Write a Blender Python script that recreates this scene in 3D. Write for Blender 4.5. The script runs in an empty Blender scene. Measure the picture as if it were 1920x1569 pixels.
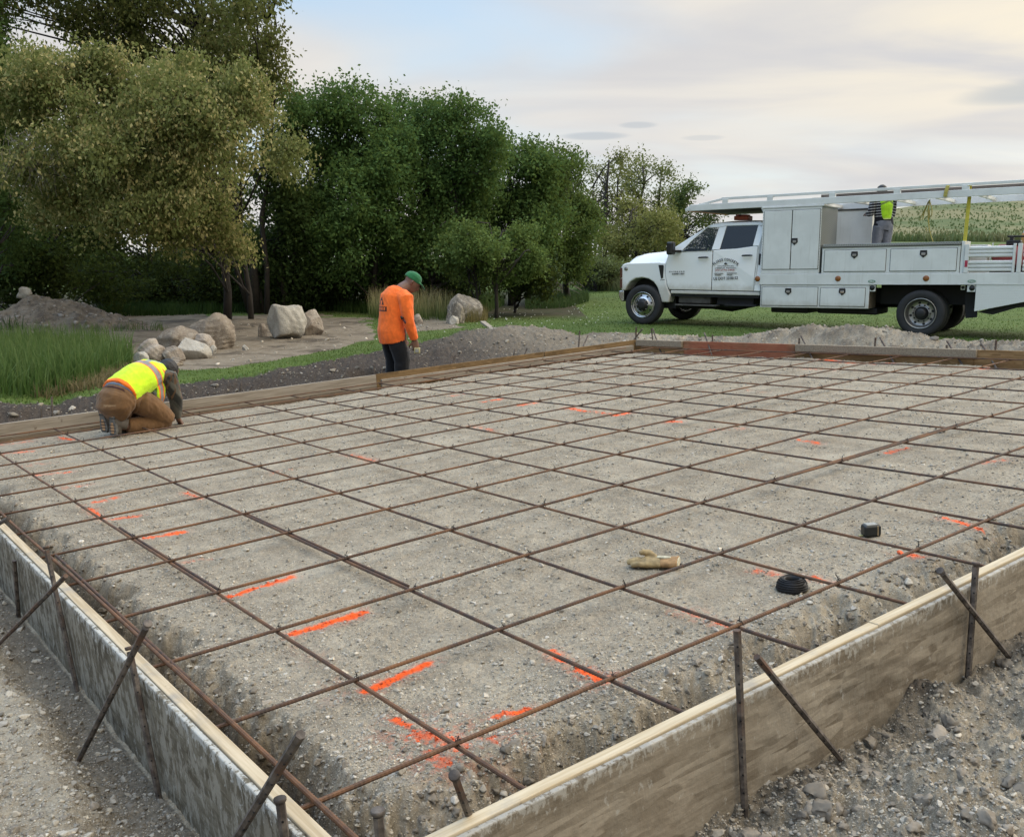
import bpy, bmesh, math, random
import numpy as np
from mathutils import Vector, Matrix

random.seed(7)
rng = np.random.default_rng(11)
sc = bpy.context.scene
col = sc.collection
R = math.radians

# ------------------------------------------------------------------ camera
CAM_H = 1.41
PITCH = R(-9.612)
FOC = 1799.24                      # focal length in pixels of a 1920 x 1569 picture
cd = bpy.data.cameras.new('camera')
cd.sensor_width = 36.0
cd.lens = 36.0 * FOC / 1920.0
cd.clip_start = 0.05
cd.clip_end = 3000
cam = bpy.data.objects.new('camera', cd)
cam.location = (0, 0, CAM_H)
cam.rotation_euler = (R(90) + PITCH, 0, 0)
col.objects.link(cam)
sc.camera = cam

# ------------------------------------------------------------------ sky and sun
SUN_AZ, SUN_EL = R(62), R(24)      # sun behind thin cloud, to the right and ahead
w = bpy.data.worlds.new("World")
sc.world = w
w.use_nodes = True
nt = w.node_tree
nt.nodes.clear()
N, L = nt.nodes, nt.links


def nd(t, **kw):
    n = N.new(t)
    for k, v in kw.items():
        setattr(n, k, v)
    return n


def wmath(op, a, b=None, c=None, clamp=False):
    n = nd('ShaderNodeMath', operation=op)
    n.use_clamp = clamp
    for i, x in enumerate((a, b, c)):
        if x is None:
            continue
        if isinstance(x, (int, float)):
            n.inputs[i].default_value = x
        else:
            L.new(x, n.inputs[i])
    return n.outputs[0]


def wmix(f, a, b):
    n = nd('ShaderNodeMix', data_type='RGBA')
    for i, x in ((0, f), (6, a), (7, b)):
        if isinstance(x, (int, float)):
            n.inputs[i].default_value = x
        elif isinstance(x, tuple):
            n.inputs[i].default_value = (*x, 1)
        else:
            L.new(x, n.inputs[i])
    return n.outputs[2]


def wramp(x, lo, hi):
    n = nd('ShaderNodeMapRange', interpolation_type='SMOOTHSTEP')
    L.new(x, n.inputs[0])
    n.inputs[1].default_value = lo
    n.inputs[2].default_value = hi
    return n.outputs[0]


sky = nd('ShaderNodeTexSky', sky_type='NISHITA')
sky.sun_disc = False
sky.sun_elevation = SUN_EL
sky.sun_rotation = SUN_AZ
sky.air_density = 1.0
sky.dust_density = 2.0
tc = nd('ShaderNodeTexCoord')
sep = nd('ShaderNodeSeparateXYZ')
L.new(tc.outputs['Generated'], sep.inputs[0])
dx, dy, dz = sep.outputs
# cloud coordinates: the direction thrown on a flat layer high overhead
inv = wmath('DIVIDE', 1.0, wmath('ADD', wmath('MAXIMUM', dz, 0.0), 0.13))
cmb = nd('ShaderNodeCombineXYZ')
L.new(wmath('MULTIPLY', dx, inv), cmb.inputs[0])
L.new(wmath('MULTIPLY', dy, inv), cmb.inputs[1])


def wnoise(scale, det, rough, dist, off):
    mp = nd('ShaderNodeMapping')
    L.new(cmb.outputs[0], mp.inputs[0])
    mp.inputs['Location'].default_value = off
    mp.inputs['Rotation'].default_value = (0, 0, R(-24))
    mp.inputs['Scale'].default_value = (0.75, 1.45, 1)
    n = nd('ShaderNodeTexNoise')
    L.new(mp.outputs[0], n.inputs['Vector'])
    n.inputs['Scale'].default_value = scale
    n.inputs['Detail'].default_value = det
    n.inputs['Roughness'].default_value = rough
    n.inputs['Distortion'].default_value = dist
    return n.outputs[0]


n1 = wnoise(0.50, 6, 0.46, 0.5, (3.1, 1.2, 0))
n2 = wnoise(1.05, 7, 0.50, 0.6, (7.3, 4.4, 2))
az = wmath('ARCTAN2', dx, dy)                       # 0 straight ahead, + to the right
right = wramp(az, -0.25, 0.55)
high = wramp(dz, 0.12, 0.34)
low = wramp(dz, 0.12, 0.0)
# thin cloud sheet: solid in the middle, broken to the upper left and along the right horizon
cov = wmath('ADD', wmath('MULTIPLY', n1, 1.25), 0.10)
cov = wmath('SUBTRACT', cov, wmath('MULTIPLY', wmath('MULTIPLY', high, wmath('SUBTRACT', 1.0, right)), 0.34))
cov = wmath('SUBTRACT', cov, wmath('MULTIPLY', wmath('MULTIPLY', low, right), 0.40))
mask = wramp(cov, 0.34, 0.74)
warm = wmath('MULTIPLY', wramp(az, 0.05, 0.62), wramp(dz, 0.02, 0.22))
ccol = wmix(wramp(n2, 0.30, 0.70), (0.67, 0.665, 0.675), (0.81, 0.78, 0.735))
ccol = wmix(wmath('MULTIPLY', warm, wramp(n2, 0.30, 0.66)), ccol, (1.02, 0.91, 0.70))
blue = wmix(wramp(dz, 0.0, 0.45), (0.50, 0.60, 0.66), (0.36, 0.50, 0.68))
skyc = nd('ShaderNodeMix', data_type='RGBA', blend_type='ADD')
skyc.inputs[0].default_value = 0.05
L.new(blue, skyc.inputs[6])
L.new(sky.outputs[0], skyc.inputs[7])
full = wmix(mask, skyc.outputs[2], ccol)
# a few small grey cloudlets low in the sky
for a0, z0, wa, wz, k_ in ((.083, .118, .036, .0042, .55), (.126, .1275, .020, .0034, .45), (.190, .115, .022, .0030, .3), (.500, .142, .085, .011, .55)):
    ex_ = wmath('DIVIDE', wmath('SUBTRACT', az, a0), wa)
    ez_ = wmath('DIVIDE', wmath('ADD', wmath('SUBTRACT', dz, z0), wmath('MULTIPLY', wmath('SUBTRACT', n2, .5), wz * 2.2)), wz)
    q_ = wmath('ADD', wmath('MULTIPLY', ex_, ex_), wmath('MULTIPLY', ez_, ez_))
    full = wmix(wmath('MULTIPLY', wramp(q_, 1.25, .25), k_), full, (.44, .50, .56))
# overcast skies are brightest overhead
zen = wmath('ADD', 1.0, wmath('MULTIPLY', wramp(dz, 0.36, 0.95), 2.6))
up = nd('ShaderNodeVectorMath', operation='SCALE')
L.new(full, up.inputs[0])
L.new(zen, up.inputs['Scale'])
bg = nd('ShaderNodeBackground')
L.new(up.outputs[0], bg.inputs[0])
bg.inputs[1].default_value = 0.79
wo = nd('ShaderNodeOutputWorld')
L.new(bg.outputs[0], wo.inputs[0])

sl = bpy.data.lights.new('sun', 'SUN')
sl.energy = 1.4
sl.angle = R(20)
sl.color = (1.0, 0.93, 0.82)
so = bpy.data.objects.new('sun', sl)
sdir = Vector((math.sin(SUN_AZ) * math.cos(SUN_EL), math.cos(SUN_AZ) * math.cos(SUN_EL), math.sin(SUN_EL)))
so.rotation_euler = sdir.to_track_quat('Z', 'Y').to_euler()
so.location = sdir * 60
col.objects.link(so)

sc.view_settings.view_transform = 'Standard'
sc.view_settings.look = 'None'
sc.view_settings.exposure = 0.38
sc.view_settings.gamma = 1.0
sc.view_settings.use_curve_mapping = False
sc.cycles.max_bounces = 6
sc.cycles.diffuse_bounces = 3
sc.cycles.transparent_max_bounces = 8
sc.cycles.caustics_reflective = False
sc.cycles.caustics_refractive = False
try:
    sc.cycles.use_denoising = True
except Exception:
    pass

# ------------------------------------------------------------------ frames
# The slab is laid out in its own frame (x away to the right, y away to the left, z up from the bars);
# the slab is a little out of level with the lawn.
SM = np.array([[0.7921881878636512, -0.607105240574873, -0.062137765294788455],
               [0.6082793998373188, 0.7937229813031556, -2.6168e-05],
               [0.04933605925543583, -0.03777639233378656, 0.9980675815992561]])
SC0 = np.array([-1.3532165413397212, -2.163843172834327, 1.3713901148506176])
CAMP = np.array([0.0, 0.0, CAM_H])
cp_, sp_ = math.cos(PITCH), math.sin(PITCH)


def S(P):
    return (np.atleast_2d(np.asarray(P, float)) - SC0) @ SM.T + CAMP


def S1(x, y, z):
    return S([[x, y, z]])[0]


def iS(P):
    return (np.atleast_2d(np.asarray(P, float)) - CAMP) @ SM + SC0


def ray(u, v):
    """direction from the camera through a point of the 1920 x 1569 photograph"""
    a = (u - 960) / FOC
    b = -(v - 784.5) / FOC
    return np.array([a, cp_ - sp_ * b, sp_ + cp_ * b])


def atz(u, v, z=0.0):
    d = ray(u, v)
    return CAMP + d * ((z - CAM_H) / d[2])


def aty(u, v, y):
    d = ray(u, v)
    return CAMP + d * (y / d[1])


def slabz(u, v, h):
    """slab-frame point where the sight line meets slab height h"""
    d = SM.T @ ray(u, v)
    return SC0 + d * ((h - SC0[2]) / d[2])


def slabax(u, v, ax, val):
    d = SM.T @ ray(u, v)
    return SC0 + d * ((val - SC0[ax]) / d[ax])


# ------------------------------------------------------------------ noise
def _hash(ix, iy, seed):
    n = (ix.astype(np.int64) * 374761393 + iy.astype(np.int64) * 668265263 + seed * 1274126177) & 0x7fffffff
    n = ((n ^ (n >> 13)) * 1103515245 + 12345) & 0x7fffffff
    n = ((n ^ (n >> 15)) * 1597334677) & 0x7fffffff
    return (n ^ (n >> 16)) / 2147483647.0


def vnoise(x, y, seed=0):
    ix, iy = np.floor(x), np.floor(y)
    fx, fy = x - ix, y - iy
    fx = fx * fx * fx * (fx * (fx * 6 - 15) + 10)
    fy = fy * fy * fy * (fy * (fy * 6 - 15) + 10)
    a, b = _hash(ix, iy, seed), _hash(ix + 1, iy, seed)
    c, d = _hash(ix, iy + 1, seed), _hash(ix + 1, iy + 1, seed)
    return (a + (b - a) * fx) * (1 - fy) + (c + (d - c) * fx) * fy * 1.0


def fbm(x, y, octv=4, seed=0, gain=0.5):
    s = np.zeros_like(x, dtype=float)
    a, t = 1.0, 0.0
    for o in range(octv):
        s += a * (vnoise(x * 2 ** o + 17.3 * o, y * 2 ** o - 9.1 * o, seed + o) - 0.5)
        t += a
        a *= gain
    return s / t * 2


def sstep(a, b, x):
    t = np.clip((x - a) / (b - a), 0, 1)
    return t * t * (3 - 2 * t)


# ------------------------------------------------------------------ mesh helpers
def props(o, label=None, cat=None, group=None, kind=None):
    if label:
        o['label'] = label
    if cat:
        o['category'] = cat
    if group:
        o['group'] = group
    if kind:
        o['kind'] = kind
    return o


def raw_mesh(name, V, F, smooth=False, attrs=None, mats=(), fmat=None):
    """V (n,3); F (m,k) array or list of index lists"""
    me = bpy.data.meshes.new(name)
    V = np.asarray(V, np.float32)
    if isinstance(F, np.ndarray):
        m, k = F.shape
        me.vertices.add(len(V))
        me.vertices.foreach_set('co', V.ravel())
        me.loops.add(m * k)
        me.loops.foreach_set('vertex_index', F.astype(np.int32).ravel())
        me.polygons.add(m)
        me.polygons.foreach_set('loop_start', np.arange(0, m * k, k, dtype=np.int32))
        try:
            me.polygons.foreach_set('loop_total', np.full(m, k, np.int32))
        except Exception:
            pass
        me.update(calc_edges=True)
    else:
        me.from_pydata([tuple(v) for v in V.tolist()], [], F)
    for mt in mats:
        me.materials.append(mt)
    if fmat is not None:
        me.polygons.foreach_set('material_index', np.asarray(fmat, np.int32))
    if smooth:
        me.polygons.foreach_set('use_smooth', np.ones(len(me.polygons), bool))
    for k_, a in (attrs or {}).items():
        a = np.asarray(a, np.float32)
        if a.ndim == 1:
            at = me.attributes.new(k_, 'FLOAT', 'POINT')
            at.data.foreach_set('value', a)
        else:
            at = me.attributes.new(k_, 'FLOAT_COLOR', 'POINT')
            at.data.foreach_set('color', np.c_[a, np.ones(len(a))].astype(np.float32).ravel())
    me.update()
    return me


def link(name, me, parent=None, loc=None, rot=None):
    o = bpy.data.objects.new(name, me)
    col.objects.link(o)
    if parent is not None:
        o.parent = parent
    if loc is not None:
        o.location = tuple(loc)
    if rot is not None:
        o.rotation_euler = rot
    return o


def empty(name, loc=(0, 0, 0), rz=0.0, mat=None):
    o = bpy.data.objects.new(name, None)
    o.empty_display_size = 0.2
    col.objects.link(o)
    if mat is not None:
        o.matrix_world = mat
    else:
        o.location = tuple(loc)
        o.rotation_euler = (0, 0, rz)
    return o


def basis(axis, hint=(0, 0, 1)):
    a = np.asarray(axis, float)
    a = a / np.linalg.norm(a)
    h = np.asarray(hint, float)
    if abs(a @ h) > 0.97 * np.linalg.norm(h):
        h = np.array([1.0, 0, 0]) if abs(a[0]) < 0.9 else np.array([0, 1.0, 0])
    u = np.cross(h, a)
    u /= np.linalg.norm(u)
    v = np.cross(a, u)
    return u, v, a


class MB:
    """collects shapes into ONE mesh"""

    def __init__(self):
        self.V, self.F = [], []
        self.n = 0

    def add(self, V, F):
        V = np.asarray(V, float)
        self.V.append(V)
        k = self.n
        self.F += [[i + k for i in f] for f in F]
        self.n += len(V)
        return self

    def box(self, x0, x1, y0, y1, z0, z1):
        V = [(x, y, z) for x in (x0, x1) for y in (y0, y1) for z in (z0, z1)]
        return self.add(V, [(0, 1, 3, 2), (4, 6, 7, 5), (0, 4, 5, 1), (2, 3, 7, 6), (0, 2, 6, 4), (1, 5, 7, 3)])

    def bar(self, a, b, w, h, hint=(0, 0, 1)):
        """rectangular bar from a to b, w across, h along the hint"""
        a, b = np.asarray(a, float), np.asarray(b, float)
        u, v, _ = basis(b - a, hint)
        V = [p + u * s * w / 2 + v * t * h / 2 for p in (a, b) for s in (-1, 1) for t in (-1, 1)]
        return self.add(V, [(0, 1, 3, 2), (4, 6, 7, 5), (0, 4, 5, 1), (2, 3, 7, 6), (0, 2, 6, 4), (1, 5, 7, 3)])

    def tube(self, pts, rad, n=8, cap=True, squash=1.0, hint=(0, 0, 1)):
        pts = [np.asarray(p, float) for p in pts]
        m = len(pts)
        if np.isscalar(rad):
            rad = [rad] * m
        V = []
        for i, p in enumerate(pts):
            d = pts[min(i + 1, m - 1)] - pts[max(i - 1, 0)]
            u, v, _ = basis(d, hint)
            for k in range(n):
                t = 2 * math.pi * k / n
                V.append(p + u * math.cos(t) * rad[i] + v * math.sin(t) * rad[i] * squash)
        F = [(i * n + k, i * n + (k + 1) % n, (i + 1) * n + (k + 1) % n, (i + 1) * n + k) for i in range(m - 1) for k in range(n)]
        if cap:
            F += [tuple(range(n))[::-1], tuple((m - 1) * n + k for k in range(n))]
        return self.add(V, F)

    def lathe(self, prof, c=(0, 0, 0), axis=(0, 0, 1), n=32, closed=False):
        """prof: list of (radius, height along the axis)"""
        u, v, a = basis(axis, (0, 0, 1))
        c = np.asarray(c, float)
        V = [c + a * h + (u * math.cos(2 * math.pi * k / n) + v * math.sin(2 * math.pi * k / n)) * r for r, h in prof for k in range(n)]
        m = len(prof)
        rr = range(m) if closed else range(m - 1)
        F = [(i * n + k, i * n + (k + 1) % n, ((i + 1) % m) * n + (k + 1) % n, ((i + 1) % m) * n + k) for i in rr for k in range(n)]
        return self.add(V, F)

    def plate(self, poly, f0, f1):
        """poly of 2-D points; f0/f1 turn a 2-D point into the outer / inner 3-D point"""
        n = len(poly)
        V = [f0(*p) for p in poly] + [f1(*p) for p in poly]
        F = [tuple(range(n)), tuple(range(n, 2 * n))[::-1]] + [(i, i + n, (i + 1) % n + n, (i + 1) % n) for i in range(n)]
        return self.add(V, F)

    def build(self, name, mat, parent=None, smooth=False, bevel=0.0, seg=2, loc=None, origin=None, auto=None):
        V = np.vstack(self.V)
        if origin is not None:
            V = V - np.asarray(origin)
            loc = origin
        me = raw_mesh(name, V, self.F, smooth=smooth, mats=(mat,) if mat else ())
        bm = bmesh.new()
        bm.from_mesh(me)
        bmesh.ops.recalc_face_normals(bm, faces=bm.faces)
        bm.to_mesh(me)
        bm.free()
        o = link(name, me, parent, loc)
        if bevel:
            b = o.modifiers.new('bevel', 'BEVEL')
            b.width = bevel
            b.segments = seg
            b.limit_method = 'ANGLE'
            b.angle_limit = R(35)
            b.harden_normals = False
        return o


def copy_tree(o, parent=None):
    c = o.copy()
    col.objects.link(c)
    if parent is not None:
        c.parent = parent
    for ch in list(o.children):
        copy_tree(ch, c)
    return c


# ------------------------------------------------------------------ materials
class NT:
    def __init__(self, name):
        self.m = bpy.data.materials.new(name)
        self.m.use_nodes = True
        self.t = self.m.node_tree
        self.t.nodes.clear()
        self.out = self.t.nodes.new('ShaderNodeOutputMaterial')
        self.bs = self.t.nodes.new('ShaderNodeBsdfPrincipled')
        self.t.links.new(self.bs.outputs[0], self.out.inputs[0])
        self.tc = self.t.nodes.new('ShaderNodeTexCoord')

    def n(self, t, **kw):
        x = self.t.nodes.new(t)
        for k, v in kw.items():
            setattr(x, k, v)
        return x

    def put(self, sock, v):
        if isinstance(v, (int, float)):
            sock.default_value = v
        elif isinstance(v, tuple):
            sock.default_value = (*v, 1) if len(v) == 3 and sock.type == 'RGBA' else v
        else:
            self.t.links.new(v, sock)

    def mix(self, f, a, b, blend='MIX'):
        x = self.n('ShaderNodeMix', data_type='RGBA', blend_type=blend)
        for i, v in ((0, f), (6, a), (7, b)):
            self.put(x.inputs[i], v)
        return x.outputs[2]

    def math(self, op, a, b=0.0, c=0.0):
        x = self.n('ShaderNodeMath', operation=op)
        for i, v in enumerate((a, b, c)):
            self.put(x.inputs[i], v)
        return x.outputs[0]

    def ramp(self, x, lo, hi, smooth=True):
        r = self.n('ShaderNodeMapRange')
        if smooth:
            r.interpolation_type = 'SMOOTHSTEP'
        self.put(r.inputs[0], x)
        r.inputs[1].default_value = lo
        r.inputs[2].default_value = hi
        return r.outputs[0]

    def noise(self, scale, det=4, rough=0.55, dist=0.0, sc3=None, coord='Object', off=None, rot=None):
        v = self.tc.outputs[coord]
        if sc3 or off or rot:
            mp = self.n('ShaderNodeMapping')
            self.t.links.new(v, mp.inputs[0])
            if sc3:
                mp.inputs['Scale'].default_value = sc3
            if off:
                mp.inputs['Location'].default_value = off
            if rot:
                mp.inputs['Rotation'].default_value = rot
            v = mp.outputs[0]
        x = self.n('ShaderNodeTexNoise')
        self.t.links.new(v, x.inputs['Vector'])
        x.inputs['Scale'].default_value = scale
        x.inputs['Detail'].default_value = det
        x.inputs['Roughness'].default_value = rough
        x.inputs['Distortion'].default_value = dist
        return x.outputs[0]

    def attr(self, name, color=False):
        x = self.n('ShaderNodeAttribute', attribute_name=name)
        return x.outputs['Color'] if color else x.outputs['Fac']

    def bump(self, h, strength=0.5, dist=0.01):
        b = self.n('ShaderNodeBump')
        b.inputs['Strength'].default_value = strength
        b.inputs['Distance'].default_value = dist
        self.t.links.new(h, b.inputs['Height'])
        self.t.links.new(b.outputs[0], self.bs.inputs['Normal'])
        return self

    def set(self, **kw):
        names = dict(color='Base Color', rough='Roughness', metal='Metallic', spec='Specular IOR Level', coat='Coat Weight',
                     trans='Transmission Weight', alpha='Alpha', emit='Emission Color', emits='Emission Strength', sheen='Sheen Weight')
        for k, v in kw.items():
            self.put(self.bs.inputs[names[k]], v)
        return self


def simple(name, c, rough=0.6, metal=0.0, var=0.12, scale=8.0, bump=0.0, bscale=None, bdist=0.004, c2=None, spec=0.5, coat=0.0):
    """one colour with mottled wear"""
    t = NT(name)
    n = t.noise(scale, 5, 0.6)
    c2 = c2 or tuple(max(0, x * (1 - 2.2 * var)) for x in c)
    t.set(color=t.mix(t.ramp(n, 0.32, 0.68), c2, c), rough=rough, metal=metal, spec=spec, coat=coat)
    if bump:
        t.bump(t.noise(bscale or scale * 6, 4, 0.6), bump, bdist)
    return t.m
# ------------------------------------------------------------------ the ground
XL, YR = -0.53, -0.43                       # inner faces of the two near forms (slab frame)
BT = 0.058                                  # form thickness
FT, FB = 0.10, -0.30                        # form top and bottom


def yleft(x):
    return np.where(np.asarray(x, float) < 4.1, 7.98 - 0.066 * np.asarray(x, float), 7.95 - 0.0516 * np.asarray(x, float))


def xback(y):
    y = np.asarray(y, float)
    return 8.2 + (7.54 - y) * 0.0775 + 0.01 * np.sin(y * 0.7)


# crest of the spoil heaped outside the left and back forms, seen in the photograph
crestL = [(-250, 770), (0, 757), (110, 760), (200, 736), (300, 738), (330, 723), (470, 705), (640, 673), (700, 662), (760, 652),
          (810, 640), (860, 624), (900, 613), (960, 611), (1000, 612), (1045, 614), (1075, 627), (1110, 630)]
crestB = [(1150, 626), (1185, 613), (1200, 610), (1240, 617), (1290, 628), (1330, 627), (1380, 623), (1430, 613), (1480, 606),
          (1510, 602), (1545, 607), (1590, 603), (1640, 605), (1690, 616), (1740, 626), (1800, 631), (1860, 632), (1930, 628), (2300, 640)]
def cly(u):
    return 8.55 + .95 * float(np.clip((u - 560) / 140, 0, 1))


CL = np.array([S(slabax(u, v, 1, cly(u)))[0].tolist() + slabax(u, v, 1, cly(u)).tolist() for u, v in crestL])
CB = np.array([S(slabax(u, v, 0, 9.25))[0].tolist() + slabax(u, v, 0, 9.25).tolist() for u, v in crestB])
oB = np.argsort(CB[:, 4])
A2 = SM[:2, :2]
T0 = S1(0, 0, 0)
A2i = np.linalg.inv(A2)


def to_slab(X, Y):
    d = np.stack([X - T0[0], Y - T0[1]], -1) @ A2i.T
    return d[..., 0], d[..., 1]


SANDP = np.array([atz(u, v)[:2] for u, v in [(-500, 585), (-100, 592), (60, 600), (290, 590), (430, 594), (560, 590), (700, 600), (715, 632), (660, 652), (600, 662),
                                             (520, 676), (420, 692), (330, 696), (245, 668), (60, 652), (-500, 650)]])
SOILP = np.array([atz(u, v)[:2] for u, v in [(760, 600), (800, 592), (850, 600), (870, 608), (845, 618), (790, 622), (740, 628)]])


def inpoly(X, Y, P):
    c = np.zeros(X.shape, bool)
    n = len(P)
    for i in range(n):
        x1, y1 = P[i]
        x2, y2 = P[(i + 1) % n]
        k = ((y1 > Y) != (y2 > Y)) & (X < (x2 - x1) * (Y - y1) / (y2 - y1 + 1e-12) + x1)
        c ^= k
    return c


def terrain(X, Y):
    """lawn and hill, world frame"""
    z = 0.05 * fbm(X / 6, Y / 6, 3, 5) * sstep(8, 20, np.hypot(X, Y))
    a = X / np.maximum(Y, 1.0)
    right = sstep(0.02, 0.34, a) * (Y > 0)
    z = z + right * 2.05 * sstep(22, 46, Y) + sstep(0.1, 0.5, a) * (Y > 0) * (sstep(44, 115, Y) * 5.6 - sstep(115, 400, Y) * 9.0)
    z = z + 0.6 * sstep(26, 60, Y) * (1 - right)
    return z


# paint strokes sprayed on the ground: start and end in the photograph, half width (m), strength
PAINT = [(690, 1292, 805, 1243, .017, 1.3), (548, 1190, 683, 1149, .017, 1.3), (432, 1118, 550, 1083, .017, 1.15), (270, 1009, 345, 997, .016, 1.0),
         (160, 946, 216, 934, .016, .95), (198, 976, 266, 964, .014, .85), (166, 952, 195, 972, .016, .9), (350, 924, 378, 934, .016, .8), (125, 914, 170, 908, .016, .7),
         (70, 891, 130, 885, .018, .7), (0, 850, 62, 845, .02, .75), (112, 820, 136, 824, .02, .9), (0, 834, 60, 828, .02, .6), (45, 872, 110, 866, .02, .5),
         (350, 1052, 400, 1045, .012, .5), (742, 1346, 765, 1362, .016, .95), (795, 1376, 862, 1402, .05, .72), (815, 1418, 835, 1432, .03, .7), (880, 1400, 960, 1385, .03, .6),
         (925, 1350, 992, 1334, .014, 1.0), (1035, 1222, 1060, 1240, .016, .95), (1092, 1258, 1132, 1280, .022, .95), (1115, 1290, 1150, 1272, .02, .6),
         (1285, 1148, 1368, 1175, .02, .75), (1420, 1071, 1455, 1078, .02, .7), (1515, 1083, 1560, 1096, .016, .85), (1690, 1039, 1728, 1046, .018, .9),
         (1775, 972, 1840, 992, .016, .95), (1845, 868, 1885, 862, .018, .7), (1662, 850, 1705, 840, .018, 1.0), (1498, 825, 1532, 829, .02, 1.0), (1335, 806, 1395, 802, .018, .7),
         (1252, 790, 1278, 788, .02, 1.0), (1143, 779, 1182, 773, .02, 1.1), (1060, 765, 1098, 771, .02, 1.0), (975, 759, 1003, 755, .02, 1.0), (908, 752, 942, 748, .02, 1.1),
         (850, 741, 880, 737, .02, .7), (740, 724, 800, 716, .02, .35), (515, 886, 548, 881, .02, .6), (648, 851, 700, 863, .018, .7), (880, 799, 925, 806, .02, .6),
         (1540, 675, 1600, 681, .03, .95), (1640, 684, 1670, 681, .03, .7), (1840, 692, 1870, 688, .03, .8), (1310, 665, 1330, 663, .03, .8), (1500, 692, 1560, 694, .03, .5),
         (1100, 770, 1150, 776, .016, .7), (1400, 730, 1440, 736, .02, .4), (1160, 722, 1250, 717, .02, .35), (1020, 676, 1040, 680, .03, .7), (560, 1212, 600, 1240, .02, .25), (620, 1280, 640, 1296, .03, .3)]
PS = [(slabz(a, b, -.055)[:2], slabz(c, d, -.055)[:2], wd, s) for a, b, c, d, wd, s in PAINT]


def paint_w(sx, sy):
    p = np.zeros_like(sx)
    nz = fbm(sx * 60, sy * 60, 3, 77)
    n2_ = fbm(sx * 9, sy * 9, 2, 78)
    for a, b, wd, s in PS:
        k = (sx > min(a[0], b[0]) - .2) & (sx < max(a[0], b[0]) + .2) & (sy > min(a[1], b[1]) - .2) & (sy < max(a[1], b[1]) + .2)
        if not k.any():
            continue
        ab = b - a
        t = np.clip(((sx[k] - a[0]) * ab[0] + (sy[k] - a[1]) * ab[1]) / (ab @ ab), 0, 1)
        d = np.hypot(sx[k] - a[0] - ab[0] * t, sy[k] - a[1] - ab[1] * t)
        q = s * np.exp(-(d / (wd * 1.35)) ** 2 * 0.9) + 0.46 * nz[k] + 0.26 * n2_[k]
        core = np.where(d < wd * 4.0, sstep(0.22, 1.0, q) * min(1, s), 0)
        halo = .42 * min(1, s) * np.exp(-(d / (wd * 2.6)) ** 2) * sstep(-.25, .5, nz[k] + .5 * n2_[k])
        p[k] = np.maximum(p[k], np.maximum(core, halo))
    return p


# where the man in orange stands, a little way behind the left form
_q = slabz(748, 694, .1)
OPX, OPY = S1(_q[0] + .02, float(yleft(_q[0])) + .40, 0)[:2]


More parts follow.
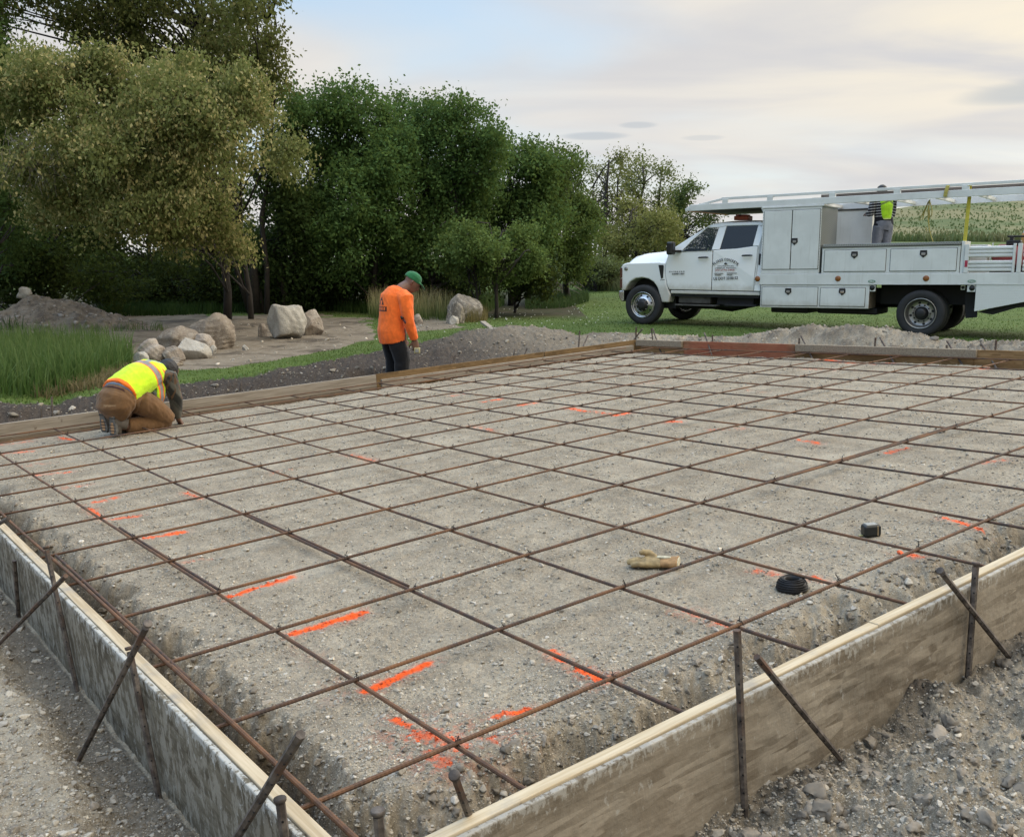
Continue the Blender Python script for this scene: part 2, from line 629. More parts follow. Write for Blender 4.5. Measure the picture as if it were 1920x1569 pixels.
def ground(X, Y):
    sx, sy = to_slab(X, Y)
    base = T0[2] + SM[2, 0] * sx + SM[2, 1] * sy
    dl, dr = sx - XL, sy - YR
    dt, db = yleft(sx) - sy, xback(sy) - sx
    din = np.minimum(np.minimum(dl, dr), np.minimum(dt, db))
    rr = np.hypot(X, Y)
    n_lo = fbm(sx * 1.3, sy * 1.3, 3, 21)
    n_md = fbm(sx * 5, sy * 5, 3, 22)
    n_hi = fbm(sx * 22, sy * 22, 3, 23)
    n_f = fbm(sx * 80, sy * 80, 2, 24)
    # inside the forms: the compacted pad and the trench along the near forms
    wob = 0.10 * n_md + 0.07 * n_lo + 0.05 * n_hi
    sl_ = 1 - sstep(0.07, 0.31, dl + wob * .8)
    sr_ = 1 - sstep(0.06, 0.46, dr + wob)
    sf_ = 1 - sstep(0.0, 0.16, np.minimum(dt, db) + wob * .5)
    tr = np.maximum(np.maximum(sl_, sr_), 0)
    hin = -0.055 + 0.012 * n_lo + 0.008 * n_md + 0.006 * n_hi + 0.0035 * n_f - 0.36 * tr - 0.045 * sf_
    hin += sstep(.02, .4, tr) * (0.035 * n_md + 0.040 * np.abs(n_hi) + .016 * n_f)
    # outside
    ol, orr, ot, ob = -dl - BT, -dr - BT, -dt - BT, -db - BT
    h_nl = -0.27 + 0.125 * sstep(0.10, 0.30, ol + 0.05 * n_md) + 0.02 * sstep(.35, .8, ol) + 0.012 * n_md + 0.010 * n_hi + .005 * n_f
    lump = 0.035 * np.maximum(fbm(sx * 3.1, sy * 3.1, 2, 26), 0) + 0.05 * np.exp(-((sx - 1.55) ** 2 + (sy + .55) ** 2) / .02) + .05 * np.exp(-((sx - .95) ** 2 + (sy + .85) ** 2) / .03)
    h_nr = -0.245 + 0.05 * sstep(0.0, 0.5, orr + .12 * n_md) + .05 * sstep(.5, 1.3, orr) + 0.05 * n_md + 0.034 * n_hi + .012 * n_f + lump + 0.02 * n_lo
    zt = terrain(X, Y)
    far_near = -0.06 + 0 * X
    zn = np.where(ol > orr, base + h_nl, base + h_nr)
    wn = sstep(1.2, 4.0, np.maximum(np.maximum(ol, orr), np.maximum(ot, ob)))
    zn = zn * (1 - wn) + (zt + far_near) * wn
    # heaps behind the left and back forms
    hL = np.interp(sx, CL[:, 3], CL[:, 5])
    hB = np.interp(sy, CB[oB, 4], CB[oB, 5]) - .05
    oL, oBk = sy - (yleft(sx) + BT), sx - (xback(sy) + BT)
    cL, cB = np.interp(sx, CL[:, 3], CL[:, 4]) - yleft(sx) - BT, 9.25 - xback(sy) - BT

    def heap(o, c, hc, edge):
        up = edge + (hc - edge) * sstep(0.12, 1.0, o / np.maximum(c, .2))
        return up

    rough = 0.045 * n_md + 0.05 * np.abs(n_hi) + .02 * n_f - .03
    zL = base + heap(oL, cL, hL, 0.02) + rough * sstep(0, .3, oL) * .8
    zB = base + heap(oBk, cB, hB, 0.02) + rough * sstep(0, .3, oBk)
    fL, fB = sstep(cL + .05, cL + 1.15, oL), sstep(cB + .05, cB + 1.3, oBk)
    zl = zL * (1 - fL) + zt * fL
    zb = zB * (1 - fB) + zt * fB
    useL = (ot > 0) & (ot >= ob)
    z = np.where(din >= -BT * .5, base + hin, np.where(useL, zl, np.where(ob > 0, zb, zn)))
    # at the far corner keep the higher of the two heaps
    both = (ot > 0) & (ob > 0)
    zc = base + heap(np.maximum(oL, oBk), np.minimum(cL, cB), CB[0, 5], 0.02) + rough
    fC = 1 - (1 - fL) * (1 - fB)
    z = np.where(both, zc * (1 - fC) + zt * fC, z)
    # near sides beyond the ends of the far forms
    k = (ot > 0) & (ol > 0)
    wk = sstep(0, .8, ol)
    z = np.where(k, zl * (1 - wk) + zn * wk, z)
    k2 = (ob > 0) & (orr > 0)
    wk2 = sstep(0, .8, orr)
    z = np.where(k2, zb * (1 - wk2) + zn * wk2, z)
    inside = din >= -BT * .5
    # what the surface is made of
    nzb = 0.35 * fbm(X * .9, Y * .9, 3, 31) + .12 * fbm(X * 4, Y * 4, 2, 32)
    edgeL = oL - (cL + .12 + .5 * nzb)
    edgeB = oBk - (cB + .38 + .5 * nzb)
    outfar = np.where(both, np.maximum(edgeL, edgeB), np.where(useL, edgeL, edgeB))
    grass = np.where(inside, 0, np.where((ot > 0) | (ob > 0), sstep(-.02, .10, outfar), 0))
    far_g = sstep(5.0, 7.0, np.maximum(ol, orr)) * (~inside)
    grass = np.where((ot > 0) | (ob > 0), grass, far_g)
    wx, wy = X + nzb * 1.2, Y + nzb * 1.8
    sand = inpoly(wx, wy, SANDP) & (ot > .2)
    soil2 = inpoly(wx, wy, SOILP)
    grass = np.where(sand | soil2, 0, grass)
    soil = np.where(useL & ~sand, 1.0 - .58 * sstep(5.4, 8.2, sx), 0)          # dark topsoil along the left form
    soil = np.where((grass < .5) & useL & ~sand, np.maximum(soil, .15 + .5 * sstep(.1, .5, n_md)), soil)
    soil = np.where(soil2, .5, soil)
    soil = np.where((ob > 0) & ~inside & (ot < 0), .22 + .4 * sstep(-.1, .5, n_md), soil)
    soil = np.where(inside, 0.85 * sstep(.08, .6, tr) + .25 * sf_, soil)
    ditch = (ol > 0) & (ol >= orr) & ~useL
    soil = np.where(ditch, .62 * (1 - sstep(.08, .26, ol + .05 * n_md)), soil)
    soil = np.where((orr > 0) & (orr > ol) & (ob <= 0), .08 + .35 * sstep(.1, .7, n_md) + .5 * (1 - sstep(0, .22, orr)), soil)
    litter_w = sstep(21.5, 24.5, Y + 1.5 * nzb + .25 * X) * (X < 1.8) * (1 - sstep(34, 38, Y + 3 * nzb)) * sstep(-24, -20, X + 3 * nzb)        # leaf litter under the trees
    hillw = sstep(43, 46, Y + 2 * nzb) * sstep(.2, .3, X / np.maximum(Y, 1))
    # the footing is dug out where the man in orange stands
    pit = np.exp(-(((X - OPX) / .48) ** 2 + ((Y - OPY) / .34) ** 2)) * (ot > .02)
    z = np.where(ot > .02, z - .36 * sstep(.25, .8, pit), z)
    return z, grass, soil, sand.astype(float), np.where(inside, paint_w(sx, sy), 0.0), litter_w, hillw


def gz(x, y):
    return float(ground(np.array([float(x)]), np.array([float(y)]))[0][0])


def gp(u, v, n=6):
    """point of the ground seen at (u, v)"""
    z = 0.0
    for _ in range(n):
        p = atz(u, v, z)
        z = 0.5 * z + 0.5 * gz(p[0], p[1])
    p = atz(u, v, z)
    return np.array([p[0], p[1], gz(p[0], p[1])])


fine = np.arange(-37, 37.01, 0.085)
cs, a = [], 37.085
st = 0.2
while a < 179:
    cs.append(a)
    a += st
    st = min(st * 1.35, 6)
ang = np.radians(np.concatenate([-np.array(cs[::-1]), fine, np.array(cs)]))
rs = [0.35, 0.7, 1.1, 1.5, 1.8]
r_ = 2.0
while r_ < 900:
    rs.append(r_)
    r_ += max(0.0042, min(r_ * r_ / 1100, r_ * 0.035, .05 if r_ < 19.5 and r_ > 9 else 9))
rs = np.array(rs)
RR, AA = np.meshgrid(rs, ang, indexing='ij')
GX, GY = RR * np.sin(AA), RR * np.cos(AA)
gzv, g_gr, g_so, g_sa, g_pa, g_sh, g_hi = ground(GX.ravel(), GY.ravel())
nr_, na_ = GX.shape
ii, jj = np.meshgrid(np.arange(nr_ - 1), np.arange(na_ - 1), indexing='ij')
q0 = (ii * na_ + jj).ravel()
GF = np.stack([q0, q0 + 1, q0 + na_ + 1, q0 + na_], 1)
wrap = np.arange(nr_ - 1) * na_
GF = np.vstack([GF, np.stack([wrap + na_ - 1, wrap, wrap + na_, wrap + 2 * na_ - 1], 1)])
GF = GF[:, ::-1]

t = NT('earth')
cg = t.noise(7, 6, .62)
ch = t.noise(60, 5, .7)
chh = t.noise(190, 3, .7)
grav = t.mix(t.ramp(cg, .30, .70), (.236, .196, .142), (.352, .302, .226))
grav = t.mix(t.ramp(ch, .34, .62), t.mix(.62, grav, (.115, .098, .075)), grav)
grav = t.mix(t.math('MULTIPLY', t.ramp(t.noise(.9, 5, .65, .6), .50, .70), .55), grav, (.385, .335, .258))
grav = t.mix(t.math('MULTIPLY', t.ramp(t.noise(1.3, 5, .7, .8, off=(5, 2, 0)), .54, .72), .45), grav, (.155, .132, .10))
grav = t.mix(t.ramp(chh, .55, .72), grav, (.50, .46, .395))
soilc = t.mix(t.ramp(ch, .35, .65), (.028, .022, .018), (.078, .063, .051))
sandc = t.mix(t.ramp(cg, .3, .7), (.145, .118, .086), (.225, .19, .145))
sandc = t.mix(t.ramp(t.noise(1.4, 6, .7, .8), .48, .64), sandc, (.075, .060, .045))
gn = t.noise(1.1, 5, .6)
gr = t.mix(t.ramp(gn, .3, .7), (.056, .092, .018), (.092, .134, .030))
gr = t.mix(t.ramp(t.noise(30, 3, .7), .35, .65), t.mix(.5, gr, (.035, .055, .012)), gr)
hillc = t.mix(t.ramp(t.noise(.16, 6, .65, sc3=(1, .5, 1)), .40, .62), (.070, .10, .036), (.165, .155, .08))
gr = t.mix(t.attr('hill'), gr, hillc)
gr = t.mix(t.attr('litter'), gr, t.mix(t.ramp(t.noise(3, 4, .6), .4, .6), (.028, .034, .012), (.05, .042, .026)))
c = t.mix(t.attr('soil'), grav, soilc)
c = t.mix(t.attr('sand'), c, sandc)
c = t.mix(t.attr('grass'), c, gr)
c = t.mix(t.attr('paint'), c, t.mix(t.ramp(ch, .3, .6), (.62, .070, .012), (.85, .115, .018)))
t.set(color=c, rough=.95, spec=.2)
bh = t.math('ADD', t.math('MULTIPLY', ch, .6), t.math('MULTIPLY', chh, .4))
t.bump(bh, .8, .012)
M_EARTH = t.m
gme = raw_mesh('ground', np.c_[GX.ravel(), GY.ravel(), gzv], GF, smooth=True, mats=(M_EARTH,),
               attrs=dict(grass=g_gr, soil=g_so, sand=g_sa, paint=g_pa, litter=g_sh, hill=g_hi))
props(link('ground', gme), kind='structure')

# ------------------------------------------------------------------ loose stones
def ico(sub):
    bm = bmesh.new()
    bmesh.ops.create_icosphere(bm, subdivisions=sub, radius=1)
    bm.verts.ensure_lookup_table()
    V = np.array([v.co[:] for v in bm.verts])
    F = np.array([[v.index for v in f.verts] for f in bm.faces])
    bm.free()
    return V, F


def rand_rot(n):
    q = rng.normal(size=(n, 4))
    q /= np.linalg.norm(q, axis=1)[:, None]
    w_, x, y, z = q.T
    return np.stack([1 - 2 * (y * y + z * z), 2 * (x * y - z * w_), 2 * (x * z + y * w_), 2 * (x * y + z * w_), 1 - 2 * (x * x + z * z), 2 * (y * z - x * w_),
                     2 * (x * z - y * w_), 2 * (y * z + x * w_), 1 - 2 * (x * x + y * y)], 1).reshape(n, 3, 3)


def stones(name, P, rad, colr, sub, mat, squash=.62, flat=False, rough=0.0):
    """P (n,3) centres, rad (n,), colr (n,3)"""
    bases = []
    for k in range(7):
        V, F = ico(sub)
        d = 1 + .34 * np.stack([np.sin(V @ rng.normal(size=3) * 1.7 + rng.uniform(0, 6)) for _ in range(3)]).mean(0) + rng.uniform(-.1, .1, len(V))
        # a few flat facets
        V = V * d[:, None]
        for _ in range(8):
            nrm = rng.normal(size=3)
            nrm /= np.linalg.norm(nrm)
            dd = V @ nrm
            V = V - np.outer(np.maximum(dd - rng.uniform(.45, .72), 0), nrm)
        if rough:
            V = V * (1 + rough * rng.uniform(-.5, .5, len(V)))[:, None] * .9
        bases.append(V)
    n = len(P)
    which = rng.integers(0, 7, n)
    Rm = rand_rot(n)
    sq = np.stack([rng.uniform(.75, 1.25, n), rng.uniform(.75, 1.1, n), rng.uniform(squash - .15, squash + .2, n)], 1)
    B = np.stack(bases)[which] * sq[:, None, :]
    # tip each stone a little, spin it freely
    an = rng.uniform(0, 2 * np.pi, n)
    ti = rng.normal(0, .35, n)
    c_, s_ = np.cos(an), np.sin(an)
    Rz = np.zeros((n, 3, 3))
    Rz[:, 0, 0], Rz[:, 0, 1], Rz[:, 1, 0], Rz[:, 1, 1], Rz[:, 2, 2] = c_, -s_, s_, c_, 1
    Rx = np.zeros((n, 3, 3))
    Rx[:, 0, 0] = 1
    Rx[:, 1, 1], Rx[:, 1, 2], Rx[:, 2, 1], Rx[:, 2, 2] = np.cos(ti), -np.sin(ti), np.sin(ti), np.cos(ti)
    V = np.einsum('nij,nvj->nvi', np.einsum('nij,njk->nik', Rz, Rx), B) * rad[:, None, None] + P[:, None, :]
    nv = B.shape[1]
    FF = (F[None] + (np.arange(n) * nv)[:, None, None]).reshape(-1, 3)
    C = np.repeat(colr, nv, axis=0)
    me = raw_mesh(name, V.reshape(-1, 3), FF, smooth=not flat, mats=(mat,), attrs=dict(tint=C))
    return me


t = NT('pebbles')
t.set(color=t.mix(t.ramp(t.noise(120, 4, .6), .3, .7), t.mix(.45, t.attr('tint', True), (.16, .145, .125)), t.attr('tint', True)), rough=.9, spec=.25)
M_PEB = t.m

NS = 170000
aa = rng.uniform(R(-34), R(34), NS)
v_ = rng.uniform(1 / 21.0, 1 / 2.0, NS)
r0 = 1 / v_
px, py = r0 * np.sin(aa), r0 * np.cos(aa)
zz, gr_, so_, sa_, pa_, sh_, hi_ = ground(px, py)
sx, sy = to_slab(px, py)
inside = (sx > XL) & (sy > YR) & (sy < yleft(sx)) & (sx < xback(sy))
clump = fbm(sx * 2.2, sy * 2.2, 3, 55) + .6 * fbm(sx * 9, sy * 9, 2, 56)
nearr = (~inside) & (sy < YR) & (sx > XL - .1)
dens = np.where(inside, .36 + .42 * clump, .66 + .3 * clump)
dl_, dr_ = sx - XL, sy - YR
dens = np.where(inside & ((dl_ < .62) | (dr_ < .75)), dens + .25, dens)
dens = np.where(sa_ > .5, .10 + .1 * clump, dens)
dens = np.where(gr_ > .3, 0, dens)
board = (~inside) & (sx > XL - BT - .01) & (sy > YR - BT - .01) & (sy < yleft(sx) + BT + .01) & (sx < xback(sy) + BT + .01)
keep = (rng.random(NS) < dens) & ~board
px, py, zz, r0, so_, pa_, sa_, inside, nearr, clump = [q[keep] for q in (px, py, zz, r0, so_, pa_, sa_, inside, nearr, clump)]
rmin = np.maximum(.0028, r0 * .00078)
rad = rmin * (rng.random(len(px)) ** (-1 / np.where(inside, 2.6, np.where(nearr | (r0 < 6), 2.5, 1.9))))
rad = np.minimum(rad, np.where(inside, .010 + .012 * rng.random(len(px)) ** 3, np.where(nearr, .009 + .016 * rng.random(len(px)) ** 4, .012 + (.016 + .03 * (r0 > 8)) * rng.random(len(px)) ** 2)))
rad = np.maximum(rad, rmin * .9)
lum = np.clip(rng.normal(.37, .11, len(px)), .14, .68)
hue = rng.uniform(-1, 1, len(px))
C = np.stack([lum * (1.06 + .05 * hue), lum * (.945 + .01 * hue), lum * (.775 - .05 * hue)], 1)
C = C * (1 - .38 * np.clip(so_, 0, 1))[:, None]
C = np.where((pa_ > .35)[:, None], np.array([.80, .12, .025]) * rng.uniform(.7, 1.1, len(px))[:, None], C)
P = np.c_[px, py, zz + rad * .12]
big = rad / r0 > .0028
me = stones('gravel', P[~big], rad[~big], C[~big], 1, M_PEB, flat=True)
props(link('gravel', me), 'loose pale pebbles lying over the pad and the spoil', 'gravel', kind='stuff')
me = stones('gravel', P[big], rad[big], C[big], 3, M_PEB, rough=.06)
props(link('gravel_stones', me), 'larger rounded pebbles and clods lying among the gravel', 'gravel', kind='stuff')

# clods of dirt along the trench and on the spoil at the lower right
NC = 12500
aa = rng.uniform(R(-33), R(33), NC)
r0 = 1 / rng.uniform(1 / 9.0, 1 / 2.0, NC)
px, py = r0 * np.sin(aa), r0 * np.cos(aa)
zz, gr_, so_, sa_, pa_, sh_, hi_ = ground(px, py)
sx, sy = to_slab(px, py)
dl_, dr_ = sx - XL, sy - YR
ins = (dl_ > .01) & (dr_ > .01)
k = (ins & ((dl_ < .30) | (dr_ < .42)) & (rng.random(NC) < .8)) | ((dr_ < -.07) & (dl_ > -.2) & (rng.random(NC) < .8)) | ((dl_ < -.07) & (dr_ > -.3) & (rng.random(NC) < .35))
px, py, zz, r0, so_ = px[k], py[k], zz[k], r0[k], so_[k]
rad = np.minimum((.0058 + .0006 * r0) * rng.random(len(px)) ** (-1 / 2.5), .026)
big_ = (dr_[k] < -.07) & (rng.random(len(px)) < .05)
rad = np.where(big_, rng.uniform(.022, .050, len(px)), rad)
lum = np.clip(rng.normal(.21, .04, len(px)), .1, .3) * (1 - .55 * so_)
me = stones('dirt_clods', np.c_[px, py, zz - rad * .1], rad, np.c_[lum * 1.08, lum * .92, lum * .73], 3, M_PEB, squash=.7, rough=.5)
props(link('dirt_clods', me), 'crumbled clods of dirt beside the forms', 'dirt', kind='stuff')
# ------------------------------------------------------------------ reinforcing bars
def slab_empty(name, x, y, z):
    m = np.eye(4)
    m[:3, :3] = SM
    m[:3, 3] = S1(x, y, z)
    # rows re-orthonormalised against rounding
    q, r_q = np.linalg.qr(SM)
    m[:3, :3] = q * np.sign(np.diag(r_q))
    return empty(name, mat=Matrix(m.tolist()))


def fuse(o, voxel, smooth=3, disp=0.0, dscale=.08):
    r = o.modifiers.new('fuse', 'REMESH')
    r.mode = 'VOXEL'
    r.voxel_size = voxel
    r.use_smooth_shade = True
    s = o.modifiers.new('smooth', 'SMOOTH')
    s.factor = .5
    s.iterations = smooth
    if disp:
        tx = bpy.data.textures.new('folds', 'CLOUDS')
        tx.noise_scale = dscale
        d = o.modifiers.new('folds', 'DISPLACE')
        d.texture = tx
        d.strength = disp
        d.texture_coords = 'LOCAL'
    return o


t = NT('rusty_steel')
a = t.noise(14, 5, .65)
b = t.noise(2.2, 3, .5)
c = t.mix(t.ramp(a, .35, .68), (.040, .030, .026), (.105, .052, .028))
c = t.mix(t.ramp(b, .48, .66), c, (.17, .078, .032))
oi = t.n('ShaderNodeObjectInfo')
c = t.mix(t.math('MULTIPLY', t.ramp(oi.outputs['Random'], .2, 1.0), .36), c, t.mix(t.ramp(a, .3, .7), (.12, .055, .024), (.24, .11, .042)))
t.set(color=c, rough=.75, metal=.15)
t.bump(t.noise(160, 3, .6), .5, .002)
M_RUST = t.m
M_WIRE = simple('black_wire', (.016, .015, .016), .5, .5)
t = NT('stake_steel')
a = t.noise(20, 5, .65)
c = t.mix(t.ramp(a, .38, .66), (.050, .040, .034), (.15, .125, .105))
c = t.mix(t.ramp(t.noise(6, 4, .6), .5, .68), c, (.105, .052, .030))
t.set(color=c, rough=.7, metal=.3)
t.bump(t.noise(120, 3, .6), .5, .002)
M_STAKE = t.m

ORD = ['first', 'second', 'third', 'fourth', 'fifth', 'sixth', 'seventh', 'eighth', 'ninth', 'tenth', 'eleventh', 'twelfth', 'thirteenth', 'fourteenth', 'fifteenth', 'sixteenth']
UB = [(-.0044, .008), (-.0062, .602), (0, 1.222), (.0069, 1.839), (.005, 2.475), (.0011, 3.068), (-.0031, 3.686), (-.0036, 4.288), (-.012, 4.895),
      (-.0125, 5.495), (-.0145, 6.115), (-.028, 6.745), (-.03, 7.33)]
VB = [(-.0067, .009), (.0004, .616), (-.003, 1.238), (.0009, 1.84), (.0109, 2.425), (0, 3.03), (-.01, 3.70), (-.046, 4.47), (-.0517, 5.098), (-.0296, 5.579),
      (-.0407, 6.262), (-.0489, 6.871), (-.0467, 7.479), (-.06, 8.10)]


def rod(name, p0, p1, label, rad=.0064, ribs=False, seg=14, group='rebar rods of the slab grid', wob=.004):
    p0, p1 = np.array(p0, float), np.array(p1, float)
    ln = np.linalg.norm(p1 - p0)
    root = slab_empty(name, *p0)
    n = int(ln / .0065) if ribs else max(seg, int(ln / .25))
    ts = np.linspace(0, 1, n + 1)
    s = rng.uniform(0, 50)
    pts = np.outer(ts, p1 - p0)
    d = (p1 - p0) / ln
    side = np.array([-d[1], d[0], 0])
    env = np.sin(np.pi * ts) ** .3
    pts += np.outer(fbm(ts * ln * .45 + s, ts * 0 + s, 2, 3) * wob * 2.2 * env, side)
    pts[:, 2] += fbm(ts * ln * .6 + s, ts * 0 + 3 + s, 2, 4) * wob * env
    rd = rad * (1 + .13 * (np.arange(n + 1) % 2)) if ribs else np.full(n + 1, rad)
    m = MB().tube(list(pts), list(rd), 8)
    b = m.build('shaft', M_RUST, root, smooth=not ribs)
    props(root, label, 'rebar rod', group)
    return root


# one twisted wire tie, in four shapes, shared by every crossing
TIES = []
for k in range(5):
    g = random.Random(k)
    m = MB()
    m.tube([(-.010, -.012, -.012), (-.012, .004, .006), (0, .012, .010), (.010, -.004, .011), (.011, -.012, -.010)], .0016, 5)
    m.tube([(.010, .011, -.012), (.004, -.008, .010), (-.002, -.004, .013)], .0016, 5)
    h = g.uniform(.016, .032)
    aa_ = g.uniform(0, 6.28)
    m.tube([(0, 0, .008), (.004 * math.cos(aa_), .004 * math.sin(aa_), .008 + h * .55), (.013 * math.cos(aa_), .013 * math.sin(aa_), .008 + h)], .0023, 5)
    m.tube([(0, 0, .008), (-.003 * math.cos(aa_), .006, .008 + h * .4), (-.012 * math.cos(aa_ + .5), -.010, .006 + h * .6)], .0016, 5)
    V = np.vstack(m.V)
    TIES.append(raw_mesh('wire_tie', V, m.F, mats=(M_WIRE,)))

ubars = []
for j, (sl_, b) in enumerate(UB):
    x0, x1 = -.50 + rng.uniform(-.02, .02), 8.28 - .07 * j * .61 + .55 - .1 * rng.random()
    x1 = min(x1, float(xback(b)) - .03)
    zoff = .012
    r_o = rod('rebar', (x0, b + sl_ * x0, zoff), (x1, b + sl_ * x1, zoff),
              'rusty rebar rod running left to upper right, %s from the near right form' % ORD[j],
              ribs=(j < 4), rad=.0068)
    ubars.append((r_o, x0, b + sl_ * x0, sl_))
for i, (sl_, b) in enumerate(VB):
    y0, y1 = -.37 + rng.uniform(-.02, .03), float(yleft(b)) - .05
    rod('rebar', (b + sl_ * y0, y0, -.002), (b + sl_ * y1, y1, -.002),
        'rusty rebar rod passing under the others, %s from the near left form' % ORD[i], rad=.0068, ribs=(i < 3))
# ties at the crossings, each a part of the upper rod it is wrapped round
for j, (r_o, x0, y0, su) in enumerate(ubars):
    for i, (sv, bv) in enumerate(VB):
        y = UB[j][1]
        x = bv + sv * y
        y = UB[j][1] + su * x
        if x > float(xback(y)) - .1 or y > float(yleft(x)) - .1:
            continue
        o = bpy.data.objects.new('wire_tie', TIES[rng.integers(0, 5)])
        col.objects.link(o)
        o.parent = r_o
        o.location = (x - x0, y - y0, .002)
        o.rotation_euler = (0, 0, rng.uniform(0, 6.28))
        sc_ = rng.uniform(.58, .88)
        o.scale = (sc_, sc_, sc_)
# lap splices and edge rods
rod('rebar', (.016, 1.9, .0), (.004, 3.4, .0), 'short rusty rebar rod lapped beside the first crossing rod', wob=.002)
rod('rebar', (.631, 1.3, .0), (.631, 3.1, .0), 'rusty rebar rod lapped tight beside the second crossing rod', wob=.002)
rod('rebar', (3.0, 1.245, .012), (5.2, 1.25, .012), 'rusty rebar rod lapped beside the third rod from the near right form', wob=.002)
rod('rebar', (4.2, 3.095, .012), (6.4, 3.095, .012), 'rusty rebar rod lapped beside the sixth rod from the near right form', wob=.002)
rod('rebar', (-.447, -.34, .030), (-.436, 1.15, .026), 'orange brown ribbed rebar rod along the near left form, nearest the corner', ribs=True, rad=.0075, wob=.001)
rod('rebar', (-.440, 1.12, .028), (-.452, 7.6, .028), 'rusty rebar rod running along the inside of the near left form', rad=.0072)
rod('rebar', (-.418, 1.02, .012), (-.405, 3.05, .012), 'dark rebar rod lapped below the rod along the near left form', rad=.007, wob=.002)
rod('rebar', (-.3, 7.74, .02), (7.9, 7.45, .02), 'dark rebar rod along the foot of the left form boards', rad=.0065)
rod('rebar', (8.05, 7.3, .02), (8.75, -.2, .02), 'dark rebar rod along the foot of the back form boards', rad=.0065)

# ------------------------------------------------------------------ form boards
def osb(name, dark, mid, light, ax, red=0.0, white=0.0):
    """strand board seen on the plane with long axis ax (0: x, 1: y)"""
    t = NT(name)
    r1 = (0, R(-28), 0) if ax == 0 else (R(28), 0, 0)
    r2 = (0, R(22), 0) if ax == 0 else (R(-18), 0, 0)
    s3 = (1.3, 1, 11) if ax == 0 else (1, 2.2, 9)
    def flakes(rot, off):
        mp = t.n('ShaderNodeMapping')
        t.t.links.new(t.tc.outputs['Object'], mp.inputs[0])
        mp.inputs['Rotation'].default_value = rot
        mp.inputs['Location'].default_value = off
        mp.inputs['Scale'].default_value = (4, 1, 42) if ax == 0 else (1, 5, 50)
        v = t.n('ShaderNodeTexVoronoi')
        t.t.links.new(mp.outputs[0], v.inputs['Vector'])
        v.inputs['Scale'].default_value = 1.0
        sp_ = t.n('ShaderNodeSeparateColor')
        t.t.links.new(v.outputs['Color'], sp_.inputs[0])
        return sp_.outputs[0], v.outputs['Distance']
    fa, da = flakes(r1, (.3, .7, .1))
    fb_, db_ = flakes(r2, (1.3, 2.7, .6))
    fc, dc_ = flakes((0, R(62), 0) if ax == 0 else (R(62), 0, 0), (4, 2, 3))
    sel = t.ramp(t.noise(7, 2, .5), .42, .50)
    sel2 = t.ramp(t.noise(6, 2, .5, off=(9, 3, 1)), .60, .64)
    val = t.mix(sel2, t.mix(sel, fa, fb_), fc)
    a = t.noise(2.6, 4, .6, .5, sc3=s3, rot=r1)
    b = t.noise(2.2, 4, .6, .7, sc3=s3, rot=r2)
    st_ = t.mix(.36, t.mix(sel, a, b), val)
    c = t.mix(t.ramp(st_, .22, .78), t.mix(.3, dark, mid), light)
    c = t.mix(t.ramp(t.noise(38, 4, .7, sc3=(.4, .4, 1.5)), .25, .8), t.mix(.3, c, dark), c)
    c = t.mix(t.ramp(t.noise(1.9, 5, .62), .36, .66), t.mix(.62, c, mid), c)
    c = t.mix(t.ramp(t.noise(1.7, 5, .65, .8, off=(3, 1, 7), sc3=(.6, .6, 1.6)), .47, .64), c, t.mix(.55, c, tuple(x * .6 for x in dark)))
    if red:
        c = t.mix(t.math('MULTIPLY', t.ramp(t.noise(1.5, 3, .6), .35, .6), red), c, (.33, .075, .042))
    if white:
        wn = t.noise(34, 7, .74, .4, sc3=(1, .8, .55))
        sp = t.n('ShaderNodeSeparateXYZ')
        t.t.links.new(t.tc.outputs['Object'], sp.inputs[0])
        topb = t.ramp(sp.outputs[2], .30, .405)
        m_ = t.ramp(t.math('ADD', wn, t.math('MULTIPLY', t.math('MULTIPLY', topb, topb), .17)), .585, .68)
        mot = t.ramp(t.noise(19, 6, .74, .3, sc3=(.8, .9, .42), off=(2, 8, 4), rot=(R(14), 0, 0)), .475, .56)
        c = t.mix(t.math('MULTIPLY', mot, white * (.85 if ax else .25)), c, (.30, .275, .225))
        c = t.mix(t.math('MULTIPLY', m_, white), c, (.44, .43, .395))
    t.set(color=c, rough=.88, spec=.25)
    t.bump(t.math('ADD', st_, t.noise(30, 3, .6)), .55, .006)
    return t.m


def lumber(name, lo, hi, ax, dirt=.4):
    t = NT(name)
    s3 = (1.2, 26, 26) if ax == 0 else (26, 1.2, 26)
    a = t.noise(2.5, 4, .6, .35, sc3=s3)
    c = t.mix(t.ramp(a, .3, .7), lo, hi)
    c = t.mix(t.math('MULTIPLY', t.ramp(t.noise(4.5, 5, .65), .50, .72), dirt), c, (.25, .235, .21))
    c = t.mix(t.math('MULTIPLY', t.ramp(t.noise(11, 3, .6), .66, .72), .7), c, (.12, .085, .055))
    t.set(color=c, rough=.82, spec=.3)
    t.bump(a, .35, .003)
    return t.m


M_OSB_R = osb('weathered_strand_board', (.085, .064, .042), (.235, .195, .145), (.37, .32, .25), 0, white=.5)
M_OSB_L = osb('cement_stained_board', (.060, .048, .030), (.130, .108, .074), (.22, .195, .145), 1, white=.85)
M_OSB_FARL = osb('brown_strand_board', (.10, .062, .028), (.20, .125, .055), (.29, .19, .095), 0)
M_OSB_B = osb('tan_strand_board', (.13, .075, .03), (.25, .15, .065), (.36, .235, .115), 1)
M_OSB_RED = osb('red_stained_board', (.15, .075, .04), (.25, .125, .068), (.35, .20, .11), 1, red=.45)
M_PALE0 = lumber('pale_sawn_wood', (.40, .315, .20), (.53, .445, .315), 0, .7)
M_PALE1 = lumber('pale_sawn_wood', (.36, .275, .17), (.50, .41, .285), 1, .8)
M_GREY0 = lumber('grey_sawn_wood', (.20, .165, .125), (.34, .295, .24), 0, .3)
